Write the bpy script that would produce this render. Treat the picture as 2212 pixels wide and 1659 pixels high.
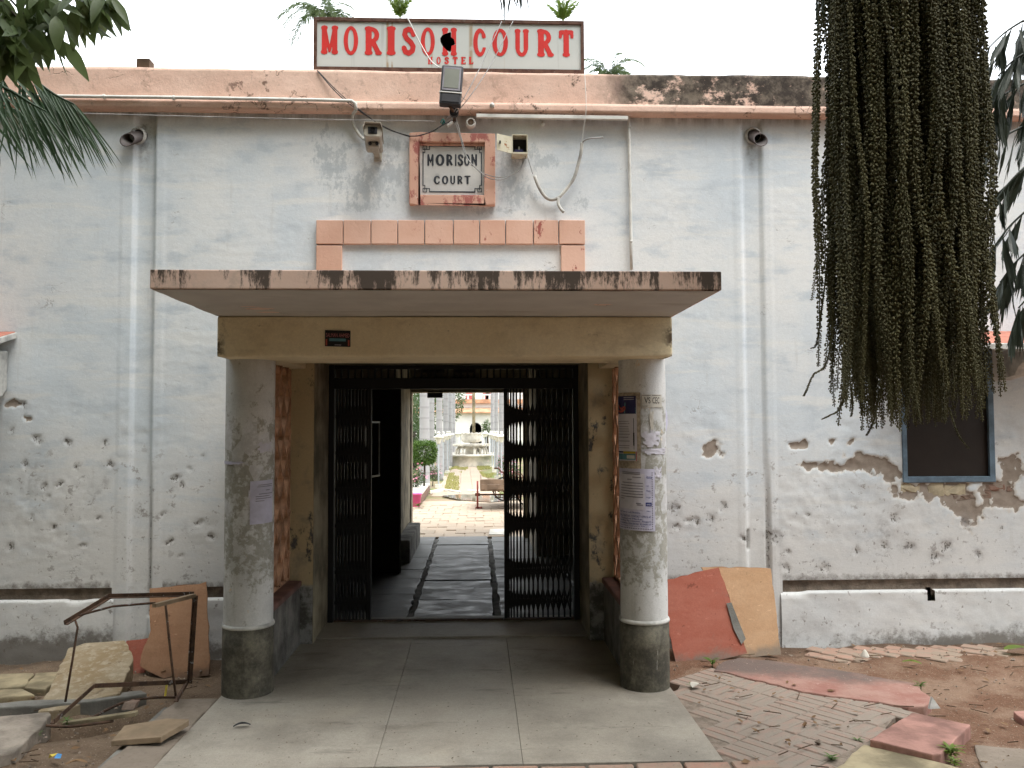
import bpy, bmesh, math, random
import numpy as np
from mathutils import Vector, Matrix
from math import sin, cos, pi, radians, sqrt, atan2, exp

for o in list(bpy.data.objects): bpy.data.objects.remove(o)
SC = bpy.context.scene
COL = SC.collection
random.seed(7)

# ------------------------------------------------------------------ camera
YAW, PIT, ROLL, FPX, CH = radians(2.3), radians(2.57), .0035, 1839., 1.65   # focal length for a 2212 px wide frame
_f = Vector((sin(YAW)*cos(PIT), cos(YAW)*cos(PIT), sin(PIT)))
_r0 = Vector((cos(YAW), -sin(YAW), 0)); _u0 = _r0.cross(_f)
_r = (_r0 - ROLL*_u0).normalized(); _u = _r.cross(_f)
cam = bpy.data.cameras.new('camera'); camo = bpy.data.objects.new('camera', cam); COL.objects.link(camo)
camo.matrix_world = Matrix(((_r.x, _u.x, -_f.x, 0), (_r.y, _u.y, -_f.y, 0), (_r.z, _u.z, -_f.z, CH), (0, 0, 0, 1)))
cam.sensor_width = 36; cam.lens = 36*FPX/2212; cam.clip_start = .05; cam.clip_end = 3000
SC.camera = camo
# ------------------------------------------------------------------ sky, sun, exposure: a bright white overcast
SUN_EL, SUN_AZ = radians(66), radians(148)      # high, behind the camera's right shoulder
W = bpy.data.worlds.new('World'); SC.world = W; W.use_nodes = True
nt = W.node_tree; nt.nodes.clear()
_sky = nt.nodes.new('ShaderNodeTexSky'); _sky.sky_type = 'NISHITA'; _sky.sun_disc = False
_sky.sun_elevation = SUN_EL; _sky.sun_rotation = SUN_AZ; _sky.dust_density = 6; _sky.air_density = 1.2
_cl = nt.nodes.new('ShaderNodeMix'); _cl.data_type = 'RGBA'; _cl.inputs[0].default_value = .88     # the even cloud layer over it
_cl.inputs[7].default_value = (8.35, 8.75, 9.15, 1)
_bg = nt.nodes.new('ShaderNodeBackground'); _bg.inputs[1].default_value = .10
_wo = nt.nodes.new('ShaderNodeOutputWorld')
nt.links.new(_sky.outputs[0], _cl.inputs[6]); nt.links.new(_cl.outputs[2], _bg.inputs[0]); nt.links.new(_bg.outputs[0], _wo.inputs[0])
sl = bpy.data.lights.new('sun', 'SUN'); so = bpy.data.objects.new('sun', sl); COL.objects.link(so)
sl.energy = .8; sl.angle = radians(30); sl.color = (1, .97, .93)
_sd = Vector((sin(SUN_AZ)*cos(SUN_EL), cos(SUN_AZ)*cos(SUN_EL), sin(SUN_EL)))
so.rotation_euler = _sd.to_track_quat('Z', 'Y').to_euler(); so.location = (6, -6, 12)
SC.view_settings.view_transform = 'Standard'; SC.view_settings.look = 'None'
SC.view_settings.exposure = 1.9; SC.view_settings.gamma = 1; SC.view_settings.use_curve_mapping = False
SC.render.engine = 'CYCLES'; SC.cycles.use_denoising = True; SC.cycles.max_bounces = 6; SC.cycles.diffuse_bounces = 3; SC.cycles.use_adaptive_sampling = True; SC.cycles.adaptive_threshold = .025
SC.cycles.glossy_bounces = 3; SC.cycles.transparent_max_bounces = 6; SC.cycles.caustics_reflective = False; SC.cycles.caustics_refractive = False

# ------------------------------------------------------------------ where things stand (2212 x 1659 reading of the photo -> metres)
def ray(px, py): return _f + (px-1106)/FPX*_r - (py-829.5)/FPX*_u
def at(px, py, Y): v = ray(px, py); t = Y/v.y; return Vector((v.x*t, Y, CH+v.z*t))
def atz(px, py, z=0.): v = ray(px, py); t = (z-CH)/v.z; return Vector((v.x*t, v.y*t, z))
def lean(px, py, Yb, k): v = ray(px, py); t = (Yb+CH*k)/(v.y-k*v.z); return Vector((v.x*t, v.y*t, CH+v.z*t))
CG = .0087
def atg(px, py): v = ray(px, py); t = (CG*12.4-CH)/(v.z+CG*v.y); return Vector((v.x*t, v.y*t, CH+v.z*t))   # courtyard ground, falling gently away
def cg(y): return -CG*(y-12.4)
def cylhit(px, py, cx, cy, r):
    v = ray(px, py); a = v.x**2+v.y**2; b = -(v.x*cx+v.y*cy); c = cx*cx+cy*cy-r*r
    D = b*b-a*c; t = (-b-sqrt(max(D, 0)))/a
    return atan2(v.y*t-cy, v.x*t-cx), CH+v.z*t

# ------------------------------------------------------------------ helpers: noise, mesh collector, tagging
def _hash(i, j, s): 
    h = (i*374761393 + j*668265263 + s*1274126177) & 0xFFFFFFFF
    h = ((h ^ (h >> 13))*1274126177) & 0xFFFFFFFF
    return ((h ^ (h >> 16)) & 0xFFFF)/65535.
def vnoise(x, y, s=0):
    x = np.asarray(x, float)+500; y = np.asarray(y, float)+500
    i = np.floor(x).astype(np.int64); j = np.floor(y).astype(np.int64); u = x-i; v = y-j
    u = u*u*(3-2*u); v = v*v*(3-2*v)
    return (_hash(i, j, s)*(1-u)+_hash(i+1, j, s)*u)*(1-v)+(_hash(i, j+1, s)*(1-u)+_hash(i+1, j+1, s)*u)*v
def fbm(x, y, s=0, o=4):
    t = 0; a = .5
    for k in range(o): t = t+a*(vnoise(x, y, s+k*17)-.5); x = x*2.03; y = y*2.03; a *= .5
    return t*2
def sstep(a, b, x): t = np.clip((x-a)/(b-a), 0, 1); return t*t*(3-2*t)

ORG = {}
def origin(o): return ORG.get(o.name, Vector()) if o else Vector()
class MB:
    def __init__(s): s.v = []; s.f = []
    def add(s, vs, fs):
        n = len(s.v); s.v += [tuple(p) for p in vs]; s.f += [tuple(i+n for i in f) for f in fs]; return s
    def box(s, x0, x1, y0, y1, z0, z1, M=None):
        vs = [Vector((x, y, z)) for z in (z0, z1) for y in (y0, y1) for x in (x0, x1)]
        if M: vs = [M @ p for p in vs]
        return s.add(vs, [(0,2,3,1), (4,5,7,6), (0,1,5,4), (2,6,7,3), (0,4,6,2), (1,3,7,5)])
    def bar(s, a, b, w, h, up=(0,0,1)):
        a = Vector(a); b = Vector(b); d = (b-a).normalized(); up = Vector(up)
        if abs(d.dot(up)) > .98: up = Vector((0,1,0))
        x = d.cross(up).normalized()*w/2; y = x.cross(d).normalized()*h/2
        vs = [p+sx*x+sy*y for p in (a, b) for sx, sy in ((-1,-1), (1,-1), (1,1), (-1,1))]
        return s.add(vs, [(3,2,1,0), (4,5,6,7)]+[(i, (i+1)%4, 4+(i+1)%4, 4+i) for i in range(4)])
    def tube(s, pts, r, n=8, r1=None, cap=True):
        pts = [Vector(p) for p in pts]; L = len(pts); vs = []; fs = []; ref = None
        for i, p in enumerate(pts):
            d = (pts[min(i+1, L-1)]-pts[max(i-1, 0)]).normalized()
            if ref is None:
                ref = Vector((0,0,1)) if abs(d.z) < .9 else Vector((1,0,0))
            x = d.cross(ref).normalized(); y = x.cross(d).normalized(); ref = y
            rr = (r if r1 is None else r+(r1-r)*i/(L-1)) if not isinstance(r, (list, tuple)) else r[i]
            vs += [p+rr*(cos(2*pi*k/n)*x+sin(2*pi*k/n)*y) for k in range(n)]
        for i in range(L-1):
            for k in range(n): fs.append((i*n+k, i*n+(k+1)%n, (i+1)*n+(k+1)%n, (i+1)*n+k))
        if cap: fs.append(tuple(range(n-1, -1, -1))); fs.append(tuple((L-1)*n+k for k in range(n)))
        return s.add(vs, fs)
    def lathe(s, prof, c=(0,0,0), n=32, M=None, a0=0, a1=2*pi):
        full = abs(a1-a0-2*pi) < 1e-6; m = n if full else n+1; vs = []; fs = []; c = Vector(c)
        for (r, z) in prof:
            for k in range(m):
                a = a0+(a1-a0)*k/n; p = Vector((r*cos(a), r*sin(a), z)); vs.append((M @ p if M else p)+c)
        for i in range(len(prof)-1):
            for k in range(n):
                k2 = (k+1) % m; fs.append((i*m+k, i*m+k2, (i+1)*m+k2, (i+1)*m+k))
        return s.add(vs, fs)
    def prism(s, poly, off):
        poly = [Vector(p) for p in poly]; off = Vector(off); n = len(poly)
        return s.add(poly+[p+off for p in poly], [tuple(range(n)), tuple(range(2*n-1, n-1, -1))]+[(i, n+i, n+(i+1)%n, (i+1)%n) for i in range(n)])
    def build(s, name, m, parent=None, smooth=False, bevel=0, seg=2):
        me = bpy.data.meshes.new(name); og = origin(parent)
        me.from_pydata([(p[0]-og.x, p[1]-og.y, p[2]-og.z) for p in s.v], [], s.f)
        bm = bmesh.new(); bm.from_mesh(me)
        if bevel:
            bmesh.ops.remove_doubles(bm, verts=bm.verts, dist=1e-6)
            es = [e for e in bm.edges if len(e.link_faces) == 2 and e.calc_face_angle(0) > .5]
            bmesh.ops.bevel(bm, geom=es, offset=bevel, segments=seg, affect='EDGES', profile=.6, clamp_overlap=True)
        bmesh.ops.recalc_face_normals(bm, faces=bm.faces)
        bm.to_mesh(me); bm.free()
        if smooth: me.polygons.foreach_set('use_smooth', [True]*len(me.polygons))
        return link(name, me, m, parent)
def link(name, me, m=None, parent=None, loc=None, rot=None, M=None):
    o = bpy.data.objects.new(name, me); COL.objects.link(o)
    if m is not None and me is not None and len(me.materials) == 0: me.materials.append(MAT[m] if isinstance(m, str) else m)
    if parent: o.parent = parent
    og = origin(parent)
    if M is not None: o.matrix_basis = Matrix.Translation(-og) @ M
    elif loc is not None: o.location = Vector(loc)-og
    if rot is not None: o.rotation_euler = rot
    if parent: ORG[o.name] = og
    return o
def tag(o, label, cat, group=None):
    o['label'] = label; o['category'] = cat
    if group: o['group'] = group
    return o
def thing(name, label, cat, loc, group=None):
    o = bpy.data.objects.new(name, None); COL.objects.link(o); o.location = loc; o.empty_display_size = .1
    ORG[o.name] = Vector(loc); return tag(o, label, cat, group)
def struct(o): o['kind'] = 'structure'; return o
def stuff(o): o['kind'] = 'stuff'; return o
def npmesh(name, V, F, smooth=False):
    me = bpy.data.meshes.new(name); V = np.asarray(V, np.float32); F = np.asarray(F, np.int32); k = F.shape[1]
    me.vertices.add(len(V)); me.vertices.foreach_set('co', V.ravel())
    me.loops.add(F.size); me.loops.foreach_set('vertex_index', F.ravel())
    me.polygons.add(len(F)); me.polygons.foreach_set('loop_start', np.arange(0, F.size, k, dtype=np.int32))
    me.update(calc_edges=True); me.validate()
    if smooth: me.polygons.foreach_set('use_smooth', [True]*len(me.polygons))
    return me
def grid_faces(nx, ny, keep=None):
    i, j = np.meshgrid(np.arange(nx-1), np.arange(ny-1)); a = (j*nx+i).ravel()
    F = np.stack([a, a+1, a+nx+1, a+nx], 1)
    return F if keep is None else F[keep.ravel()]
def attr(me, name, arr): me.attributes.new(name, 'FLOAT', 'POINT').data.foreach_set('value', np.asarray(arr, np.float32).ravel())
def spline(pts, n=8):
    pts = [Vector(p) for p in pts]; out = []
    for i in range(len(pts)-1):
        p0, p1, p2, p3 = pts[max(i-1, 0)], pts[i], pts[i+1], pts[min(i+2, len(pts)-1)]
        for k in range(n):
            t = k/n; out.append(.5*((2*p1)+(p2-p0)*t+(2*p0-5*p1+4*p2-p3)*t*t+(3*p1-p0-3*p2+p3)*t**3))
    return out+[pts[-1]]
def rough_poly(pts, step=.05, amp=.01, seed=0):
    rnd = random.Random(seed); out = []
    for i, p in enumerate(pts):
        q = pts[(i+1) % len(pts)]; p = Vector(p); q = Vector(q); n = max(1, int((q-p).length/step))
        for k in range(n):
            e = p.lerp(q, k/n); a = amp*(1 if k else .4)
            out.append(e+Vector((rnd.uniform(-a, a), rnd.uniform(-a, a), 0)))
    return out
# ------------------------------------------------------------------ materials (all procedural; object space = metres)
MAT = {}
class NT:
    def __init__(s, name):
        s.m = bpy.data.materials.new(name); s.m.use_nodes = True; s.t = s.m.node_tree; s.t.nodes.clear()
        s.out = s.t.nodes.new('ShaderNodeOutputMaterial'); s.b = s.t.nodes.new('ShaderNodeBsdfPrincipled')
        s.t.links.new(s.b.outputs[0], s.out.inputs[0]); s.co = s.t.nodes.new('ShaderNodeTexCoord').outputs['Object']; MAT[name] = s.m
    def n(s, ty): return s.t.nodes.new('ShaderNode'+ty)
    def put(s, sock, v):
        if hasattr(v, 'is_output'): s.t.links.new(v, sock)
        elif isinstance(v, (tuple, list)) and len(v) == 3 and sock.type == 'RGBA': sock.default_value = (*v, 1)
        else: sock.default_value = v
    def vec(s, sc=(1,1,1), loc=(0,0,0), rot=(0,0,0), co=None):
        m = s.n('Mapping'); s.put(m.inputs[0], co or s.co); m.inputs['Scale'].default_value = sc; m.inputs['Location'].default_value = loc; m.inputs['Rotation'].default_value = rot
        return m.outputs[0]
    def noise(s, sc=5, de=4, ro=.55, vec=None, dis=0):
        m = s.n('TexNoise'); s.put(m.inputs['Vector'], vec or s.co); m.inputs['Scale'].default_value = sc; m.inputs['Detail'].default_value = de
        m.inputs['Roughness'].default_value = ro; m.inputs['Distortion'].default_value = dis; return m.outputs[0]
    def ncol(s, sc):
        m = s.n('TexNoise'); s.put(m.inputs['Vector'], s.co); m.inputs['Scale'].default_value = sc; m.inputs['Detail'].default_value = 4; return m.outputs[1]
    def voro(s, sc=5, feat='F1', vec=None, out=0, rnd=1):
        m = s.n('TexVoronoi'); m.feature = feat; s.put(m.inputs['Vector'], vec or s.co); m.inputs['Scale'].default_value = sc; m.inputs['Randomness'].default_value = rnd; return m.outputs[out]
    def ma(s, op, a, b=0., c=None, cl=False):
        m = s.n('Math'); m.operation = op; m.use_clamp = cl; s.put(m.inputs[0], a); s.put(m.inputs[1], b)
        if c is not None: s.put(m.inputs[2], c)
        return m.outputs[0]
    def st(s, x, a, b):
        m = s.n('MapRange'); m.interpolation_type = 'SMOOTHSTEP'; s.put(m.inputs[0], x); m.inputs[1].default_value = a; m.inputs[2].default_value = b; return m.outputs[0]
    def mix(s, f, a, b, ty='MIX'):
        m = s.n('Mix'); m.data_type = 'RGBA'; m.blend_type = ty; s.put(m.inputs[0], f); s.put(m.inputs[6], a); s.put(m.inputs[7], b); return m.outputs[2]
    def xyz(s):
        m = s.n('SeparateXYZ'); s.put(m.inputs[0], s.co); return m.outputs
    def at(s, name): m = s.n('Attribute'); m.attribute_name = name; return m.outputs['Fac']
    def bump(s, h, st=.3, d=.01):
        m = s.n('Bump'); m.inputs['Strength'].default_value = st; m.inputs['Distance'].default_value = d; s.put(m.inputs['Height'], h); s.t.links.new(m.outputs[0], s.b.inputs['Normal'])
    def fin(s, col, ro=.8, sp=.3, me=0., grain=0.):
        if grain: g = s.noise(130, 2, .6); g2 = s.noise(48, 3, .7); f = s.ma('ADD', 1-grain, s.ma('MULTIPLY', s.ma('ADD', g, g2), grain)); gc = s.n('CombineColor'); [s.put(gc.inputs[i], f) for i in range(3)]; col = s.mix(1., col, gc.outputs[0], 'MULTIPLY')
        s.put(s.b.inputs['Base Color'], col); s.put(s.b.inputs['Roughness'], ro); s.b.inputs['Specular IOR Level'].default_value = sp; s.put(s.b.inputs['Metallic'], me); return s.m
def simple(name, col, ro=.7, sc=8, amt=.35, sp=.3, me=0., dark=None, bs=.2, bd=.004, bsc=60):
    k = NT(name); dark = dark or tuple(c*(1-amt) for c in col); lite = tuple(min(1, c*(1+amt*.5)) for c in col)
    n1 = k.noise(sc, 5, .6); c = k.mix(k.st(n1, .3, .7), dark, lite)
    k.bump(k.noise(bsc, 4, .6), bs, bd); return k.fin(c, ro, sp, me)

def m_wall(name='wall_wash', plinth=False):
    k = NT(name); X, Y, Z = k.xyz()
    big = k.noise(.9, 5, .6); med = k.noise(3.2, 6, .62, vec=k.vec((1, 1, 2.2))); fine = k.noise(22, 5, .65)
    c = k.mix(k.st(big, .34, .64), (.60, .66, .70), (.74, .755, .745))
    c = k.mix(k.ma('MULTIPLY', k.st(med, .48, .70), .8), c, (.50, .56, .605))
    brush = k.noise(2.4, 4, .6, vec=k.vec((.55, 1, 4.2), (3, 0, 1)))
    c = k.mix(k.ma('MULTIPLY', k.st(brush, .52, .66), .55), c, (.76, .765, .735))
    # warm grey lower wall
    low = k.st(k.ma('ADD', Z, k.ma('MULTIPLY', k.ma('SUBTRACT', med, .5), 1.4)), 1.75, .55)
    c = k.mix(k.ma('MULTIPLY', low, .68), c, (.545, .54, .52))
    drip = k.noise(5, 5, .65, vec=k.vec((2.2, 1, .22)))
    c = k.mix(k.ma('MULTIPLY', k.st(drip, .6, .75), .28), c, (.40, .39, .36))
    # scraped blue-grey patches
    bl = k.ma('ADD', k.at('blue'), k.ma('MULTIPLY', k.ma('SUBTRACT', k.noise(13, 7, .78, vec=k.vec((1.3, 1, .7))), .5), 4.2))
    c = k.mix(k.ma('MULTIPLY', k.st(bl, .50, 1.0), k.ma('MULTIPLY', k.st(k.at('blue'), 0, .15), .6)), c, (.38, .43, .46))
    # bare spots
    spot = k.st(k.noise(26, 4, .6, vec=k.vec((1, 1, .8), (5, 0, 2))), .635, .70)
    c = k.mix(k.ma('MULTIPLY', spot, k.ma('MULTIPLY', k.st(Z, 1.6, .8), .75)), c, (.22, .20, .18))
    sp2 = k.ma('MULTIPLY', k.st(k.noise(9, 6, .75, vec=k.vec((1, 1, 1.2), (3, 0, 6))), .575, .625), k.st(k.noise(1.7, 2, .5, vec=k.vec((1, 1, 1), (8, 0, 2))), .42, .58))
    c = k.mix(k.ma('MULTIPLY', sp2, k.ma('MULTIPLY', k.st(Z, 1.75, 1.2), .8)), c, (.30, .285, .27))
    grime = k.ma('ADD', k.st(Z, 3.93, 4.03), 0.); 
    if not plinth: c = k.mix(k.ma('MULTIPLY', grime, k.st(drip, .3, .7)), c, (.25, .25, .24))
    dirt = k.st(k.ma('ADD', k.at('dirt'), k.ma('MULTIPLY', k.ma('SUBTRACT', k.noise(11, 7, .75), .5), 2.2)), .35, 1.1)
    c = k.mix(k.ma('MULTIPLY', dirt, .85), c, (.13, .115, .095))
    # hair cracks
    cr = k.ma('ABSOLUTE', k.ma('SUBTRACT', k.noise(2.3, 5, .55, vec=k.vec((1, 1, 1.9), (3, 3, 0))), .5))
    crm = k.ma('MULTIPLY', k.st(cr, .006, .001), k.st(k.noise(2.6, 4, .6, vec=k.vec((1, 1, 1), (7, 3, 3))), .56, .64))
    c = k.mix(k.ma('MULTIPLY', crm, .55), c, (.30, .29, .28))
    # fallen plaster
    pe = k.ma('ADD', k.at('peel'), k.ma('MULTIPLY', k.ma('SUBTRACT', k.noise(24, 5, .6), .5), .5)); pm = k.st(pe, .46, .52)
    rim = k.ma('MULTIPLY', k.st(pe, .30, .46), k.ma('SUBTRACT', 1, pm))
    c = k.mix(k.ma('MULTIPLY', rim, .5), c, (.62, .56, .47))
    c = k.mix(pm, c, k.mix(fine, (.22, .18, .145), (.36, .31, .26)))
    hno = k.noise(38, 5, .72, vec=k.vec((1, 1, .8))); hn = k.ma('ADD', k.ma('MULTIPLY', k.at('hole'), .75), k.ma('MULTIPLY', k.ma('SUBTRACT', hno, .5), 3.4)); hm = k.ma('MULTIPLY', k.st(hn, .62, .95), k.st(k.at('hole'), .1, .4)); c = k.mix(k.ma('MULTIPLY', k.at('hole'), .35), c, (.36, .35, .34)); c = k.mix(hm, c, (.15, .14, .125))
    c = k.mix(k.ma('MULTIPLY', k.ma('MULTIPLY', k.at('smudge'), k.st(k.noise(20, 5, .7), .38, .62)), .7), c, (.27, .265, .265))
    # ochre paint inside the porch
    if not plinth:
        yz = k.ma('ADD', Z, k.ma('MULTIPLY', k.ma('SUBTRACT', fine, .5), .12))
        och = k.mix(k.st(k.noise(4, 6, .65), .5, .7), (.56, .46, .28), (.34, .30, .225)); och = k.mix(k.st(k.noise(5, 6, .75, vec=k.vec((1, 1, .6), (9, 1, 1))), .55, .62), och, (.11, .11, .105))
        ins = k.ma('MULTIPLY', k.ma('MULTIPLY', k.ma('GREATER_THAN', X, -1.452), k.ma('LESS_THAN', X, 1.062)), k.ma('MULTIPLY', k.st(yz, .40, .44), k.ma('LESS_THAN', Z, 2.27)))
        c = k.mix(ins, c, och)
        pb_ = k.ma('MULTIPLY', k.ma('MULTIPLY', k.ma('GREATER_THAN', X, -1.452), k.ma('LESS_THAN', X, 1.062)), k.st(yz, .44, .40)); c = k.mix(pb_, c, k.mix(k.st(k.noise(7, 6, .7), .42, .6), (.12, .115, .10), (.36, .35, .33)))
    h = k.ma('ADD', k.ma('MULTIPLY', k.noise(14, 7, .62, vec=k.vec((1, 1, 1.8))), .7), k.ma('MULTIPLY', k.noise(75, 3, .6), .18))
    h = k.ma('SUBTRACT', h, k.ma('MULTIPLY', crm, .25)); h = k.ma('SUBTRACT', h, k.ma('MULTIPLY', pm, .5))
    h = k.ma('SUBTRACT', h, k.ma('MULTIPLY', hm, .22)); h = k.ma('SUBTRACT', h, k.ma('MULTIPLY', spot, .15)); k.bump(h, .22, .010); return k.fin(c, .9, .15, 0., .22)
m_wall(); m_wall('plinth_wash', True)

def m_parapet():
    k = NT('pink_parapet'); X, Y, Z = k.xyz()
    n1 = k.noise(1.6, 5, .6); n2 = k.noise(9, 6, .7); c = k.mix(k.st(n1, .3, .7), (.70, .475, .375), (.77, .56, .455))
    c = k.mix(k.ma('MULTIPLY', k.st(n2, .52, .75), .45), c, (.56, .385, .30))
    cr = k.voro(3.2, 'DISTANCE_TO_EDGE', vec=k.mix(.3, k.vec((1, 1, 1.6)), k.ncol(6)))
    cm = k.ma('MULTIPLY', k.st(cr, .014, .004), k.st(k.noise(3, 4, .6, vec=k.vec((1, 1, 1), (2, 3, 3))), .50, .58))
    c = k.mix(k.ma('MULTIPLY', cm, .8), c, (.15, .10, .075))
    sp = k.noise(11, 7, .72, vec=k.vec((1, 1, 1), (4, 2, 1))); area = k.st(k.noise(1.3, 2, .5, vec=k.vec((1, 1, .3), (1, 2, 4))), .48, .62)
    c = k.mix(k.ma('MULTIPLY', k.st(sp, .54, .62), k.ma('MULTIPLY', area, .85)), c, (.19, .12, .09))
    # black algae on the right half
    g = k.noise(4.2, 8, .72, vec=k.vec((.8, 1, 1.1), (2, 0, 0))); on = k.st(k.ma('ADD', X, k.ma('MULTIPLY', n2, .25)), .95, 1.35)
    on2 = k.ma('MULTIPLY', on, k.st(Z, 4.075, 4.10)); gr = k.mix(k.st(k.noise(8, 6, .7), .4, .65), (.055, .045, .038), (.20, .165, .13))
    c = k.mix(k.ma('MULTIPLY', on2, k.st(g, .38, .46)), c, gr)
    m2 = k.ma('MULTIPLY', k.ma('MULTIPLY', k.st(X, .1, .4), k.st(X, 1.05, .7)), k.st(k.noise(6, 7, .75), .555, .64)); c = k.mix(m2, c, (.10, .07, .055))
    k.bump(k.ma('SUBTRACT', k.ma('ADD', n2, k.ma('MULTIPLY', k.noise(50, 4, .6), .25)), k.ma('MULTIPLY', cm, .6)), .5, .01); k.fin(c, .88, .15, 0., .25)
m_parapet()
def m_canopy():
    k = NT('pink_canopy'); X, Y, Z = k.xyz(); n2 = k.noise(8, 6, .7)
    c = k.mix(k.st(k.noise(2, 5, .6), .3, .7), (.66, .475, .385), (.74, .565, .47)); c = k.mix(k.ma('MULTIPLY', k.st(n2, .52, .72), .5), c, (.42, .33, .27))
    wide = k.noise(5.5, 3, .6, vec=k.vec((1, .2, .05), (.6, 0, 0))); s1 = k.ma('ADD', k.ma('MULTIPLY', k.noise(26, 6, .75, vec=k.vec((1, 1, .18))), .55), k.ma('MULTIPLY', k.noise(70, 4, .7, vec=k.vec((1, 1, .35))), .45))
    lim = k.ma('ADD', k.ma('SUBTRACT', k.ma('MULTIPLY', wide, 2.3), .54), k.ma('MULTIPLY', k.ma('SUBTRACT', s1, .5), 1.9))
    d = k.ma('ADD', lim, k.ma('MULTIPLY', k.ma('SUBTRACT', Z, 2.33), 2.2)); c = k.mix(k.ma('MULTIPLY', k.st(d, .52, .80), .92), c, (.05, .043, .036))
    k.bump(k.ma('ADD', n2, k.ma('MULTIPLY', k.noise(60, 4, .6), .3)), .4, .006); k.fin(c, .9, .15)
m_canopy()
def m_trim():
    k = NT('pink_trim'); n2 = k.noise(7, 7, .72, vec=k.vec((1.6, 1, .8)))
    c = k.mix(k.st(k.noise(2, 5, .6), .3, .7), (.60, .36, .265), (.68, .45, .35)); rd = k.st(n2, .60, .64)
    X = k.xyz()[0]; c = k.mix(k.ma('MULTIPLY', rd, k.st(X, -1.2, .5)), c, (.33, .105, .085)); k.bump(k.ma('ADD', k.ma('MULTIPLY', rd, -.3), k.noise(40, 4, .6)), .3, .006); k.fin(c, .85, .2)
m_trim()
def m_plaqframe():
    k = NT('plaque_frame_paint'); n2 = k.noise(6, 7, .75, vec=k.vec((1.5, 1, .9), (1, 0, 3)))
    c = k.mix(k.st(n2, .50, .58), (.60, .36, .27), (.36, .13, .11)); c = k.mix(k.ma('MULTIPLY', k.st(k.noise(18, 5, .7), .62, .68), .8), c, (.62, .5, .42)); k.bump(n2, .4, .006); k.fin(c, .8, .2)
m_plaqframe()
def m_column():
    k = NT('column_paint'); X, Y, Z = k.xyz(); n = k.noise(17, 7, .75); n2 = k.noise(3, 4, .6)
    c = k.mix(k.st(n2, .3, .7), (.63, .63, .61), (.49, .495, .48)); c = k.mix(k.ma('MULTIPLY', k.st(k.noise(6, 6, .7, vec=k.vec((2, 2, .3))), .5, .7), .4), c, (.33, .32, .28))
    zone = k.ma('MULTIPLY', k.st(Z, .45, .85), k.st(Z, 1.9, 1.5)); pe = k.ma('ADD', n, k.ma('MULTIPLY', k.ma('SUBTRACT', zone, .5), .16))
    c = k.mix(k.ma('MULTIPLY', k.st(pe, .50, .60), .8), c, k.mix(k.noise(30, 4, .6), (.20, .19, .15), (.36, .35, .29)))
    c = k.mix(k.ma('MULTIPLY', k.st(k.noise(11, 5, .7, vec=k.vec((1, 1, .7), (3, 1, 7))), .66, .69), .8), c, (.62, .47, .28))
    pap = k.ma('MULTIPLY', k.st(k.voro(16, vec=k.vec((1, 1, .6)), out=1), .62, .64), k.ma('MULTIPLY', k.st(Z, 1.0, 1.15), k.st(Z, 1.72, 1.6)))
    c = k.mix(k.ma('MULTIPLY', pap, .6), c, (.62, .62, .63)); k.bump(k.ma('ADD', n, k.ma('MULTIPLY', k.noise(60, 4, .6), .2)), .4, .006); k.fin(c, .85, .2, 0., .3)
m_column()
def m_colbase():
    k = NT('column_cement'); n = k.noise(6, 6, .7); s = k.noise(9, 5, .7, vec=k.vec((3, 3, .35)))
    c = k.mix(k.st(n, .35, .7), (.055, .05, .038), (.165, .15, .11)); c = k.mix(k.ma('MULTIPLY', k.st(k.noise(16, 5, .7, vec=k.vec((3, 3, .3))), .66, .71), .7), c, (.50, .48, .42))
    c = k.mix(k.ma('MULTIPLY', k.st(s, .6, .7), .6), c, (.05, .045, .035)); k.bump(k.noise(70, 4, .6), .4, .004); k.fin(c, .7, .3, 0., .5)
m_colbase()
def m_beam():
    k = NT('ochre_beam'); n = k.noise(3, 6, .65); c = k.mix(k.st(n, .3, .7), (.74, .635, .42), (.80, .71, .50))
    c = k.mix(k.ma('MULTIPLY', k.st(k.noise(10, 6, .75), .64, .70), .8), c, (.16, .11, .06)); c = k.mix(k.ma('MULTIPLY', k.st(k.noise(2.2, 6, .7, vec=k.vec((1, 1, 2))), .5, .7), .45), c, (.42, .33, .20)); X = k.xyz()[0]
    ed = k.ma('MULTIPLY', k.ma('MAXIMUM', k.st(X, -1.46, -1.535), k.st(X, 1.09, 1.165)), k.st(k.noise(9, 6, .7), .48, .6)); c = k.mix(ed, c, (.10, .07, .045))
    k.bump(k.noise(40, 5, .6), .3, .005); k.fin(c, .85, .2, 0., .22)
m_beam()
def m_soffit():
    k = NT('soffit_paint'); X, Y, Z = k.xyz(); n = k.noise(4, 6, .65); c = k.mix(k.st(n, .3, .7), (.50, .48, .45), (.57, .55, .51)); c = k.mix(k.ma('MULTIPLY', k.st(k.noise(2, 5, .7, vec=k.vec((.4, 2, 1))), .58, .7), .5), c, (.30, .26, .21))
    c = k.mix(k.st(k.at('bare'), .4, .55), c, (.12, .085, .055)); k.bump(k.noise(30, 5, .6), .3, .005); k.fin(c, .9, .15)
m_soffit()
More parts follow.
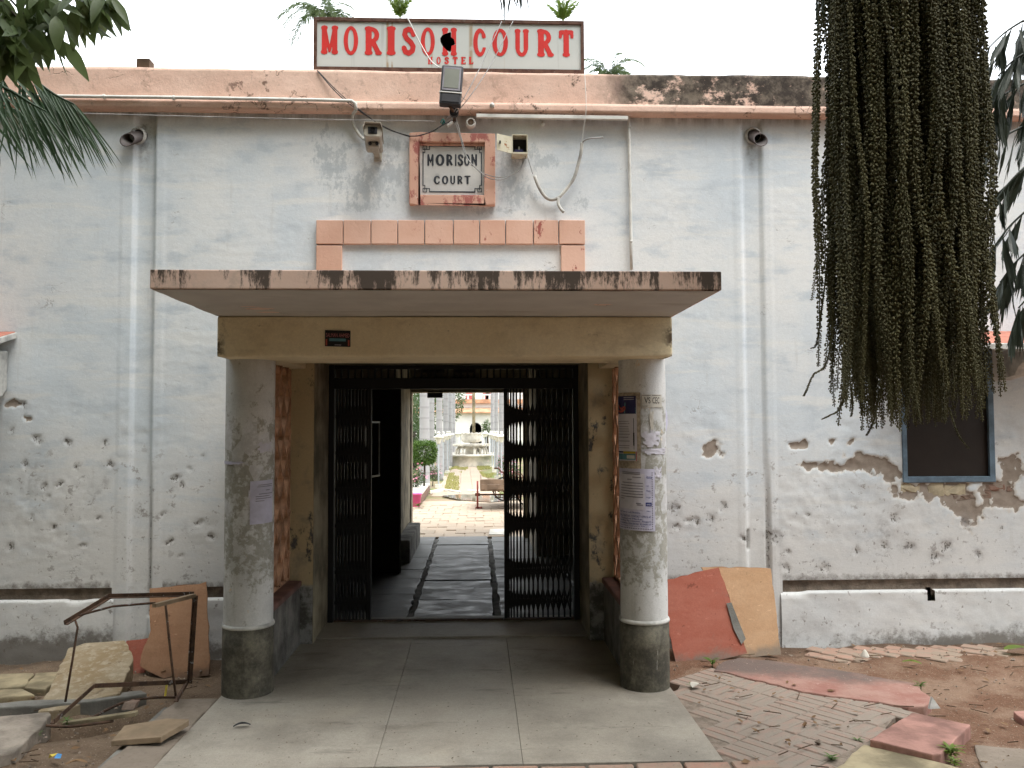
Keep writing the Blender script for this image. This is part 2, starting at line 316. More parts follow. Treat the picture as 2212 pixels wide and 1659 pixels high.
def m_floor():
    k = NT('porch_stone'); X, Y, Z = k.xyz(); n = k.noise(2.2, 6, .65); sp = k.noise(160, 2, .5); inf = k.n('ObjectInfo').outputs['Random']
    a = k.mix(inf, (.40, .355, .285), (.345, .325, .28)); c = k.mix(k.st(n, .3, .72), (.285, .255, .21), a); c = k.mix(k.ma('MULTIPLY', k.st(sp, .55, .7), .35), c, (.19, .18, .155)); c = k.mix(k.ma('MULTIPLY', k.st(sp, .42, .3), .25), c, (.45, .43, .38))
    st = k.noise(3, 6, .72, vec=k.vec((.45, 1.7, 1), (2, 5, 0), (0, 0, .35))); c = k.mix(k.ma('MULTIPLY', k.st(st, .56, .70), .6), c, (.11, .10, .083)); bt = k.noise(1.1, 6, .7, vec=k.vec((1, 1, 1), (4, 1, 0))); c = k.mix(k.ma('MULTIPLY', k.st(bt, .46, .66), .55), c, (.17, .155, .13)); ft = k.noise(14, 5, .7); c = k.mix(k.ma('MULTIPLY', k.st(ft, .62, .70), .35), c, (.12, .11, .09))
    ds = k.noise(.9, 5, .6, vec=k.vec((1, 1, 1), (7, 7, 0))); c = k.mix(k.ma('MULTIPLY', k.st(ds, .52, .66), .4), c, (.44, .39, .31))
    k.bump(k.ma('ADD', sp, n), .12, .003); k.fin(c, k.ma('ADD', .5, k.ma('MULTIPLY', n, .3)), .3, 0., .4)
m_floor()
def m_wet():
    k = NT('wet_flagstone'); n = k.noise(3.4, 6, .7, vec=k.vec((.8, 1.3, 1))); f = k.noise(30, 5, .6); inf = k.n('ObjectInfo').outputs['Random']
    c = k.mix(k.st(n, .4, .62), (.11, .105, .095), (.23, .225, .205)); c = k.mix(k.ma('MULTIPLY', inf, .3), c, (.10, .095, .085)); k.bump(f, .25, .003); k.fin(c, .5, .35)
    for l in list(k.b.inputs['Roughness'].links): k.t.links.remove(l)
    k.put(k.b.inputs['Roughness'], k.ma('ADD', .36, k.ma('MULTIPLY', k.st(n, .30, .66), .3)))
m_wet()
def m_dirt():
    k = NT('dirt'); X, Y, Z = k.xyz(); n = k.noise(1.3, 6, .65); f = k.noise(26, 6, .7); g = k.noise(90, 3, .6)
    c = k.mix(k.st(n, .35, .65), (.13, .092, .062), (.21, .155, .11)); rd = k.mix(k.st(k.noise(2.3, 6, .65), .4, .62), (.15, .083, .053), (.225, .15, .105))
    c = k.mix(k.st(X, .3, 1.2), c, rd); c = k.mix(k.st(f, .55, .75), c, (.085, .06, .042)); c = k.mix(k.st(g, .62, .70), c, (.36, .30, .235))
    wet = k.st(k.ma('ADD', Y, k.ma('MULTIPLY', k.ma('SUBTRACT', k.noise(3, 5, .7), .5), 1.2)), 6.0, 6.5); c = k.mix(k.ma('MULTIPLY', wet, .7), c, (.07, .052, .038)); yard = k.st(Y, 12.3, 12.8); sand = k.mix(k.st(k.noise(.6, 5, .6), .4, .62), (.30, .23, .155), (.16, .20, .07)); c = k.mix(yard, c, sand)
    k.bump(k.ma('ADD', f, k.ma('MULTIPLY', g, .5)), .8, .015); k.fin(c, .95, .1, 0., .5)
m_dirt()
def m_brick(name, a, b, gr, grt=.5):
    k = NT(name); inf = k.n('ObjectInfo').outputs['Random']; n = k.noise(7, 6, .7); f = k.noise(50, 4, .65)
    c = k.mix(inf, a, b); c = k.mix(k.ma('MULTIPLY', k.st(n, .5-.2*grt, .62), grt+.3), c, gr); c = k.mix(k.st(f, .6, .75), c, tuple(x*.55 for x in gr)); k.bump(k.ma('ADD', n, f), .5, .006); k.fin(c, .9, .15)
m_brick('paving_brick', (.32, .21, .165), (.27, .22, .18), (.265, .225, .185), .85)
m_brick('edge_brick', (.37, .215, .16), (.31, .215, .165), (.27, .215, .165), .75)
m_brick('path_brick', (.44, .345, .26), (.37, .30, .23), (.41, .34, .26), .5)
m_brick('wall_brick', (.235, .125, .09), (.20, .125, .095), (.22, .175, .14), .6)
m_brick('kerb_stone', (.26, .215, .17), (.22, .185, .15), (.20, .165, .13), .6)
def m_redslab():
    k = NT('red_concrete'); X, Y, Z = k.xyz(); n = k.noise(4, 7, .7); f = k.noise(60, 4, .6); c = k.mix(k.st(n, .35, .65), (.27, .13, .105), (.34, .21, .17))
    d = k.ma('ADD', k.st(k.ma('ADD', Y, k.ma('MULTIPLY', X, .25)), 5.75, 6.15), k.ma('MULTIPLY', k.ma('SUBTRACT', k.noise(3.2, 7, .75), .5), 2.4)); c = k.mix(k.ma('MULTIPLY', k.st(d, .1, 1.2), .9), c, (.12, .10, .088)); c = k.mix(k.st(f, .66, .72), c, (.5, .38, .32)); k.bump(k.ma('ADD', n, f), .4, .008); k.fin(c, .9, .15)
m_redslab()
def m_speck():
    k = NT('speckled_sandstone'); n = k.noise(3, 5, .6); s = k.noise(17, 6, .7); c = k.mix(k.st(n, .35, .65), (.24, .18, .105), (.28, .23, .155)); c = k.mix(k.st(s, .46, .68), c, (.36, .31, .23)); c = k.mix(k.st(k.noise(14, 4, .6), .6, .7), c, (.17, .13, .085)); k.bump(k.ma('ADD', s, n), .6, .012); k.fin(c, .9, .15)
m_speck()
simple('pale_rough_stone', (.29, .25, .205), .92, 5, .5, bs=.7, bd=.015, bsc=24)
simple('yellow_stone', (.31, .26, .165), .9, 4, .5, bs=.4, bd=.008, bsc=40)
simple('red_tile', (.33, .18, .145), .88, 5, .45, bs=.4, bd=.005, bsc=70)
simple('buff_tile', (.27, .20, .13), .85, 6, .25, bs=.4, bd=.006, bsc=60)
simple('grey_cement', (.19, .185, .165), .9, 5, .35, bs=.5, bd=.008, bsc=40)
def m_board(name, a, b, grime):
    k = NT(name); X, Y, Z = k.xyz(); n = k.noise(3, 6, .65, vec=k.vec((1, 1, 2.5))); f = k.noise(45, 4, .7); c = k.mix(k.st(n, .3, .7), a, b)
    c = k.mix(k.ma('MULTIPLY', k.st(k.noise(12, 5, .7), .64, .70), .7), c, tuple(x*.45 for x in a)); c = k.mix(k.st(f, .70, .74), c, tuple(min(1, x*1.7) for x in b))
    g = k.ma('ADD', k.st(Z, .22, .0), k.ma('MULTIPLY', k.ma('SUBTRACT', k.noise(6, 6, .7), .5), 1.5)); c = k.mix(k.st(g, .5, 1.1), c, grime); sc_ = k.noise(5, 6, .75, vec=k.vec((1, 1, 1.3), (2, 4, 1))); c = k.mix(k.ma('MULTIPLY', k.st(sc_, .55, .72), .45), c, grime); ws_ = k.noise(8, 6, .8, vec=k.vec((1, 1, 2.4), (6, 4, 1))); c = k.mix(k.ma('MULTIPLY', k.st(ws_, .60, .68), .4), c, tuple(min(1, x*1.5+.05) for x in b)); k.bump(f, .3, .004); k.fin(c, .85, .2, 0., .3)
m_board('brown_board', (.30, .165, .095), (.36, .215, .13), (.15, .10, .07)); m_board('red_board', (.33, .105, .07), (.37, .135, .095), (.20, .16, .13)); m_board('tan_board', (.46, .285, .16), (.52, .34, .205), (.26, .21, .16))
simple('board_edge', (.12, .09, .07), .9)
def m_rust(name, a, b, c3, me=.2):
    k = NT(name); n = k.noise(18, 6, .7); c = k.mix(k.st(n, .35, .6), a, b); c = k.mix(k.st(k.noise(30, 4, .6), .62, .68), c, c3); k.bump(n, .4, .003); k.fin(c, .75, .3, me)
m_rust('rusty_iron', (.055, .035, .025), (.11, .065, .042), (.26, .25, .24)); m_rust('sign_rust', (.07, .03, .02), (.12, .065, .045), (.15, .12, .10)); m_rust('cart_iron', (.07, .04, .03), (.14, .07, .045), (.2, .16, .13)); m_rust('box_metal', (.50, .46, .33), (.55, .52, .40), (.28, .12, .05), .05)
def m_black(name='gate_black', col=(.012, .012, .013), ro=.5): k = NT(name); k.bump(k.noise(60, 3, .6), .2, .002); k.fin(k.mix(k.noise(12, 4, .6), col, tuple(x*1.8 for x in col)), ro, .35)
m_black('gate_black', (.006, .006, .0065), .6); m_black('black_plastic', (.018, .018, .02), .42); m_black('cable_black', (.02, .02, .022), .6)
def m_sign():
    k = NT('sign_panel'); X, Y, Z = k.xyz(); n = k.noise(2, 4, .6); c = k.mix(n, (.50, .525, .50), (.60, .62, .59)); s = k.noise(4.2, 5, .7, vec=k.vec((1.6, 1, .06)))
    c = k.mix(k.ma('MULTIPLY', k.st(s, .6, .68), .55), c, (.42, .34, .22)); sm = k.noise(9, 5, .65, vec=k.vec((2, 1, .12), (4, 0, 0))); c = k.mix(k.ma('MULTIPLY', k.st(sm, .56, .72), .45), c, (.34, .34, .31))
    for x0, w in ((-.70, .010), (-.665, .006), (-.05, .014)):
        d = k.ma('ABSOLUTE', k.ma('SUBTRACT', X, x0)); c = k.mix(k.ma('MULTIPLY', k.st(d, w*1.6, w*.3), k.ma('MULTIPLY', k.st(k.noise(7, 4, .6), .3, .5), .75)), c, (.33, .21, .09))
    k.fin(c, .35, .4)
m_sign()
simple('sign_red', (.60, .035, .03), .45, 6, .12, bs=.05); simple('cut_black', (.006, .006, .006), .9)
simple('lamp_glass', (.24, .25, .215), .25, 5, .1, sp=.5, bs=0); simple('steel', (.42, .43, .43), .4, 20, .2, me=.6); simple('galvanised', (.47, .50, .53), .5, 8, .15, me=.2)
simple('white_pvc', (.66, .655, .61), .5, 6, .2); simple('old_pvc', (.50, .49, .45), .65, 8, .45); simple('brown_pvc', (.075, .06, .056), .5, 12, .3); simple('camera_beige', (.36, .33, .27), .5, 10, .25); simple('wire_grey', (.33, .33, .32), .6); simple('green_twine', (.03, .20, .19), .7)
def m_marble(): k = NT('marble'); n = k.noise(5, 6, .65); c = k.mix(k.st(n, .35, .7), (.52, .525, .51), (.64, .635, .60)); c = k.mix(k.ma('MULTIPLY', k.st(k.noise(14, 5, .7), .62, .7), .5), c, (.38, .38, .36)); k.fin(c, .5, .35)
m_marble(); simple('ink_grey', (.055, .062, .075), .7, 14, .5)
simple('terracotta', (.50, .28, .17), .85, 9, .4, bs=.5, bd=.006); simple('ledge_red', (.20, .105, .085), .7, 5, .4); simple('dark_plaster', (.20, .19, .17), .9, 5, .6, bs=.5, bd=.008); simple('ochre_dirty', (.34, .29, .20), .9, 3, .55, bs=.4, bd=.006); simple('passage_wall', (.26, .225, .17), .9, 2.5, .7); simple('dark_wood', (.03, .024, .02), .7); simple('ceiling_grey', (.14, .135, .12), .9)
simple('frame_blue', (.13, .19, .245), .6, 9, .35); simple('pane_dark', (.022, .016, .013), .35, 4, .2, sp=.3); simple('tile_red', (.42, .17, .12), .8, 10, .25); simple('old_white', (.52, .515, .48), .85, 9, .4); simple('cream_stone', (.46, .40, .28), .9, 9, .3, bs=.5); simple('mortar', (.23, .185, .145), .95, 12, .4, bs=.7, bd=.01)
def m_leaf(name, a, b, tr=.25, ro=.45, sp=.4):
    k = NT(name); inf = k.n('ObjectInfo').outputs['Random']; n = k.noise(7, 4, .6); c = k.mix(k.ma('MULTIPLY', k.ma('ADD', inf, n), .5), a, b); k.fin(c, ro, sp)
    t = k.n('BsdfTranslucent'); k.put(t.inputs[0], k.mix(.5, c, tuple(min(1, x*1.6) for x in b))); mx = k.n('MixShader'); mx.inputs[0].default_value = tr; k.t.links.new(k.b.outputs[0], mx.inputs[1]); k.t.links.new(t.outputs[0], mx.inputs[2]); k.t.links.new(mx.outputs[0], k.out.inputs[0])
m_leaf('mango_leaf', (.035, .062, .02), (.13, .175, .06)); m_leaf('palm_leaf', (.025, .055, .026), (.075, .12, .06), .25); m_leaf('royal_leaf', (.05, .085, .04), (.13, .17, .07), .35); m_leaf('fresh_leaf', (.10, .16, .025), (.22, .30, .06), .4); m_leaf('fish_leaf', (.028, .04, .028), (.07, .085, .06), .12, .4); m_leaf('strand_bud', (.045, .043, .020), (.15, .138, .065), .04, .65, .2); m_leaf('topiary_leaf', (.04, .085, .012), (.10, .18, .03), .2); m_leaf('tree_leaf', (.04, .075, .03), (.10, .15, .05), .3); m_leaf('lawn', (.22, .25, .06), (.40, .36, .15), .2, .9); m_leaf('petal', (.65, .22, .33), (.75, .36, .45), .2); m_leaf('dry_leaf', (.12, .065, .03), (.26, .16, .08), .1, .8)
simple('bark', (.09, .075, .06), .95, 9, .5, bs=.8, bd=.02, bsc=20)
def m_ptrunk():
    k = NT('palm_trunk'); X, Y, Z = k.xyz(); w = k.n('TexWave'); w.bands_direction = 'Z'; w.inputs['Scale'].default_value = 1.1; w.inputs['Distortion'].default_value = 1.5; w.inputs['Detail'].default_value = 3; k.put(w.inputs[0], k.co); n = k.noise(5, 5, .6)
    c = k.mix(n, (.32, .315, .32), (.43, .42, .42)); c = k.mix(k.ma('MULTIPLY', k.st(w.outputs[1], .85, .98), .3), c, (.19, .18, .175)); k.bump(w.outputs[1], .15, .02); k.fin(c, .9, .15)
m_ptrunk()
simple('lamp_white', (.74, .72, .64), .5, 5, .1); simple('fountain_stone', (.66, .62, .54), .9, 2.5, .35, bs=.4, bd=.01, bsc=20); simple('far_white', (.74, .73, .69), .9, .8, .15); simple('roof_tile', (.50, .28, .17), .9, 2.5, .35); simple('balcony_red', (.42, .10, .09), .8); simple('bucket_pink', (.75, .12, .34), .4, 3, .1); simple('cart_wood', (.23, .165, .12), .9, 4, .4); simple('cart_red', (.24, .05, .04), .7, 9, .4); simple('rubber', (.02, .02, .02), .8)
def m_water(): k = NT('puddle_water'); k.bump(k.noise(3, 2, .5), .02, .01); k.fin((.10, .085, .06), .04, .8)
m_water()
simple('paper_white', (.60, .585, .64), .75, 7, .15); simple('paper_lilac', (.52, .51, .62), .75, 7, .2); simple('paper_cream', (.55, .52, .45), .75, 8, .2); simple('poster_tan', (.38, .32, .24), .8, 40, .4); simple('print_navy', (.025, .025, .09), .6); simple('print_teal', (.10, .24, .27), .6, 9, .3); simple('print_red', (.45, .10, .07), .6); simple('print_yellow', (.50, .40, .05), .6); simple('print_grey', (.30, .29, .32), .7); simple('print_black', (.02, .02, .022), .7); simple('print_blue', (.03, .045, .20), .6); simple('print_pink', (.50, .17, .17), .6); simple('twig_brown', (.10, .065, .04), .9); simple('stone_bit', (.26, .21, .165), .95, 20, .5); simple('wrapper_yellow', (.70, .55, .08), .4); simple('wrapper_blue', (.05, .25, .55), .4)
# ================================================================== THE SETTING
WY = 6.5                                    # front wall plane
def poly_in(x, y, P):
    r = False; n = len(P)
    for i in range(n):
        a, b = P[i], P[(i+1) % n]
        if (a[1] > y) != (b[1] > y) and x < (b[0]-a[0])*(y-a[1])/(b[1]-a[1])+a[0]: r = not r
    return r
# ---- ground: one sheet, fine near the porch, coarse to the horizon
def ground():
    xs = np.concatenate([-np.geomspace(900, 6, 26), np.arange(-5.6, 5.7, .035), np.geomspace(6, 900, 26)])
    ys = np.concatenate([-np.geomspace(900, 4, 22), np.arange(-3, 3, .3), np.arange(3, 6.62, .035), np.arange(6.8, 13, .4), np.arange(13.2, 60, .6), np.geomspace(62, 1200, 24)])
    X, Y = np.meshgrid(xs, ys); Z = np.full_like(X, -.06)
    near = (Y < 6.65) & (Y > 2.5)
    lf = sstep(-1.55, -1.9, X); rt = sstep(1.2, 1.5, X)
    n = fbm(X*2.2, Y*2.2, 3, 5); n2 = fbm(X*9, Y*9, 8, 3)
    Zn = -.06+lf*(-.045+.05*n+.012*n2)+rt*(.012+.028*n+.008*n2-.02*sstep(5.6, 6.5, Y))
    p0 = atz(0, 1552); p1 = atz(300, 1500)                                     # the drain trench on the left
    t = ((X-p0.x)*(p1.x-p0.x)+(Y-p0.y)*(p1.y-p0.y))/((p1.x-p0.x)**2+(p1.y-p0.y)**2); cy = p0.y+(p1.y-p0.y)*t
    Zn -= lf*.14*np.exp(-((Y-cy+.03)/.10)**2)*sstep(1.25, .9, t)
    Z = np.where(near, Zn, Z); Z = np.where(Y > 12.45, -CG*(Y-12.4)-.035+.02*fbm(X*1.1, Y*1.1, 9, 3), Z); Z = np.where(Y > 70, -.55, Z)
    me = npmesh('ground', np.stack([X, Y, Z], -1).reshape(-1, 3), grid_faces(len(xs), len(ys)), True)
    return struct(link('ground', me, 'dirt'))
ground_o = ground()

# ---- porch floor: nine stone slabs, three across
pf = MB().box(-1.55, 1.19, 4.2, 7.28, -.12, -.022).build('porch_floor', 'grey_cement'); struct(pf)
xa, xb = -.50, .215
for (x0, x1) in ((-1.56, xa), (xa, xb), (xb, 1.195)):
    for (y0, y1) in ((4.19, 5.46), (5.46, 6.62)):
        g = .0009
        MB().box(x0+g, x1-g, y0+g, y1-g, -.03, random.uniform(-.002, .001)).build('slab', 'porch_stone', pf, bevel=.0018, seg=1)
MB().box(-1.245, .85, 6.626, 7.3, -.03, .012).build('slab', 'porch_stone', pf, bevel=.004)['label'] = 'dark threshold slab at the foot of the gate'
# ---- passage floor: wet flagstones with broken joints
ps = MB().box(-2.6, 2.2, 7.28, 12.45, -.12, -.03).build('passage_floor', 'dark_plaster'); struct(ps)
for (x0, x1, n, s) in ((-2.5, -1.3, 5, 1), (-1.3, -.60, 6, 2), (-.57, .145, 6, 3), (.18, .95, 8, 4), (.95, 2.1, 5, 5)):
    rnd = random.Random(s); y = 7.31
    cuts = sorted([7.31]+[7.31+5.1*(i+rnd.uniform(-.2, .2))/n for i in range(1, n)]+[12.42])
    for y0, y1 in zip(cuts, cuts[1:]):
        P = rough_poly([(x0+.01, y0+.008, 0), (x1-.01, y0+.008, 0), (x1-.01, y1-.008, 0), (x0+.01, y1-.008, 0)], .12, .012, int(y0*100)+s)
        MB().prism([p+Vector((0, 0, -.03)) for p in P], (0, 0, .03+rnd.uniform(-.006, .004))).build('slab', 'wet_flagstone', ps, bevel=.004, seg=1)
# ---- stone kerb strip left of the porch floor, brick course in front of it
ks = MB().box(-1.86, -1.565, 3.2, 5.2, -.14, -.03).build('kerb_strip', 'grey_cement'); struct(ks)
for i, (a, b) in enumerate(((3.3, 3.96), (3.97, 4.62), (4.63, 5.28))):
    P = rough_poly([(-1.83-.05*(i == 0), a, -.05), (-1.566, a, -.05), (-1.566, b, -.05), (-1.81, b, -.05)], .09, .010, i+40)
    MB().prism(P, (0, 0, .045)).build('kerb_stone', 'kerb_stone', ks, bevel=.006, seg=1)
bc = MB().box(-1.9, 1.5, 3.3, 4.185, -.14, -.05).build('brick_course', 'grey_cement'); struct(bc)
bm_edge = MB().box(-.11, .11, -.05, .05, -.05, .028).build('brick', 'edge_brick', bc, bevel=.006, seg=1); bm_edge.location = (-1.45, 4.125, -.03)
for j in range(3):
    for i in range(13):
        if i == 0 and j == 0: continue
        o = link('brick', bm_edge.data, None, bc); o.location = (-1.45+i*.232+(j % 2)*.11, 4.125-j*.112, -.03+random.uniform(-.006, .004)); o.rotation_euler = (random.uniform(-.03, .03), random.uniform(-.02, .02), random.uniform(-.02, .02))
# ---- brick-on-edge paving to the right, laid in turned panels
PAV = [atz(1458, 1496), atz(1478, 1462), atz(1560, 1450), atz(1760, 1480), atz(1952, 1522), atz(1885, 1600), atz(1800, 1662), atz(1700, 1720), atz(1570, 1700), atz(1562, 1642)]
PAV2 = [(p.x, p.y) for p in PAV]
pv = MB().prism([Vector((p.x, p.y, -.16)) for p in PAV], (0, 0, .149)).build('brick_paving', 'mortar'); struct(pv)
bb = None; rot = radians(38); R2 = Matrix.Rotation(rot, 2); Bk = .446
rnd = random.Random(5)
for I in range(-9, 16):
    for J in range(-9, 16):
        for r in range(2):
            for q in range(6):
                u, v = (.113+r*.226, .0377+q*.0753) if (I+J) % 2 else (.0377+q*.0753, .113+r*.226)
                c = R2 @ Vector((I*Bk+u, J*Bk+v)); c += Vector((1.9, 4.6))
                if not (poly_in(c.x, c.y, PAV2) or poly_in(c.x+.05, c.y-.02, PAV2)) or c.x < 1.24: continue
                a = rot+(0 if (I+J) % 2 else pi/2)+rnd.uniform(-.02, .02)
                if bb is None: bb = MB().box(-.1105, .1105, -.0362, .0362, -.08, 0).build('brick', 'paving_brick', pv, bevel=.006, seg=1); o = bb
                else: o = link('brick', bb.data, None, pv)
                o.location = (c.x, c.y, rnd.uniform(-.003, .002)-.006); o.rotation_euler = (rnd.uniform(-.008, .008), rnd.uniform(-.006, .006), a)
# ---- old brick pavers half buried along the wall on the right
ob = MB().prism([Vector((2.35, 5.75, -.14)), Vector((5.2, 5.62, -.14)), Vector((5.2, 6.45, -.14)), Vector((2.3, 6.45, -.14))], (0, 0, .055)).build('buried_paving', 'mortar'); struct(ob)
b0 = None
for i in range(24):
    for j in range(6):
        x = 2.5+i*.118+(j % 2)*.06; y = 5.74+j*.118
        if vnoise(x*1.9, y*2.7, 4) < .46+.10*(x < 3.2): continue
        if b0 is None: b0 = MB().box(-.052, .052, -.105, .105, -.05, 0).build('brick', 'edge_brick', ob, bevel=.006, seg=1); o = b0
        else: o = link('brick', b0.data, None, ob)
        o.location = (x, y, -.052+random.uniform(-.014, .006)); o.rotation_euler = (random.uniform(-.05, .05), random.uniform(-.05, .05), radians(45)+random.uniform(-.08, .08))

# ================================================================== THE GATEHOUSE
GH = thing('gatehouse', 'weathered white plastered gatehouse with pink parapet and projecting porch', 'building', (0, WY, 0))
OPEN = (-1.239, .846, 2.131)                # gate opening: left, right, top
wTL, wBR = at(1943, 752, WY), at(2150, 1041, WY); WIN = (wTL.x, wBR.x, wBR.z, wTL.z)
LWIN = (-4.9, -3.66, 1.15, 2.15)
def wpx(px, py): p = at(px, py, WY); return p.x, p.z
PXM = WY/FPX
BL = lambda X, Z, px, py, rx, ry: np.exp(-(((X-wpx(px, py)[0])/(rx*PXM))**2+((Z-wpx(px, py)[1])/(ry*PXM))**2)*.7)
PEEL = [(1538, 971, 24, 18), (1747, 1003, 20, 9), (1800, 1008, 34, 12), (1866, 1000, 48, 18), (1925, 1020, 18, 22), (1716, 960, 8, 8), (1735, 962, 8, 8), (1795, 952, 8, 7), (1840, 955, 12, 8), (1962, 1058, 28, 18), (2040, 1062, 60, 24), (2088, 1098, 34, 26), (2150, 1060, 40, 24), (2185, 1020, 22, 34), (2086, 1125, 14, 22), (2170, 1085, 40, 12), (30, 870, 14, 7), (60, 905, 12, 6)]
HOLE = [(80, 950, 6), (52, 873, 7), (145, 953, 5), (52, 1004, 5), (167, 1005, 4), (237, 1005, 6), (127, 1043, 5), (98, 1053, 5), (105, 1070, 3), (378, 1035, 7), (413, 1013, 4), (392, 1050, 4), (25, 930, 4), (1930, 1117, 6), (1908, 1178, 7), (1965, 1183, 8), (2045, 1182, 8), (2022, 1203, 8), (2114, 1198, 5), (2088, 1127, 7), (2160, 1142, 4), (1606, 1163, 6), (1674, 1160, 9), (1454, 1097, 8), (1562, 1092, 6), (1538, 1120, 6), (1505, 1124, 6), (1487, 1128, 5), (1460, 1142, 6), (214, 1120, 4), (390, 1200, 4), (115, 1140, 5), (365, 1170, 4), (300, 1105, 4), (430, 1130, 5), (455, 1160, 6), (1700, 1230, 7), (1780, 1225, 8), (225, 960, 5), (70, 1120, 4), (20, 1180, 5), (180, 1180, 4), (350, 1110, 4), (440, 985, 3), (1850, 1190, 5), (1745, 1110, 4), (1700, 1190, 5)]
SMUDGE = [(82, 1008, 13, 11), (205, 1068, 12, 12), (78, 1041, 14, 8), (1910, 1148, 13, 22), (1962, 1185, 14, 10), (2045, 1178, 12, 14), (2022, 1204, 13, 10), (2114, 1196, 10, 16), (2088, 1132, 12, 16), (1674, 1162, 12, 16), (1454, 1097, 12, 14), (1538, 1118, 10, 12), (400, 1140, 8, 10), (145, 960, 10, 10), (228, 1040, 8, 12), (1690, 1215, 10, 10), (308, 330, 10, 30), (1622, 330, 8, 26), (812, 330, 30, 26), (1110, 345, 30, 20)]
BLUE = [(720, 350, 40, 60), (790, 400, 70, 45), (850, 380, 45, 50), (700, 330, 24, 50), (1100, 380, 30, 55), (1120, 420, 40, 35), (1140, 335, 40, 22), (1255, 440, 16, 22), (1175, 350, 40, 20), (850, 310, 40, 14), (780, 445, 60, 14), (1060, 455, 60, 10)]
def smask(L, X, Z, kind):
    m = np.zeros_like(X); X, Z = X+.034*fbm(X*22, Z*22, 71, 4)*(kind > 0), Z+.034*fbm(X*22, Z*22, 91, 4)*(kind > 0)
    for q in L:
        m = np.maximum(m, BL(X, Z, q[0], q[1], q[2], q[3] if len(q) > 3 else q[2]))
    return m
def wall_front():
    xs = np.arange(-5.3, 5.9, .0138); zs = np.arange(-.25, 4.12, .0138)
    for e in (OPEN[0], OPEN[1], WIN[0]+.01, WIN[1]-.01): xs[np.argmin(abs(xs-e))] = e
    for e in (OPEN[2], WIN[2]+.01, WIN[3]-.01, .432): zs[np.argmin(abs(zs-e))] = e
    X, Z = np.meshgrid(xs, zs)
    peel = smask(PEEL, X, Z, 1); hole = smask([(a_, b_, r_*2.0) for a_, b_, r_ in HOLE], X, Z, 1); smu = smask(SMUDGE, X, Z, 1); blue = smask(BLUE, X, Z, 0)
    wob = fbm(X*18, Z*18, 31, 4); peelw = np.clip(peel+wob*.6*(peel > .08), 0, 1.2)
    d = .004*fbm(X*.9, Z*1.3, 1, 3)+.0008*fbm(X*5, Z*8, 2, 4)
    rg = np.abs(fbm(X*3.5, Z*8, 5, 4)); rmask = sstep(.47, .60, vnoise(X*1.3, Z*2.1, 12)); q_ = fbm(X*1.7, Z*3.6, 5, 5)*9; q_ = np.floor(q_)+sstep(.86, 1., q_-np.floor(q_)); d += .0004*rmask*np.mod(q_, 3)
    rb = sstep(.5, .9, Z)*sstep(2.0, 1.55, Z)*sstep(.40, .62, vnoise(X*1.6, Z*2.6, 21)); d += rb*(.002*fbm(X*14, Z*16, 6, 4)+.0009*np.floor(fbm(X*9, Z*11, 16, 4)*6))
    d -= .009*sstep(.44, .52, peelw)-.004*fbm(X*25, Z*25, 44, 3)*(peelw > .45)
    d -= .007*sstep(.6, .95, hole)
    edge = lambda a, b: sstep(a-.004, a+.010, X)*sstep(b+.004, b-.010, X)
    ch = (.8*edge(-2.603, -2.452)+.42*edge(2.066, 2.222))*sstep(4.02, 3.99, Z); d -= .042*ch
    fil = (edge(-2.703, -2.603)+edge(-2.452, -2.372)+edge(2.0, 2.066)+edge(2.222, 2.30)); d += fil*.0025*(1+.6*fbm(X*3, Z*2, 77, 3))
    ny = fbm(X*20, Z*2.0, 88, 3); cr = ((np.abs(X+2.455) < .012)+(np.abs(X-2.068) < .012)+(np.abs(X-2.225) < .014))*sstep(1.5, .7, Z)*(ny > -.05); d -= .03*cr; hole = np.maximum(hole, .8*cr)
    V = np.stack([X, WY-d-WY, Z], -1).reshape(-1, 3)
    xc = (X[:-1, :-1]+X[1:, 1:])/2; zc = (Z[:-1, :-1]+Z[1:, 1:])/2
    full = ((xc > -2.72) & (xc < -2.355)) | ((xc > 1.985) & (xc < 2.33)) | ((xc > -1.50) & (xc < 1.10))
    keep = (zc > .432) | full
    keep &= ~((xc > OPEN[0]) & (xc < OPEN[1]) & (zc < OPEN[2])); keep &= ~((xc > WIN[0]+.008) & (xc < WIN[1]-.008) & (zc > WIN[2]+.008) & (zc < WIN[3]-.008))
    keep &= ~((xc > LWIN[0]) & (xc < LWIN[1]) & (zc > LWIN[2]) & (zc < LWIN[3]))
    F = grid_faces(len(xs), len(zs), keep)
    me = npmesh('front_wall', V, F, True)
    dirt = np.exp(-((Z-.44)/.05)**2)*(1-full_at(X))*.8+np.exp(-(Z/.10)**2)*.6+.6*np.exp(-((np.abs(X-2.15)/.07)**2+((Z-3.85)/.16)**2))+.6*np.exp(-((np.abs(X+2.53)/.07)**2+((Z-3.85)/.16)**2))  # edge and foot dirt; last two blobs paint dirt and niche shade round the spouts
    for n_, a in (('peel', peelw), ('hole', hole), ('smudge', smu*.8), ('blue', blue), ('dirt', dirt)): attr(me, n_, a)
    o = link('front_wall', me, 'wall_wash', GH); return o
def full_at(x): return (((x > -2.72) & (x < -2.355)) | ((x > 1.985) & (x < 2.33)) | ((x > -1.50) & (x < 1.10))).astype(float)
fw = wall_front()
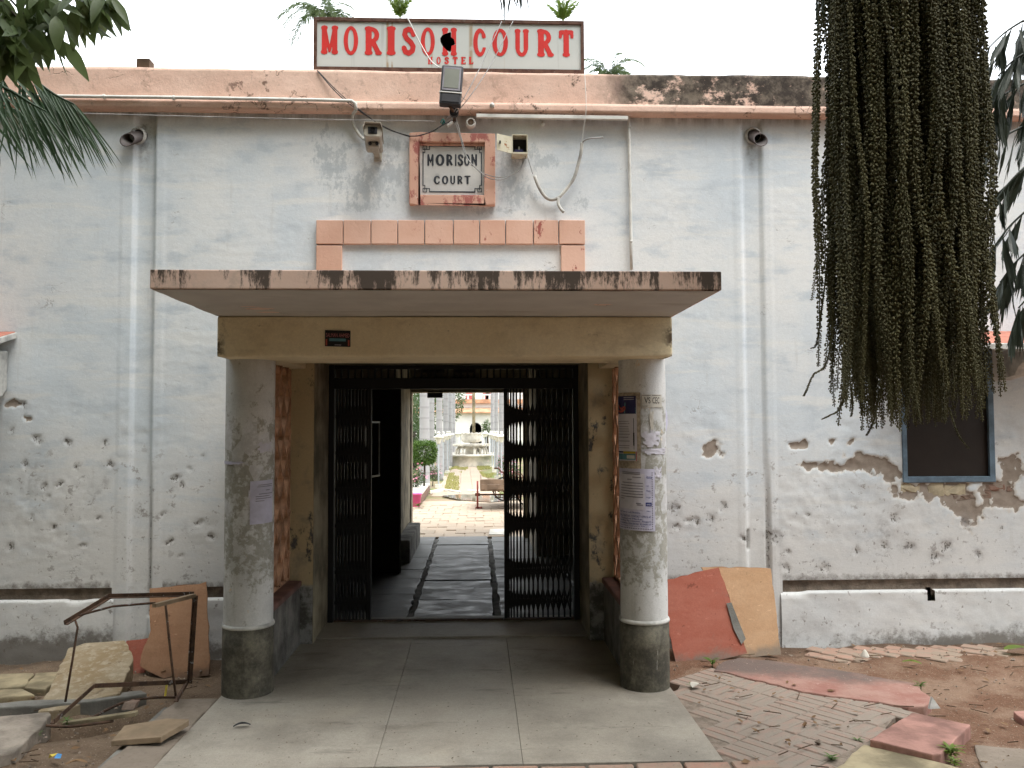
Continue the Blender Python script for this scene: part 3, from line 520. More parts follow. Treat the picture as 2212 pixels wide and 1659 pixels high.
# shader reads object space: keep the wall's own origin at world zero height and x
VH = at(2010, 1281, WY).x
def plinth(x0, x1):
    xs = np.arange(x0, x1+.001, .02); t = np.array([0, .004, .012, .03]+list(np.arange(.05, .62, .02)))      # t runs from the back edge over the lip and down
    X, T = np.meshgrid(xs, t); zt = .348
    Yv = np.where(T < .012, .06-T/.012*.07, -.014); Zv = np.where(T < .012, zt-T*.3, zt-.004-(T-.012))
    chip = sstep(.1, .5, fbm(X*3, T*0+3, 14, 4)); n = fbm(X*5, Zv*7, 15, 4)
    Yv = Yv-.008*n*(T > .004)+chip*.012*np.exp(-((zt-Zv)/.03)**2)*(T > .004); Zv = Zv-.010*chip*(T < .05)
    xc = (X[:-1, :-1]+X[1:, 1:])/2; zc_ = (Zv[:-1, :-1]+Zv[1:, 1:])/2; keep = ~((np.abs(xc-VH) < .022) & (zc_ > .265))
    me = npmesh('plinth', np.stack([X, Yv, Zv], -1).reshape(-1, 3), grid_faces(len(xs), len(t), keep), True)
    dirt = np.exp(-((Zv+.06)/(.06+.16*vnoise(X*1.1, X*0, 3)))**2)*(.3+1.3*vnoise(X*.8+3, X*0, 5))
    z0 = np.zeros_like(X)
    for n_, a in (('peel', z0), ('hole', z0), ('smudge', z0), ('blue', z0), ('dirt', dirt)): attr(me, n_, a)
    return link('plinth', me, 'plinth_wash', GH)
plinth(-5.3, -2.70); plinth(-2.375, -1.49); plinth(1.09, 2.0); plinth(2.315, 5.9)
MB().box(VH-.02, VH+.022, WY+.035, WY+.06, .2, .36).build('vent_hole', 'cut_black', GH)  # black box painted as the dark inside the vent opening
for (a, b) in ((-5.3, -2.70), (-2.375, -1.49), (1.09, 2.0), (2.315, 5.9)):
    MB().box(a, b, WY+.035, WY+.075, .30, .46).build('groove', 'mortar', GH)
# solid walls behind the face, roof slab, rear wall
core = MB()
for b in ((-14, OPEN[0], WY+.075, 7.25, -.3, 4.1), (OPEN[1], 14, WY+.075, 7.25, -.3, 4.1), (OPEN[0], OPEN[1], WY+.075, 7.25, OPEN[2]+.002, 4.1)): core.box(*b)
core.build('wall_core', 'ochre_dirty', GH)
for x0, x1 in ((OPEN[0]-.05, OPEN[0]+.002), (OPEN[1]-.002, OPEN[1]+.05)): MB().box(x0, x1, WY+.004, 7.245, -.1, OPEN[2]+.001).build('jamb', 'ochre_dirty', GH)
MB().box(OPEN[0], OPEN[1], WY+.004, WY+.08, OPEN[2]-.002, OPEN[2]+.04).build('lintel_edge', 'ochre_dirty', GH)
MB().box(-14, -5.3, WY, WY+.1, -.3, 4.1).build('side_wall', 'old_white', GH); MB().box(5.9, 14, WY, WY+.1, -.3, 4.1).build('side_wall', 'old_white', GH)
MB().box(-14, 14, 6.62, 12.4, 4.1, 4.2).build('roof_slab', 'grey_cement', GH)
FD = (-.945, .655, 2.08)                    # far doorway: left, right, top
MB().box(-14, FD[0], 12.2, 12.45, -.3, 4.1).box(FD[1], 14, 12.2, 12.45, -.3, 4.1).box(FD[0], FD[1], 12.2, 12.45, FD[2], 4.1).build('rear_wall', 'ochre_dirty', GH)
for b in ((-2.5, -2.4, 7.25, 9.9, -.1, 3), (-2.5, FD[0]-.0, 9.9, 10.0, -.1, 3), (-1.05, -.962, 10.0, 12.2, -.1, 3), (2.0, 2.1, 7.25, 10.6, -.1, 3), (.72, 2.1, 10.6, 10.7, -.1, 3), (.72, .80, 10.7, 12.2, -.1, 3)): MB().box(*b).build('passage_wall', 'ochre_dirty' if b[1] == -.962 else 'passage_wall', GH)
MB().box(-2.6, 2.2, 7.25, 12.2, 2.75, 2.85).build('passage_ceiling', 'ceiling_grey', GH)
MB().box(-.96, -.80, 10.1, 11.9, -.03, .27).build('ledge', 'dark_plaster', GH, bevel=.015)
MB().box(-.035, .035, -.02, .02, 0, 2.02, Matrix.Translation((-1.15, 9.55, 0)) @ Matrix.Rotation(radians(-20), 4, 'Z') @ Matrix.Scale(9, 4, (1, 0, 0))).build('door_leaf', 'dark_wood', GH)['label'] = 'dark wooden door leaf standing open in the passage'
nb = MB(); p, q = at(790, 912, 8.6), at(798, 1032, 8.6)
MB().bar((p.x, 8.6, p.z), (p.x, 8.6, q.z), .012, .012).bar((p.x, 8.6, p.z), (p.x+.09, 9.0, p.z), .02, .02).bar((p.x, 8.6, q.z), (p.x+.09, 9.0, q.z), .02, .02).bar((p.x+.09, 9.0, p.z), (p.x+.09, 9.0, q.z), .012, .012).build('notice_frame', 'steel', GH)
MB().box(-.72, -.50, 12.12, 12.19, 2.00, 2.075).build('meter_box', 'black_plastic', GH, bevel=.01)
# cornice band and parapet (fine grid so cracks and chips are relief)
def band(name, y, z0, z1, m, amp, ztopdrop=0):
    xs = np.arange(-9, 9.01, .03); zs = np.linspace(z0, z1, max(4, int((z1-z0)/.02)))
    X, Z = np.meshgrid(xs, zs); d = amp*fbm(X*3, Z*6, 51, 4)+.4*amp*fbm(X*14, Z*14, 52, 3)
    top = .012*fbm(xs*2.2, xs*0, 53, 4)*ztopdrop
    Z = Z+np.where(np.abs(Z-z1) < 1e-6, top[None, :], 0)
    V = np.stack([X, (y-WY)-d, Z], -1).reshape(-1, 3); F = grid_faces(len(xs), len(zs))
    # returns to the back: bottom and top
    nb_, nx = len(V), len(xs); back0 = V[:nx].copy(); back0[:, 1] = .10; back1 = V[-nx:].copy(); back1[:, 1] = .30
    i = np.arange(nx-1); Fb = np.stack([nb_+i, nb_+i+1, i+1, i], 1); Ft = np.stack([len(V)-nx+i, len(V)-nx+i+1, nb_+nx+i+1, nb_+nx+i], 1)
    Fk = np.stack([nb_+nx+i, nb_+nx+i+1, nb_+i+1, nb_+i], 1)
    me = npmesh(name, np.concatenate([V, back0, back1]), np.concatenate([F, Fb, Ft, Fk]), False)
    return link(name, me, m, GH)
zb0, zb1 = at(1000, 240, 6.40).z, at(1000, 221, 6.40).z; zp = at(1000, 155, 6.44).z
band('cornice', 6.40, zb0, zb1, 'pink_parapet', .004); band('parapet', 6.44, zb1-.03, zp, 'pink_parapet', .006, 1)
# ---- porch: columns, beam, canopy, side walls with pierced screens
CX = (-1.42, 1.045); CY = 5.385; CR = .148
for cx, lab in zip(CX, ('left', 'right')):
    prof = [(CR+.002*fbm(z*7, cx, 5, 3), z) for z in np.arange(.40, 2.08, .05)]
    c = MB().lathe(prof, (cx, CY, 0), 48).build('column', 'column_paint', GH, True)
    c['label'] = 'round porch column under the '+lab+' end of the ochre beam'
    MB().lathe([(CR+.006, -.05), (CR+.007, .1), (CR+.006, .25), (CR+.006, .408), (CR-.01, .412)], (cx, CY, 0), 48).build('column_base', 'column_cement', c, True)
    MB().lathe([(CR-.01, .402), (CR+.008, .404), (CR+.011, .412), (CR+.007, .424), (CR-.01, .432)], (cx, CY, 0), 48).build('ring', 'old_white', c, True)
BXL, BXR = -1.532, 1.168
MB().box(BXL, BXR, 5.05, 5.62, 2.04, 2.279).build('beam', 'ochre_beam', GH, bevel=.012)
for x0, x1 in ((BXL+.004, -1.30), (.925, BXR-.004)): MB().box(x0, x1, 5.622, WY-.004, 2.06, 2.279).build('side_beam', 'ochre_beam', GH, bevel=.01)
def canopy():
    xs = np.arange(BXL-.005, BXR+.006, .02); ys = np.arange(4.06, WY+.001, .02); X, Y = np.meshgrid(xs, ys)
    # soffit sheet with bare patches
    bare = np.zeros_like(X)
    for (px, py, rx, ry) in ((560, 668, .10, .045), (585, 676, .08, .04), (1300, 660, .05, .03), (540, 664, .05, .02)):
        p = atz(px, py, 2.279); bare = np.maximum(bare, np.exp(-(((X-p.x)/rx)**2+((Y-p.y)/ry)**2)))
    bare = bare+.5*fbm(X*12, Y*18, 61, 4)*(bare > .1)
    p = atz(945, 660, 2.279); rr = np.hypot((X-p.x)/.22, (Y-p.y)/.14); rose = np.exp(-((rr-1)/.12)**2)*.008
    Z = 2.281+.004*fbm(X*3, Y*5, 62, 4)+.012*sstep(.4, .55, bare)-rose
    me = npmesh('soffit', np.stack([X, Y-WY, Z], -1).reshape(-1, 3), grid_faces(len(xs), len(ys)), True); attr(me, 'bare', bare)
    c = MB().box(BXL-.012, BXR+.012, 4.05, WY-.003, 2.284, 2.376).build('canopy', 'pink_canopy', GH, bevel=.006)
    link('soffit', me, 'soffit_paint', c)
canopy()
for sx, x in ((-1, -1.43), (1, 1.05)):
    MB().box(x-.10, x+.10, 5.5, WY-.004, -.05, .43).build('side_wall', 'dark_plaster', GH, bevel=.012)
    MB().box(x-.115, x+.115, 5.48, WY-.02, .432, .475).build('ledge', 'ledge_red', GH, bevel=.012)
    sc = MB().box(x-.022, x+.022, 5.50, 5.53, .475, 2.055).box(x-.022, x+.022, 6.46, 6.49, .475, 2.055).box(x-.022, x+.022, 5.53, 6.46, .475, .50).build('lattice_screen', 'terracotta', GH, bevel=.006, seg=1)
    y0, y1, z0, z1 = 5.53, 6.46, .50, 2.055; W_, H_ = .20, .30
    for dgn in (-1, 1):
        for i in range(-12, 18):
            # bars of slope H_/W_ clipped to the screen
            a = y0+i*W_*1.0; pts = []
            for (yy, zz) in ((y0, None), (y1, None), (None, z0), (None, z1)):
                if yy is not None: zz2 = z0+(yy-a)*H_/W_*dgn; ok = z0-1e-6 <= zz2 <= z1+1e-6; P = (yy, zz2)
                else: yy2 = a+(zz-z0)*W_/H_*dgn; ok = y0-1e-6 <= yy2 <= y1+1e-6; P = (yy2, zz)
                if ok: pts.append(P)
            pts = sorted(set((round(u, 4), round(w, 4)) for u, w in pts))
            if len(pts) >= 2 and (abs(pts[0][0]-pts[-1][0])+abs(pts[0][1]-pts[-1][1])) > .1:
                off = .004*dgn
                MB().bar((x+off, pts[0][0], pts[0][1]), (x+off, pts[-1][0], pts[-1][1]), .052, .034, (0, 1, .2)).build('lattice_bar', 'terracotta', sc)
# ---- pink block frame above the canopy
def px_box(x0, y0, x1, y1, Y, dep): a, b = at(x0, y0, Y), at(x1, y1, Y); return (a.x, b.x, Y, Y+dep, b.z, a.z)
tf = MB().box(-1.22, .82, WY-.012, WY+.01, 2.80, 3.19).build('panel_frame', 'wall_wash', GH)
for n_ in ('peel', 'hole', 'smudge', 'blue', 'dirt'): attr(tf.data, n_, np.zeros(len(tf.data.vertices)))
edges = [682, 741, 801, 859, 917, 979, 1036, 1092, 1152, 1207, 1265]
for a, b in zip(edges, edges[1:]):
    B = list(px_box(a+1, 475, b-1, 527, WY-.045, .05)); MB().box(*B).build('frame_block', 'pink_trim', tf, bevel=.005)
for a, b in ((682, 739), (1211, 1265)): B = list(px_box(a+1, 530, b-1, 582, WY-.045, .05)); B[4] = 2.37; MB().box(*B).build('frame_block', 'pink_trim', tf, bevel=.005)
# ---- name plaque with moulded frame
plq = MB(); A, B = at(884, 286, 6.44), at(1070, 442, 6.44); C, D = at(906, 306, 6.44), at(1048, 421, 6.44)
plq.box(A.x, C.x, 6.44, 6.51, B.z, A.z).box(D.x, B.x, 6.44, 6.51, B.z, A.z).box(C.x, D.x, 6.44, 6.51, C.z, A.z).box(C.x, D.x, 6.44, 6.51, B.z, D.z)
PQ = plq.build('name_plaque', 'plaque_frame_paint', GH, bevel=.008); PQ['label'] = 'framed marble name plaque above the porch'
for (x0, x1, z0, z1) in ((C.x+.002, D.x-.002, C.z-.02, C.z-.002),):
    if z1: MB().box(x0, x1, 6.462, 6.505, z0, z1).build('moulding', 'plaque_frame_paint', PQ, bevel=.006)
MB().box(C.x, D.x, 6.476, 6.508, D.z, C.z).build('panel', 'marble', PQ)
# ---- right window, its sunshade, broken plaster under it
wn = MB(); x0, x1, z0, z1 = WIN; t = .045
wn.box(x0, x0+t*.8, WY-.012, WY+.05, z0, z1).box(x1-t, x1, WY-.012, WY+.05, z0, z1).box(x0+t*.8, x1-t, WY-.012, WY+.05, z0, z0+t).box(x0+t*.8, x1-t, WY-.012, WY+.05, z1-t, z1)
wo = wn.build('window', 'frame_blue', GH, bevel=.006); wo['label'] = 'dark window with worn blue frame behind the hanging strands'
MB().box(x0+.02, x1-.02, WY+.018, WY+.03, z0+.02, z1-.02).build('pane', 'pane_dark', wo)
MB().box(x0+.0, x1-.0, WY+.04, WY+.074, z0-.02, z1+.02).build('backing', 'pane_dark', wo)
sh = [at(2080, 733, 6.48), at(2080, 750, 6.05)]
zt = at(2150, 717, WY).z; ze = at(2150, 742, 6.06).z
def sunshade(xa_, xb_, ya_, z_top, z_edge, lab):
    s = MB().prism([Vector((xa_, WY-.002, z_top)), Vector((xb_, WY-.002, z_top)), Vector((xb_, ya_, z_edge)), Vector((xa_, ya_, z_edge))], (0, 0, -.045)).build('sunshade', 'old_white', GH, bevel=.006); s['label'] = lab
    MB().prism([Vector((xa_+.012, WY-.004, z_top+.006)), Vector((xb_-.012, WY-.004, z_top+.006)), Vector((xb_-.012, ya_+.012, z_edge+.006)), Vector((xa_+.012, ya_+.012, z_edge+.006))], (0, 0, -.01)).build('red_top', 'tile_red', s)
    return s
s1 = sunshade(x0-.12, 5.4, 6.05, zt, ze, 'red topped sunshade over the right window')
bx = at(2190, 780, 6.3).x
MB().prism([Vector((bx, WY-.003, ze-.045)), Vector((bx, 6.12, ze-.045)), Vector((bx, 6.14, ze-.10)), Vector((bx, 6.25, ze-.16)), Vector((bx, 6.30, ze-.22)), Vector((bx, WY-.003, ze-.25))], (.10, 0, 0)).build('bracket', 'old_white', s1, bevel=.008)
zl = at(20, 718, WY).z; zle = at(5, 742, 6.1).z
xl = at(37, 722, WY).x
s2 = sunshade(-5.6, xl, 6.06, zl, zle, 'red topped sunshade at the left picture edge')
MB().prism([Vector((xl-.16, WY-.003, zle-.02)), Vector((xl-.16, 6.14, zle-.045)), Vector((xl-.16, 6.16, zle-.15)), Vector((xl-.16, 6.26, zle-.30)), Vector((xl-.16, 6.34, zle-.38)), Vector((xl-.16, 6.44, zle-.36)), Vector((xl-.16, WY-.003, zle-.30))], (.10, 0, 0)).build('bracket', 'old_white', s2, bevel=.012)
MB().box(LWIN[0], LWIN[1], WY+.03, WY+.074, LWIN[2], LWIN[3]).build('window', 'pane_dark', GH)['label'] = 'dark window at the left picture edge'
rnd = random.Random(11)
for (a, b, c_, d_, m) in ((1945, 1044, 1988, 1062, 'cream_stone'), (2006, 1044, 2040, 1072, 'cream_stone'), (2042, 1047, 2088, 1070, 'cream_stone'), (2090, 1044, 2118, 1058, 'cream_stone'), (2060, 1070, 2108, 1080, 'wall_brick'), (2096, 1062, 2142, 1076, 'wall_brick'), (2128, 1046, 2172, 1060, 'wall_brick'), (2176, 1050, 2222, 1062, 'wall_brick')):
    p, q = at(a, b, WY), at(c_, d_, WY); P = rough_poly([(p.x, 0, 0), (q.x, 0, 0), (q.x, p.z-q.z, 0), (p.x, p.z-q.z, 0)], .025, .011 if m == 'cream_stone' else .007, int(a))
    MB().prism([Vector((v.x, WY+.006+rnd.uniform(-.004, .004), q.z+v.y)) for v in P], (0, .03, 0)).build('brick' if m == 'wall_brick' else 'stone', m, fw, bevel=.003, seg=1)
# ---- drain spouts
for (px, py, dx, lab, m) in ((308, 290, -.03, 'brown drain spout at the head of the left wall channel', 'brown_pvc'), (1620, 290, .02, 'dark drain spout at the head of the right wall channel', 'brown_pvc')):
    a = at(px, py, WY+.05); d = Vector((dx*2.2, -.12, -.085)); b = a+d
    pr = MB(); n = 20; ring = lambda c, r: [c+r*Vector((cos(2*pi*k/n), .25*sin(2*pi*k/n), sin(2*pi*k/n))) for k in range(n)]
    R = [ring(a, .056), ring(b, .056), ring(b, .048), ring(a, .048)]; vs = sum(R, []); fs = [(i*n+k, i*n+(k+1) % n, (i+1)*n+(k+1) % n, (i+1)*n+k) for i in range(3) for k in range(n)]
    pr.add(vs, fs); o = pr.build('drain_spout', m, GH, True); o['label'] = lab
    MB().lathe([(.001, 0), (.046, 0)], a+d*.35, 20, Matrix.Rotation(pi/2, 4, 'X')).build('bore', 'cut_black', o)
    MB().lathe([(.05, 0), (.068, .004), (.062, .016), (.05, .02)], a+d*.30, 20, Matrix.Rotation(pi/2, 4, 'X')).build('mortar_collar', 'old_white', o, True)
# ================================================================== LETTERING (drawn as distance fields, cut out by marching squares)
def s_cap(x, y, x0, y0, x1, y1, r0, r1=None):
    r1 = r0 if r1 is None else r1; dx, dy = x1-x0, y1-y0; L = dx*dx+dy*dy+1e-12; t = np.clip(((x-x0)*dx+(y-y0)*dy)/L, 0, 1)
    return np.hypot(x-x0-t*dx, y-y0-t*dy)-(r0+(r1-r0)*t)
def s_ell(x, y, cx, cy, rx, ry): return (np.sqrt(((x-cx)/rx)**2+((y-cy)/ry)**2)-1)*min(rx, ry)
def s_path(x, y, P, r):
    d = 9.
    for (a, b), (c, e) in zip(P, P[1:]): d = np.minimum(d, s_cap(x, y, a, b, c, e, r))
    return d
def glyph(ch, x, y, sr):
    m = np.minimum; w = .102 if sr else .092; B = .075
    def stem(X, top=True, bot=True, lo=.085, hi=.915, r=w):
        d = s_cap(x, y, X, lo, X, hi, r)
        if sr and bot: d = m(d, s_cap(x, y, X-.062, B-.004, X+.062, B-.004, .072))
        if sr and top: d = m(d, s_cap(x, y, X-.062, 1-B+.004, X+.062, 1-B+.004, .072))
        return d
    if ch == 'M': 
        a, b = .13, .55; d = m(stem(a), stem(b)); c = (a+b)/2; e = .10 if sr else .3
        return m(d, m(s_cap(x, y, a+.02, .88, c, e, .07, .05), s_cap(x, y, b-.02, .88, c, e, .07, .05)))
    if ch == 'N': a, b = .13, .50; return m(m(stem(a), stem(b)), s_cap(x, y, a, .90, b, .10, .075))
    if ch == 'O': return np.maximum(s_ell(x, y, .26, .5, .26, .5), -s_ell(x, y, .26, .5, .108 if sr else .10, .375 if sr else .345))
    if ch == 'I': return stem(.13)
    if ch == 'R':
        bowl = np.maximum(s_ell(x, y, .21, .70, .27, .285), -s_ell(x, y, .22, .70, .10, .14)); bowl = np.maximum(bowl, .13-x)
        d = m(stem(.13), bowl); d = m(d, s_cap(x, y, .27, .46, .43, .12, .085)); return m(d, s_cap(x, y, .42, B-.01, .50, B-.01, .072)) if sr else d
    if ch == 'S': return s_path(x, y, [(.42, .74), (.38, .86), (.25, .915), (.13, .86), (.10, .73), (.17, .60), (.33, .46), (.41, .32), (.38, .17), (.25, .085), (.13, .13), (.08, .26)], .090 if sr else .09)
    if ch == 'C':
        d = np.maximum(s_ell(x, y, .27, .5, .27, .5), -s_ell(x, y, .29, .5, .11, .35)); d = np.maximum(d, -np.maximum(.29-x, np.abs(y-.5)-.17)); return m(d, s_ell(x, y, .43, .745, .08, .10)) if sr else d
    if ch == 'U':
        a, b = .13, .50; d = m(stem(a, True, False, .3), stem(b, True, False, .3)); r = np.maximum(s_ell(x, y, .315, .33, .275, .33), -s_ell(x, y, .315, .34, .10, .20)); return m(d, np.maximum(r, y-.36))
    if ch == 'T':
        d = m(stem(.27, False, True), s_cap(x, y, .08, .915, .46, .915, .08)); return m(d, m(s_cap(x, y, .065, .88, .055, .74, .06), s_cap(x, y, .475, .88, .485, .74, .06))) if sr else d
    if ch == 'H': return m(m(stem(.13), stem(.47)), s_cap(x, y, .13, .5, .47, .5, .07))
    if ch == 'E': d = stem(.13); d = m(d, s_cap(x, y, .13, .92, .42, .92, .07)); d = m(d, s_cap(x, y, .13, .5, .36, .5, .06)); d = m(d, s_cap(x, y, .13, .08, .44, .08, .07)); return m(d, m(s_cap(x, y, .43, .1, .45, .22, .05), s_cap(x, y, .42, .9, .42, .78, .05)))
    if ch == 'L': d = m(stem(.13), s_cap(x, y, .13, .08, .42, .08, .07)); return m(d, s_cap(x, y, .43, .1, .45, .25, .05))
GW = dict(M=.68, N=.63, O=.52, I=.26, R=.56, S=.50, C=.52, U=.63, T=.54, H=.60, E=.50, L=.50)
def s_poly(x, y, P):
    d = np.full_like(x, 1e9); ins = np.zeros(x.shape, bool)
    for i in range(len(P)):
        a, b = P[i], P[(i+1) % len(P)]; d = np.minimum(d, s_cap(x, y, a[0], a[1], b[0], b[1], 0))
        c = (a[1] > y) != (b[1] > y); xx = (b[0]-a[0])*(y-a[1])/((b[1]-a[1]) or 1e-9)+a[0]; ins ^= c & (x < xx)
    return np.where(ins, -d, d)
def march(D, xs, ys):
    V = []; F = []; idx = {}
    def vert(k, p):
        if k not in idx: idx[k] = len(V); V.append(p)
        return idx[k]
    ny, nx = D.shape; ins = D < 0
    for j in range(ny-1):
        for i in range(nx-1):
            c = ((i, j), (i+1, j), (i+1, j+1), (i, j+1))
            if not (ins[j, i] or ins[j, i+1] or ins[j+1, i+1] or ins[j+1, i]): continue
            f = []
            for q in range(4):
                a, b = c[q], c[(q+1) % 4]; A, Bv = D[a[1], a[0]], D[b[1], b[0]]
                if A < 0: f.append(vert(a, (xs[a[0]], ys[a[1]])))
                if (A < 0) != (Bv < 0):
                    t = A/(A-Bv); f.append(vert((min(a, b), max(a, b)), (xs[a[0]]+(xs[b[0]]-xs[a[0]])*t, ys[a[1]]+(ys[b[1]]-ys[a[1]])*t)))
            if len(f) > 2: F.append(f)
    return V, F
def letter_mesh(ch, x0, z0, w, h, y, sr, parent, m, cut=None, res=30, name='letter'):
    gw = GW[ch]; xs = np.linspace(-.03, gw+.03, int(res*1.1)); ys = np.linspace(-.02, 1.02, res*2); X, Y = np.meshgrid(xs, ys); D = glyph(ch, X, Y, sr)
    if cut is not None: D = np.maximum(D, -cut(x0+X/gw*w, z0+Y*h))
    V, F = march(D, xs, ys)
    if not V: return
    mb = MB(); mb.add([(x0+a/gw*w, y, z0+b*h) for a, b in V], F); return mb.build(name, m, parent)
# ---- roof sign
SY = 6.56; a, b = at(678, 40, SY), at(1262, 156, SY); SX0, SX1, SZ0, SZ1 = a.x, b.x, at(970, 157, SY).z, at(970, 42, SY).z
SG = thing('signboard', 'long white roof signboard with red slab lettering and a hole', 'sign', (0, SY, SZ0))
t = .030
MB().box(SX0, SX1, SY-.012, SY+.13, SZ1-t, SZ1).build('frame_rail', 'sign_rust', SG, bevel=.003); MB().box(SX0, SX1, SY-.012, SY+.13, SZ0-.03, SZ0+t*1.1).build('frame_rail', 'sign_rust', SG, bevel=.003)
for x in (SX0, SX1-.026): MB().box(x, x+.026, SY-.0115, SY+.13, SZ0+t*1.1, SZ1-t).build('frame_post', 'sign_rust', SG)
MB().box(SX0+.02, SX1-.02, SY+.10, SY+.125, SZ0+.02, SZ1-.02).build('back_sheet', 'cut_black', SG)
def sp(px, py): q = at(px, py, SY); return (q.x, q.z)
zm = lambda zx, zy: sp((1200+zx/1.9235)*.5486, zy/1.9235*.5486)
HOLEP = [zm(*q) for q in ((1107, 241), (1108, 285), (1128, 293), (1141, 340), (1112, 346), (1110, 372), (1103, 396), (1076, 382), (1046, 352), (1028, 318), (1026, 288), (1044, 264))]
cutf = lambda X, Z: s_poly(np.asarray(X, float), np.asarray(Z, float), HOLEP)
xs = np.linspace(SX0+.02, SX1-.02, 170); zs = np.linspace(SZ0+.02, SZ1-.02, 36); X, Z = np.meshgrid(xs, zs); V, F = march(-cutf(X, Z), xs, zs)
mb = MB(); mb.add([(p, SY, q) for p, q in V], F); mb.build('panel', 'sign_panel', SG)
for (ch, xa_, xb_, ya_, yb_) in (('M', 125, 252, 195, 410), ('O', 296, 404, 198, 418), ('R', 455, 582, 202, 417), ('I', 622, 688, 202, 417), ('S', 736, 840, 203, 423), ('O', 880, 985, 208, 424), ('N', 1040, 1152, 212, 422), ('C', 1276, 1372, 216, 430), ('O', 1420, 1540, 217, 428), ('U', 1590, 1697, 222, 430), ('R', 1760, 1884, 222, 430), ('T', 1924, 2036, 228, 430)):
    p, q = zm(xa_, ya_), zm(xb_, yb_); letter_mesh(ch, p[0], q[1], q[0]-p[0], p[1]-q[1], SY-.0025, True, SG, 'sign_red', cutf if ch == 'N' else None)
for (ch, xa_, xb_) in (('H', 934, 968), ('O', 998, 1030), ('S', 1058, 1092), ('T', 1120, 1158), ('E', 1184, 1220), ('L', 1244, 1278)):
    p, q = zm(xa_, 431), zm(xb_, 487); letter_mesh(ch, p[0], q[1], q[0]-p[0], p[1]-q[1], SY-.0025, True, SG, 'sign_red', None, 18)
for i, (u, v) in enumerate(((.1, .1), (.9, .1))): x = SX0+(SX1-SX0)*u; MB().bar((x, SY+.13, SZ1-.1), (x, SY+.55, 4.2), .025, .025).build('stay', 'sign_rust', SG)
# ---- plaque lettering and key border
pz = lambda zx, zy: (lambda q: (q.x, q.z))(at((1340+zx/1.9404)*.5486, (360+zy/1.9404)*.5486, 6.476))
for word, row in (('MORISON', [(662, 716), (728, 796), (806, 864), (874, 890), (896, 940), (945, 990), (998, 1048)]), ('COURT', [(714, 762), (776, 826), (838, 880), (892, 938), (948, 996)])):
    z_a, z_b = ((480, 570) if word == 'MORISON' else (644, 710))
    for ch, (xa_, xb_) in zip(word, row): p, q = pz(xa_, z_a), pz(xb_, z_b); letter_mesh(ch, p[0], q[1], q[0]-p[0], p[1]-q[1], 6.4735, False, PQ, 'ink_grey', None, 24)
def line(mb, zx0, zy0, zx1, zy1, w=.0075):
    p, q = pz(zx0, zy0), pz(zx1, zy1); mb.box(min(p[0], q[0])-w/2, max(p[0], q[0])+w/2, 6.4738, 6.4745, min(p[1], q[1])-w/2, max(p[1], q[1])+w/2)
L, R, T, Bm = 632, 1078, 418, 768
for seg in (((682, T, 1030, T), (682, Bm, 1026, Bm), (L, 464, L, 718), (R, 470, R, 716)),): 
    for s_ in seg: k = MB(); line(k, *s_); k.build('border', 'ink_grey', PQ)
for (cx, cy, sx, sy) in ((L, T, 1, 1), (R, T, -1, 1), (L, Bm, 1, -1), (R, Bm, -1, -1)):
    k = MB(); k2 = MB()
    for s_ in ((cx, cy, cx+28*sx, cy), (cx, cy+26*sy, cx+28*sx, cy+26*sy), (cx, cy+6*sy, cx, cy+20*sy), (cx+28*sx, cy+6*sy, cx+28*sx, cy+20*sy), (cx+50*sx, cy, cx+50*sx, cy+26*sy), (cx+34*sx, cy+26*sy, cx+44*sx, cy+26*sy), (cx+14*sx, cy+14*sy, cx+14*sx, cy+50*sy), (cx, cy+50*sy, cx+8*sx, cy+50*sy)): line(k, *s_, w=.006)
    k.build('corner_knot', 'ink_grey', PQ)

# ================================================================== FITTINGS ON THE WALL
def wire(name, pts, r, m, lab, cat='cable', n=6, parent=None):
    o = MB().tube(spline(pts, 8), r, n).build(name, m, parent, True)
    return tag(o, lab, cat) if lab else o
# floodlight on a stub arm
fl = thing('floodlight', 'black floodlight strapped in front of the parapet below the sign', 'floodlight', at(976, 262, 6.46))
M = Matrix.Translation(at(975, 187, 6.22)) @ Matrix.Rotation(radians(4), 4, 'Y') @ Matrix.Rotation(radians(-6), 4, 'X')
hw, hh = .080, .155
mb = MB().box(-hw, hw, -.03, .035, -hh, hh, M); mb.build('housing', 'black_plastic', fl, bevel=.016, seg=3)
MB().box(-hw+.014, hw-.014, -.034, -.028, -.045, hh-.018, M).build('reflector_rim', 'print_grey', fl); MB().box(-hw+.026, hw-.026, -.037, -.033, -.028, hh-.034, M).build('lens', 'lamp_glass', fl)
MB().box(-hw+.018, hw-.018, -.0335, -.028, -hh+.02, -.075, M).build('driver_cover', 'cable_black', fl); MB().box(-hw-.003, hw+.003, -.036, .038, -.066, -.058, M).build('strap', 'white_pvc', fl)
for i in range(7): MB().box(-.06+i*.02-.003, -.06+i*.02+.003, .034, .06, -.11, .11, M).build('cooling_fin', 'black_plastic', fl)
p = at(981, 243, 6.30); MB().lathe([(.001, -.02), (.034, -.02), (.034, .02), (.001, .02)], p, 16, Matrix.Rotation(pi/2, 4, 'X')).build('knuckle', 'black_plastic', fl)
MB().tube([M @ Vector((0, 0, -hh)), p, at(982, 262, 6.47)], .012, 8).build('arm', 'rusty_iron', fl, True)
MB().box(-.028, .028, -.01, .01, -.012, .012, Matrix.Translation(at(972, 268, 6.42)) @ Matrix.Rotation(radians(-38), 4, 'Y')).build('wire_cap', 'old_pvc', fl, bevel=.006)
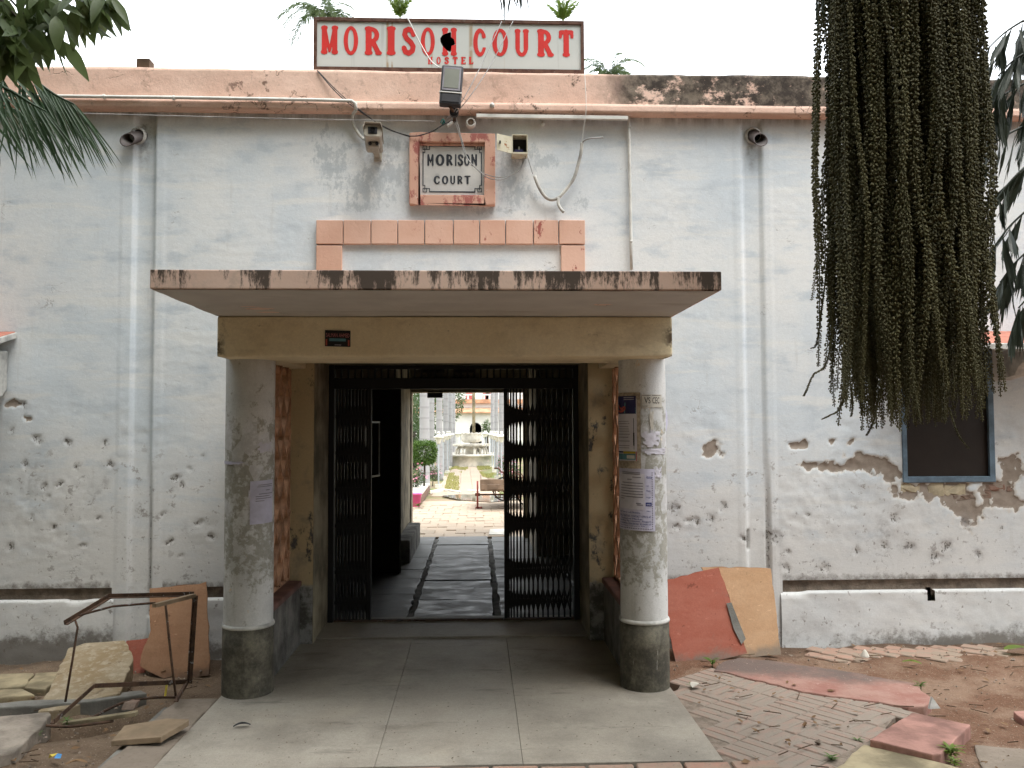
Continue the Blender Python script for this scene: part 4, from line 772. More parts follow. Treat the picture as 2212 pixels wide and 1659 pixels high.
# security camera
cc = thing('security_camera', 'beige boxed security camera on a wall bracket left of the plaque', 'security camera', at(815, 330, 6.49))
M = Matrix.Translation(at(805, 282, 6.12)) @ Matrix.Rotation(radians(-5), 4, 'X') @ Matrix.Rotation(radians(4), 4, 'Z')
P2 = [(-.052, .046), (.052, .046), (.062, .012), (.064, -.03), (.05, -.045), (-.05, -.045), (-.064, -.03), (-.062, .012)]
MB().prism([M @ Vector((x, 0, z)) for x, z in P2], M.to_3x3() @ Vector((0, .30, 0))).build('housing', 'camera_beige', cc, bevel=.004)
MB().prism([M @ Vector((x*1.06, -.03, z+.012)) for x, z in ((-.055, .042), (.055, .042), (.066, .004), (.062, .004), (.052, .038), (-.052, .038), (-.062, .004), (-.066, .004))], M.to_3x3() @ Vector((0, .30, 0))).build('sun_visor', 'camera_beige', cc)
MB().box(-.034, .034, -.004, .002, -.026, .028, M).build('front_glass', 'black_plastic', cc, bevel=.003); MB().lathe([(.001, 0), (.018, 0), (.02, .006)], M @ Vector((0, -.006, 0)), 16, Matrix.Rotation(pi/2, 4, 'X')).build('lens', 'cut_black', cc)
q = M @ Vector((.005, .12, -.05)); MB().box(-.04, .04, -.03, .03, -.03, 0, Matrix.Translation(q)).build('tilt_head', 'camera_beige', cc, bevel=.005)
for s_ in (-.025, .025): MB().lathe([(.001, -.006), (.013, -.006), (.013, .006), (.001, .006)], q+Vector((s_, -.032, -.008)), 12, Matrix.Rotation(pi/2, 4, 'X')).build('knob', 'black_plastic', cc)
e = at(817, 330, 6.5); MB().prism([q+Vector((-.03, 0, -.03)), q+Vector((.03, 0, -.03)), e+Vector((.018, 0, -.05)), e+Vector((-.018, 0, -.05))], (0, -.02, .02)).build('arm', 'camera_beige', cc, bevel=.004)
MB().box(e.x-.03, e.x+.03, 6.47, 6.498, e.z-.07, e.z+.07).build('wall_plate', 'camera_beige', cc, bevel=.004)
# open junction box
jb = thing('junction_box', 'open rusty metal junction box to the right of the plaque', 'junction box', at(1123, 312, 6.49))
A, B = at(1106, 290, 6.36), at(1140, 332, 6.36); ax, bx_, az, bz = A.x, B.x, A.z, B.z
k = MB().box(ax, ax+.006, 6.36, 6.49, bz, az).box(bx_-.006, bx_, 6.36, 6.49, bz, az).box(ax+.006, bx_-.006, 6.36, 6.49, az-.006, az).box(ax+.006, bx_-.006, 6.36, 6.49, bz, bz+.012).box(ax+.006, bx_-.006, 6.47, 6.49, bz+.012, az-.006)
k.build('case', 'box_metal', jb); MB().box(ax+.006, bx_-.006, 6.464, 6.4695, bz+.012, az-.006).build('back_plate', 'black_plastic', jb)
MB().box(ax+.02, bx_-.03, 6.40, 6.465, bz+.013, bz+.045).build('breaker', 'print_navy', jb, bevel=.004); MB().box(ax+.05, ax+.062, 6.42, 6.465, bz+.046, bz+.075).build('fuse_carrier', 'white_pvc', jb, bevel=.003)
d0 = at(1073, 292, 6.34); d1 = at(1104, 336, 6.36); MB().prism([Vector((d0.x, 6.30, d0.z)), Vector((ax-.002, 6.36, d0.z-.005)), Vector((ax-.002, 6.36, bz)), Vector((d0.x, 6.30, bz+.01))], (0, .006, 0)).build('door', 'box_metal', jb); MB().box(d0.x+.018, d0.x+.03, 6.285, 6.31, (d0.z+bz)/2-.008, (d0.z+bz)/2+.008).build('latch', 'black_plastic', jb)
# lamp holder
lh = thing('lamp_holder', 'round empty white lamp holder under the cornice', 'lamp holder', at(1017, 266, 6.49)); p = at(1017, 266, 6.45); RX = Matrix.Rotation(pi/2, 4, 'X')
MB().lathe([(.001, -.04), (.034, -.04), (.04, -.03), (.04, .0), (.036, .02), (.026, .03), (.026, .022), (.001, .022)], p, 20, RX).build('base', 'white_pvc', lh, True); MB().lathe([(.001, .0225), (.024, .0225)], p, 16, RX).build('contact', 'twig_brown', lh)
# conduits
def conduit(name, pts, r, m, lab, clips=()):
    t_ = thing(name, lab, 'conduit', pts[0]); MB().tube(pts, r, 10).build('pipe', m, t_, True)
    for c in clips: MB().tube([c+Vector((-.008, 0, 0)), c+Vector((.008, 0, 0))], r*1.35, 10).build('clip', m, t_)
    return t_
P = [at(-60, 205, 6.38), at(150, 208, 6.38), at(400, 211, 6.38), at(690, 216, 6.38), at(760, 218, 6.38), at(768, 224, 6.37), at(769, 238, 6.38)]
conduit('conduit', P, .013, 'white_pvc', 'long white conduit along the left half of the parapet', [at(x, 205+.017*x, 6.38) for x in (225, 375, 560)])
conduit('flexible_conduit', spline([at(769, 238, 6.38), at(762, 250, 6.42), at(763, 266, 6.46), at(772, 285, 6.46), at(783, 298, 6.45), at(797, 304, 6.30)], 6), .012, 'old_pvc', 'bent grey conduit dropping from the parapet to the security camera')
z = at(1200, 252, 6.47); ta = thing('conduit', 'flat white cable trunking under the cornice right of the floodlight', 'conduit', at(1030, 251, 6.47))
A, B = at(1029, 249, 6.405), at(1357, 254, 6.405); MB().prism([A+Vector((0, 0, .014)), B+Vector((0, 0, .014)), B+Vector((0, 0, -.014)), A+Vector((0, 0, -.014))], (0, .03, 0)).build('trunking', 'white_pvc', ta, bevel=.003)
conduit('conduit', [at(1358, 250, 6.475), at(1359, 300, 6.478), at(1361, 400, 6.478), at(1363, 520, 6.478), at(1364, 583, 6.478)], .012, 'white_pvc', 'white conduit running straight down to the canopy', [at(1359.5, 275, 6.478), at(1363, 522, 6.478)])
conduit('broken_conduit', spline([at(1155, 380, 6.44), at(1163, 402, 6.44), at(1175, 422, 6.45), at(1188, 431, 6.46), at(1203, 429, 6.46), at(1213, 421, 6.46), at(1226, 405, 6.46), at(1240, 384, 6.45), at(1249, 355, 6.44), at(1255, 330, 6.43), at(1257, 308, 6.42)], 5), .013, 'old_pvc', 'broken grey conduit drooping in a loop on the scraped plaster')
wire('conduit_stub', [at(1207, 428, 6.45), at(1206, 440, 6.44), at(1212, 452, 6.43), at(1218, 458, 6.42)], .012, 'old_pvc', 'short broken conduit end pointing down from the looped conduit', 'conduit', 10)
wire('cable', [at(1258, 310, 6.42), at(1262, 304, 6.40), at(1275, 299, 6.38), at(1303, 297, 6.36)], .006, 'wire_grey', 'stiff grey cable end sticking out of the broken conduit')
wire('cable', [at(1257, 318, 6.43), at(1260, 280, 6.40), at(1265, 252, 6.38), at(1266, 215, 6.38), at(1263, 160, 6.42)], .0028, 'white_pvc', 'thin white cable hanging down across the right cornice')
wire('cable', [at(685, 152, 6.43), at(725, 198, 6.40), at(760, 228, 6.38), at(820, 268, 6.43), at(855, 285, 6.44), at(886, 294, 6.43)], .0045, 'cable_black', 'black cable swagged from the sign corner to the plaque')
wire('cable', [at(688, 154, 6.43), at(728, 196, 6.40), at(770, 232, 6.38), at(828, 274, 6.43), at(862, 288, 6.44), at(886, 296, 6.43)], .0035, 'cable_black', 'second black cable twisted beside the swag left of the plaque')
wire('cable', [at(886, 294, 6.43), at(905, 293, 6.42), at(935, 283, 6.40), at(960, 268, 6.41), at(980, 260, 6.45)], .0045, 'cable_black', 'black cable rising from the plaque corner to the floodlight')
wire('cable', [at(982, 262, 6.44), at(995, 300, 6.42), at(1005, 335, 6.40), at(1030, 365, 6.40), at(1060, 380, 6.41), at(1090, 382, 6.41), at(1120, 370, 6.41), at(1133, 345, 6.42), at(1135, 334, 6.44)], .0035, 'wire_grey', 'thin grey cable looped across the plaque to the junction box')
wire('cable', [at(985, 255, 6.44), at(1000, 310, 6.41), at(1012, 345, 6.40), at(1045, 378, 6.40), at(1070, 388, 6.41), at(1095, 384, 6.41), at(1125, 360, 6.41), at(1131, 336, 6.44)], .0035, 'wire_grey', 'lower grey cable looped under the first one to the junction box')
wire('cable', [at(1138, 334, 6.44), at(1143, 350, 6.45), at(1151, 376, 6.45)], .0035, 'wire_grey', 'short grey cable between junction box and broken conduit')
wire('guy_wire', [at(-40, 239, 6.30), at(250, 247, 6.34), at(600, 256, 6.38), at(940, 262, 6.42)], .0035, 'wire_grey', 'pale taut wire stretched across the left wall below the cornice', 'wire')
wire('guy_wire', [at(870, 30, 6.55), at(882, 42, 6.53), at(905, 88, 6.48), at(930, 130, 6.36), at(949, 146, 6.24)], .0045, 'white_pvc', 'white wire from the sign top down to the floodlight', 'wire')
wire('guy_wire', [at(1084, 46, 6.53), at(1040, 140, 6.36), at(1000, 215, 6.2), at(966, 256, 6.36)], .0032, 'wire_grey', 'slanting grey wire crossing the letters to the floodlight', 'wire')
wire('guy_wire', [at(1108, 46, 6.53), at(1060, 140, 6.36), at(1010, 215, 6.2), at(972, 256, 6.36)], .0032, 'wire_grey', 'outer slanting grey wire crossing the letters to the floodlight', 'wire')
tw = thing('twine_knot', 'small green twine knot on the wall wire', 'twine', at(957, 263, 6.42)); p = at(957, 263, 6.42)
MB().tube(spline([p+Vector((-.02, 0, -.01)), p+Vector((0, -.01, .015)), p+Vector((.015, 0, -.012)), p+Vector((-.008, .005, -.015)), p+Vector((.01, 0, .012)), p+Vector((.0, 0, -.03))], 5), .0045, 6).build('knot', 'green_twine', tw, True)
pb = MB(); A, B = at(298, 129, 6.5), at(326, 146, 6.5); pb.box(A.x, B.x, 6.47, 6.57, zp-.003, A.z); tag(pb.build('loose_brick', 'twig_brown', None, bevel=.006), 'single brown brick lying on top of the left parapet', 'brick')
# small insulators on the cornice
for px in (1063, 1172): 
    p = at(px, 268 if px == 1172 else 228, 6.39 if px == 1063 else 6.47); o = MB().lathe([(.001, -.02), (.016, -.018), (.02, 0), (.012, .012), (.016, .022), (.001, .026)], p, 12, RX).build('insulator', 'white_pvc', None, True); tag(o, 'small white porcelain insulator '+('on the pink cornice right of the floodlight' if px == 1063 else 'under the trunking above the junction box'), 'insulator')

# ================================================================== PAPERS
def text_polys(body, size):
    cu = bpy.data.curves.new('t', 'FONT'); cu.body = body; cu.size = size; cu.resolution_u = 2; o = bpy.data.objects.new('t', cu)
    me = bpy.data.meshes.new_from_object(o); V = [tuple(v.co[:2]) for v in me.vertices]; F = [tuple(p.vertices) for p in me.polygons]
    bpy.data.objects.remove(o); bpy.data.meshes.remove(me); return V, F
def flat_text(body, u0, v0, w, h, fn, name, m, parent):
    V, F = text_polys(body, 1.)
    if not V: return
    a = np.array(V); mn, mx = a.min(0), a.max(0); s = (mx-mn); s[s == 0] = 1
    mb = MB(); mb.add([fn(u0+(x-mn[0])/s[0]*w, v0+(y-mn[1])/s[1]*h) for x, y in V], F); return mb.build(name, m, parent)
def sheet(fn, u0, v0, u1, v1, nu, nv, name, m, parent, smooth=True):
    vs = [fn(u0+(u1-u0)*i/nu, v0+(v1-v0)*j/nv) for j in range(nv+1) for i in range(nu+1)]
    fs = [(j*(nu+1)+i, j*(nu+1)+i+1, (j+1)*(nu+1)+i+1, (j+1)*(nu+1)+i) for j in range(nv) for i in range(nu)]
    mb = MB(); mb.add(vs, fs); return mb.build(name, m, parent, smooth)
def col_sheet(ci, pxl, pyt, pxr, pyb, name, lab, m, cat='paper', wr=.0012, tilt=0.):
    cx = CX[ci]; ym = (pyt+pyb)/2
    a0, _ = cylhit(pxl, ym, cx, CY, CR); a1, _ = cylhit(pxr, ym, cx, CY, CR); _, z1 = cylhit((pxl+pxr)/2, pyt, cx, CY, CR); _, z0 = cylhit((pxl+pxr)/2, pyb, cx, CY, CR)
    W_ = abs(a1-a0)*CR; H_ = z1-z0
    def mk(off):
        def fn(u, v): # u,v in 0..1
            a = a0+(a1-a0)*u; r = CR+.0045+off+wr*float(fbm(u*6+cx, v*7, 3, 3)); return (cx+r*cos(a), CY+r*sin(a), z0+H_*v+tilt*(u-.5))
        return fn
    t_ = thing(name, lab, cat, (cx+CR*cos((a0+a1)/2), CY+CR*sin((a0+a1)/2), z0)); sheet(mk(0), 0, 0, 1, 1, 14, 18, 'sheet', m, t_)
    return t_, mk
# left column notice
t_, mk = col_sheet(0, 540, 1038, 587, 1131, 'notice', 'white notice sheet pasted on the left column', 'paper_lilac', tilt=.006); f1 = mk(.0008)
for i, (u0, u1, v) in enumerate(((.30, .95, .90), (.26, .93, .86), (.6, .8, .77), (.32, .95, .69), (.20, .80, .635), (.20, .92, .585), (.20, .55, .53))): sheet(f1, u0, v-.010, u1, v+.010, 8, 1, 'text_line', 'print_grey', t_)
# right column poster with coloured head
t_, mk = col_sheet(1, 1338, 848, 1384, 1012, 'poster', 'tan bordered poster with blue head on the right column', 'poster_tan', 'poster'); f1, f2, f3 = mk(.0009), mk(.0017), mk(.0025)
sheet(f1, .0, .10, .88, .92, 8, 8, 'inner_sheet', 'paper_white', t_); sheet(f2, .0, .72, .86, .955, 8, 4, 'head', 'print_navy', t_); 
mb = MB(); mb.add([f3(0, .724), f3(.43, .724), f3(.85, .724), f3(.85, .80), f3(.45, .87), f3(0, .94)], [(0, 1, 4, 5), (1, 2, 3, 4)]); mb.build('head_band', 'print_teal', t_)
f4 = mk(.0033); mb = MB(); P = spline([Vector((.05, .765, 0)), Vector((.25, .75, 0)), Vector((.42, .77, 0)), Vector((.46, .80, 0)), Vector((.38, .81, 0)), Vector((.34, .785, 0)), Vector((.2, .80, 0)), Vector((.08, .84, 0))], 5)
for a, b in zip(P, P[1:]): d = (b-a).normalized()*.013; n_ = Vector((-d.y, d.x, 0)); mb.add([f4(a.x+n_.x*2.4, a.y+n_.y), f4(b.x+n_.x*2.4, b.y+n_.y), f4(b.x-n_.x*2.4, b.y-n_.y), f4(a.x-n_.x*2.4, a.y-n_.y)], [(0, 1, 2, 3)])
mb.build('head_script', 'print_red', t_)
for v in (.935, .91): sheet(f3, .40, v-.006, .80, v+.006, 4, 1, 'text_line', 'print_grey', t_)
for v in (.62, .59, .55, .52, .49, .45, .41, .36, .30, .27): sheet(f2, .05, v-.005, .55+.1*random.random(), v+.005, 4, 1, 'text_line', 'print_grey', t_)
sheet(f2, .765, .47, .785, .66, 1, 4, 'rule', 'print_black', t_); sheet(f2, .755, .30, .80, .47, 1, 4, 'rule', 'print_black', t_); sheet(f2, .775, .25, .79, .30, 1, 2, 'rule', 'print_black', t_)
sheet(f2, .02, .205, .36, .225, 3, 1, 'foot_band', 'print_navy', t_); sheet(f2, .36, .195, .83, .225, 4, 1, 'foot_band', 'print_yellow', t_); sheet(f2, .02, .115, .83, .193, 6, 2, 'foot_band', 'print_teal', t_); sheet(f3, .52, .13, .80, .175, 4, 2, 'seal', 'paper_cream', t_); sheet(f2, .84, .10, .87, .225, 1, 3, 'foot_band', 'print_red', t_)
# right column tuition notice
t_, mk = col_sheet(1, 1340, 1012, 1414, 1146, 'notice', 'lilac notice with blue print low on the right column', 'paper_lilac', tilt=-.008); f1, f2, f3 = mk(.0008), mk(.0016), mk(.0024)
sheet(f1, .06, .34, .76, .92, 8, 8, 'pasted_sheet', 'paper_white', t_)
for (u0, u1, v) in ((.18, .66, .935), (.18, .66, .91), (.48, .68, .86), (.34, .46, .82), (.18, .72, .765), (.12, .72, .72), (.12, .72, .675), (.12, .72, .63), (.12, .72, .585), (.12, .72, .54), (.12, .25, .505), (.56, .68, .44), (.58, .72, .415)): sheet(f2, u0, v-.008, u1, v+.008, 6, 1, 'text_line', 'print_grey', t_)
for body, u0, v0, w, h in (('itute', .80, .845, .13, .045), ('nal,', .79, .715, .07, .025), ('free', .80, .635, .09, .03), ('ings', .80, .525, .10, .03), ('ulty.', .80, .305, .10, .028), ('from Town & Gold Medalists.', .06, .275, .60, .028), ('R REGISTRATION, CONTACT OFFICE AT', .05, .205, .85, .040), ('Shamshad Market,', .12, .168, .60, .032), ('building Apartment, Aligarh', .06, .130, .84, .034), ('+91 82044404, 7006585983, 8218080169', .04, .088, .86, .032), ('Office Timing : 11:00 a.m. to 4:00 p.m.', .06, .058, .80, .022)): flat_text(body, u0, v0, w, h, f2, 'print', 'print_blue', t_)
sheet(f2, .78, .40, .915, .46, 3, 2, 'blue_tab', 'print_blue', t_); flat_text('ents', .80, .415, .09, .028, f3, 'print', 'paper_white', t_)
for k_ in range(26): v = .03+k_*.036; sheet(f2, .925, v, .94, v+.018, 1, 1, 'dotted_rule', 'print_black', t_)
for k_ in range(16): u = .05+k_*.055; sheet(f2, u, .028, u+.03, .038, 1, 1, 'dotted_rule', 'print_black', t_)
# torn handbill reading VS CEC
t_, mk = col_sheet(1, 1386, 852, 1428, 880, 'torn_handbill', 'torn white handbill scrap with black capitals on the right column', 'paper_cream', wr=.0008); f1 = mk(.0009)
flat_text('VS', .12, .30, .27, .48, f1, 'print', 'print_black', t_); flat_text('CEC', .48, .30, .36, .48, f1, 'print', 'print_black', t_); sheet(f1, .02, .90, .40, .93, 3, 1, 'rule', 'print_black', t_); sheet(f1, .46, .90, .92, .93, 3, 1, 'rule', 'print_black', t_); sheet(f1, .02, .08, .26, .12, 3, 1, 'rule', 'print_black', t_)
for i, (ci, a, b, c_, d_, m, lab) in enumerate(((1, 1402, 880, 1412, 930, 'paper_cream', 'narrow torn paper strip below the capitals on the right column'), (1, 1386, 930, 1424, 966, 'paper_white', 'ragged white paper scrap beside the blue headed poster'), (1, 1388, 968, 1436, 982, 'paper_white', 'white paper scrap wrapped round the right column edge'), (1, 1412, 1008, 1428, 1034, 'paper_white', 'small white paper tag at the notice corner'), (0, 483, 996, 536, 1004, 'paper_lilac', 'thin white paper strip across the left column'), (0, 556, 955, 585, 978, 'paper_white', 'torn white paper scrap high on the left column'), (0, 536, 1058, 542, 1078, 'paper_white', 'tiny white scrap beside the left column notice'))):
    t_, mk = col_sheet(ci, a, b, c_, d_, 'paper_scrap', lab, m, wr=.002); rnd = random.Random(i)
    ch = [c for c in t_.children][0]; me = ch.data
    for v in me.vertices:
        pass
    # ragged outline: drop random border faces
    bm = bmesh.new(); bm.from_mesh(me); bm.faces.ensure_lookup_table(); dl = []
    for j in range(18):
        for ii in range(14):
            e = min(ii, 13-ii, j, 17-j)
            if vnoise(ii*.45+i*9, j*.45, 5) > .36+.16*e: dl.append(bm.faces[j*14+ii])
    if len(dl) < 200: bmesh.ops.delete(bm, geom=dl, context='FACES')
    bm.to_mesh(me); bm.free()
# lilac paper curling off the column's far side
p = at(1440, 905, 5.44); t_ = thing('curled_paper', 'lilac paper corner curling off the right side of the right column', 'paper', p)
mb = MB(); vs = []; fs = []
for j in range(9):
    v = j/8; w = .042*sin(pi*v)**.6
    for i in range(4): u = i/3; vs.append((1.182+w*u, 5.43+.02*u*u, at(1440, 868, 5.43).z+(at(1440, 948, 5.43).z-at(1440, 868, 5.43).z)*v))
for j in range(8):
    for i in range(3): fs.append((j*4+i, j*4+i+1, j*4+i+5, j*4+i+4))
mb.add(vs, fs); mb.build('sheet', 'paper_lilac', t_, True)
# sticker on the beam
A, B = at(702, 713, 5.045), at(757, 748, 5.045); t_ = thing('sticker', 'dark shop sticker with pink heading on the ochre beam', 'sticker', A)
fl_ = lambda off: (lambda u, v: (A.x+(B.x-A.x)*u, 5.0455-off-.003*v*(1-v), B.z+(A.z-B.z)*v-.004*u))
sheet(fl_(0), 0, 0, 1, 1, 4, 4, 'sheet', 'print_black', t_); flat_text('SALMAN AHMED', .04, .58, .92, .24, fl_(.001), 'print', 'print_pink', t_); sheet(fl_(.001), .17, .33, .82, .50, 3, 1, 'band', 'print_teal', t_); sheet(fl_(.001), .38, .08, .64, .13, 2, 1, 'text_line', 'print_grey', t_); sheet(fl_(.001), .03, .06, .09, .45, 1, 2, 'figure', 'print_red', t_); sheet(fl_(.001), .90, .06, .96, .42, 1, 2, 'figure', 'print_red', t_)
# ================================================================== THE GATE
GY = 7.15
gt = thing('collapsible_gate', 'black collapsible steel gate folded back to both sides of the entrance', 'gate', (-.2, GY, 0))
gl, gr_, gtop = OPEN[0]+.004, OPEN[1]-.004, OPEN[2]-.004
zr0, zr1 = at(980, 840, GY).z, at(980, 817, GY).z
for x in (gl, gr_-.045): MB().box(x, x+.045, GY-.04, GY+.04, .013, gtop).build('side_post', 'gate_black', gt, bevel=.004, seg=1)
MB().box(gl+.045, gr_-.045, GY-.05, GY+.05, zr0, zr1).build('top_track', 'gate_black', gt, bevel=.004, seg=1); MB().box(gl+.045, gr_-.045, GY-.03, GY+.03, gtop-.03, gtop).build('top_rail', 'gate_black', gt)
MB().box(gl+.045, gr_-.045, GY-.02, GY+.02, .012, .026).build('floor_track', 'rusty_iron', gt)
n = 36
for i in range(1, n): x = gl+.045+(gr_-gl-.09)*i/n; MB().box(x-.007, x+.007, GY-.008, GY+.008, zr1, gtop-.03).build('transom_bar', 'gate_black', gt)
def leaf(x0, x1, npk, pw=1.):
    xs = [x0+(x1-x0)*((i+.5)/npk)**pw for i in range(npk)]; half = (x1-x0)/npk
    for i, x in enumerate(xs): MB().box(x-.0065, x+.0065, GY-.014, GY+.014, .03, zr0).build('picket', 'gate_black', gt)
    lat = MB(); sp_ = xs[1]-xs[0]
    # scissor flats: groups hinged on every second picket, leaving tall lens openings between
    for row, (zc, hh_) in enumerate(((.17, .085), (.42, .10), (.80, .10), (1.10, .10), (1.40, .10), (1.70, .10))):
        for i in range(npk-1):
            for s_ in (-1, 1):
                yo = .017*s_; a = (xs[i], GY+yo, zc-s_*hh_); b = (xs[i+1], GY+yo, zc+s_*hh_); lat.bar(a, b, .015, .005, (0, 1, 0))
        for x in xs: lat.box(x-.011, x+.011, GY-.019, GY+.019, zc-.014, zc+.014)
    o = lat.build('lattice', 'gate_black', gt); stuff(o)
leaf(gl+.05, at(797, 1100, GY).x, 10); leaf(at(1094, 1100, GY).x, gr_-.05, 16, 1.45)
MB().box(at(1092, 1100, GY).x-.012, at(1092, 1100, GY).x+.012, GY-.03, GY+.03, .03, zr0).build('meeting_stile', 'gate_black', gt); MB().box(at(797, 1100, GY).x-.004, at(797, 1100, GY).x+.02, GY-.03, GY+.03, .03, zr0).build('meeting_stile', 'gate_black', gt)
# notice boards wired behind the transom
for k_, (a, b) in enumerate(((905, 968), (974, 1035))):
    p, q = at(a, 791, GY+.06), at(b, 815, GY+.06); t_ = thing('notice_board', ('left' if k_ == 0 else 'right')+' of two dim notice boards behind the gate transom', 'notice board', (p.x, GY+.06, q.z))
    MB().box(p.x, q.x, GY+.06, GY+.068, q.z-.02, p.z).build('board', 'passage_wall', t_); MB().box(p.x+.03, q.x-.03, GY+.057, GY+.0595, p.z-.055, p.z-.005).build('heading', 'print_black', t_)
    for j in range(4): MB().box(p.x+.03+j*.05, p.x+.06+j*.05, GY+.057, GY+.0595, q.z+.008, q.z+.018).build('text_line', 'print_black', t_)

# ================================================================== RUBBISH AND STONES BY THE WALL
def zl_(x, y): return (x*.30554, 1152+y*.30554)          # reading of the left corner
def zr_(x, y): return ((2500+x/1.4439)*.5486, (2100+y/1.4439)*.5486)
def board(name, P, Yb, k, thick, m, lab, cat='board', edge='board_edge', amp=.006):
    pts = [lean(*p, Yb, k) for p in P]; n_ = Vector((0, -1, k)).normalized()
    t_ = thing(name, lab, cat, min(pts, key=lambda p: p.z)); rp = []; rnd = random.Random(len(name)+int(P[0][0]))
    for i, p in enumerate(pts):
        q = pts[(i+1) % len(pts)]; s_ = max(1, int((q-p).length/.05))
        for j in range(s_): e = p.lerp(q, j/s_); rp.append(e+Vector((rnd.uniform(-amp, amp), 0, rnd.uniform(-amp, amp))))
    MB().prism(rp, -n_*thick).build('panel', m, t_); return t_
board('leaning_board', [zl_(*p) for p in ((1052, 390), (1460, 348), (1470, 600), (1482, 1002), (1190, 1048), (985, 940), (1020, 800), (1062, 690))], 6.12, .33, .014, 'brown_board', 'large brown board leaning on the wall behind the iron frame')
board('leaning_board', [zl_(*p) for p in ((868, 850), (900, 760), (1055, 738), (1040, 830), (1000, 940), (1030, 960), (1000, 1055), (880, 1060), (930, 930))], 6.2, .30, .012, 'red_board', 'small broken red board between the stone slab and the brown board')
tb = board('leaning_board', [zr_(*p) for p in ((378, 190), (775, 198), (800, 420), (828, 690), (600, 712), (560, 500))], 6.2, .22, .014, 'tan_board', 'tan board leaning on the wall behind the red one')
rb_ = board('leaning_board', [zr_(*p) for p in ((150, 275), (380, 212), (480, 195), (560, 440), (640, 682), (440, 735), (240, 758), (195, 560))], 6.08, .26, .014, 'red_board', 'large dull red board leaning beside the right column')
pts = [lean(*zr_(*p), 6.072, .26) for p in ((520, 398), (548, 392), (630, 600), (605, 630), (560, 540))]; MB().prism(pts, (0, -.003, 0)).build('bare_patch', 'grey_cement', rb_)
# angle-iron frame
fr = thing('iron_frame', 'bent rusty angle iron frame standing among rubble on the left', 'frame', atz(*zl_(1330, 1060), -.05))
yA, yB, yC, yE, yF, yG, yH = 5.12, 5.48, 5.46, 5.40, 5.16, 4.76, 5.10
PA, PB, PC, PD = at(*zl_(455, 645), yA), at(*zl_(770, 455), yB), at(*zl_(1372, 440), yC), at(*zl_(1090, 512), 5.12)
PE, PF, PG, PH = at(*zl_(1330, 1062), yE), at(*zl_(668, 1092), yF), at(*zl_(385, 1345), yG), at(*zl_(1258, 1190), yH)
def angle(a, b, nm='angle_bar'):
    a, b = Vector(a), Vector(b); d = (b-a).normalized(); up = Vector((0, 0, 1)) if abs(d.z) < .8 else Vector((1, 0, 0)); s_ = d.cross(up).normalized()*.024; u = s_.cross(d).normalized()*.024
    t_ = .005; mb = MB()
    mb.bar(a+s_/2, b+s_/2, .024, t_, u); mb.bar(a+u/2, b+u/2, t_, .024, u); return mb.build(nm, 'rusty_iron', fr)
for a, b in ((PA, PB), (PB, PC), (PC, PE), (PE, PF), (PF, PG), (PE, PH)): angle(a, b)
MB().bar(PC, PD, .03, .022).build('flat_bar', 'buff_tile', fr)
for P in ([at(*zl_(530, 612), 5.18), at(*zl_(549, 665), 5.16), at(*zl_(520, 850), 5.14), at(*zl_(462, 1192), 5.10)], [at(*zl_(1170, 500), 5.2), at(*zl_(1195, 740), 5.2), at(*zl_(1215, 930), 5.2), at(*zl_(1243, 1150), 5.18)], [at(*zl_(560, 580), 5.18), at(*zl_(800, 516), 5.3), at(*zl_(1095, 492), 5.14)]): MB().tube(P, .007, 6).build('rod', 'rusty_iron', fr, True)
for P, lab in (([atz(*zl_(280, 1358), -.05), atz(*zl_(480, 1366), -.06), atz(*zl_(640, 1350), -.05), atz(*zl_(800, 1328), -.06)], 'thin bent rod on the dirt in front of the iron frame'), ([atz(*zl_(640, 1310), -.08), atz(*zl_(850, 1205), -.03), atz(*zl_(1050, 1165), 0), atz(*zl_(1240, 1160), -.05)], 'thin curved rod arching over the rubble under the iron frame')): wire('loose_rod', P, .008, 'rusty_iron', lab, 'rod')
ws = MB().bar(atz(*zl_(450, 1348), -.07), atz(*zl_(968, 1272), -.02), .045, .022); tag(ws.build('wood_strip', 'yellow_stone', None, bevel=.003), 'yellowish wooden strip lying in the trench rubble', 'wood')
# stone slabs
def slab_px(name, P, z, th, m, lab, tilt=(0, 0), seed=1, amp=.008, cat='stone slab', bev=.01):
    pts = [atz(*p, z) for p in P]; c = sum(pts, Vector())/len(pts); rp = rough_poly(pts, .05, amp, seed)
    rp = [Vector((p.x, p.y, z+(p.x-c.x)*tilt[0]+(p.y-c.y)*tilt[1])) for p in rp]
    return tag(MB().prism(rp, (0, 0, -th-(.07 if name != 'stone_tile' else 0))).build(name, m, None, bevel=bev), lab, cat)
slab_px('stone_slab', [zl_(*p) for p in ((-260, 1300), (0, 1290), (345, 1262), (365, 1278), (290, 1370), (100, 1540), (-20, 1570), (-260, 1600))], -.025, .07, 'pale_rough_stone', 'pale rough stone slab at the left picture edge', seed=2)
slab_px('stone_slab', [zl_(*p) for p in ((270, 1150), (480, 885), (600, 862), (880, 850), (942, 925), (850, 1072), (690, 1092), (440, 1140))], .02, .06, 'speckled_sandstone', 'speckled buff sandstone slab tilted up towards the wall', (0, .20), 3)
slab_px('stone_slab', [zl_(*p) for p in ((-300, 1190), (0, 1196), (560, 1150), (1000, 1108), (1040, 1130), (700, 1180), (300, 1215), (-300, 1245))], -.045, .10, 'grey_cement', 'long grey cement drain edge below the speckled slab', (0, .0), 4)
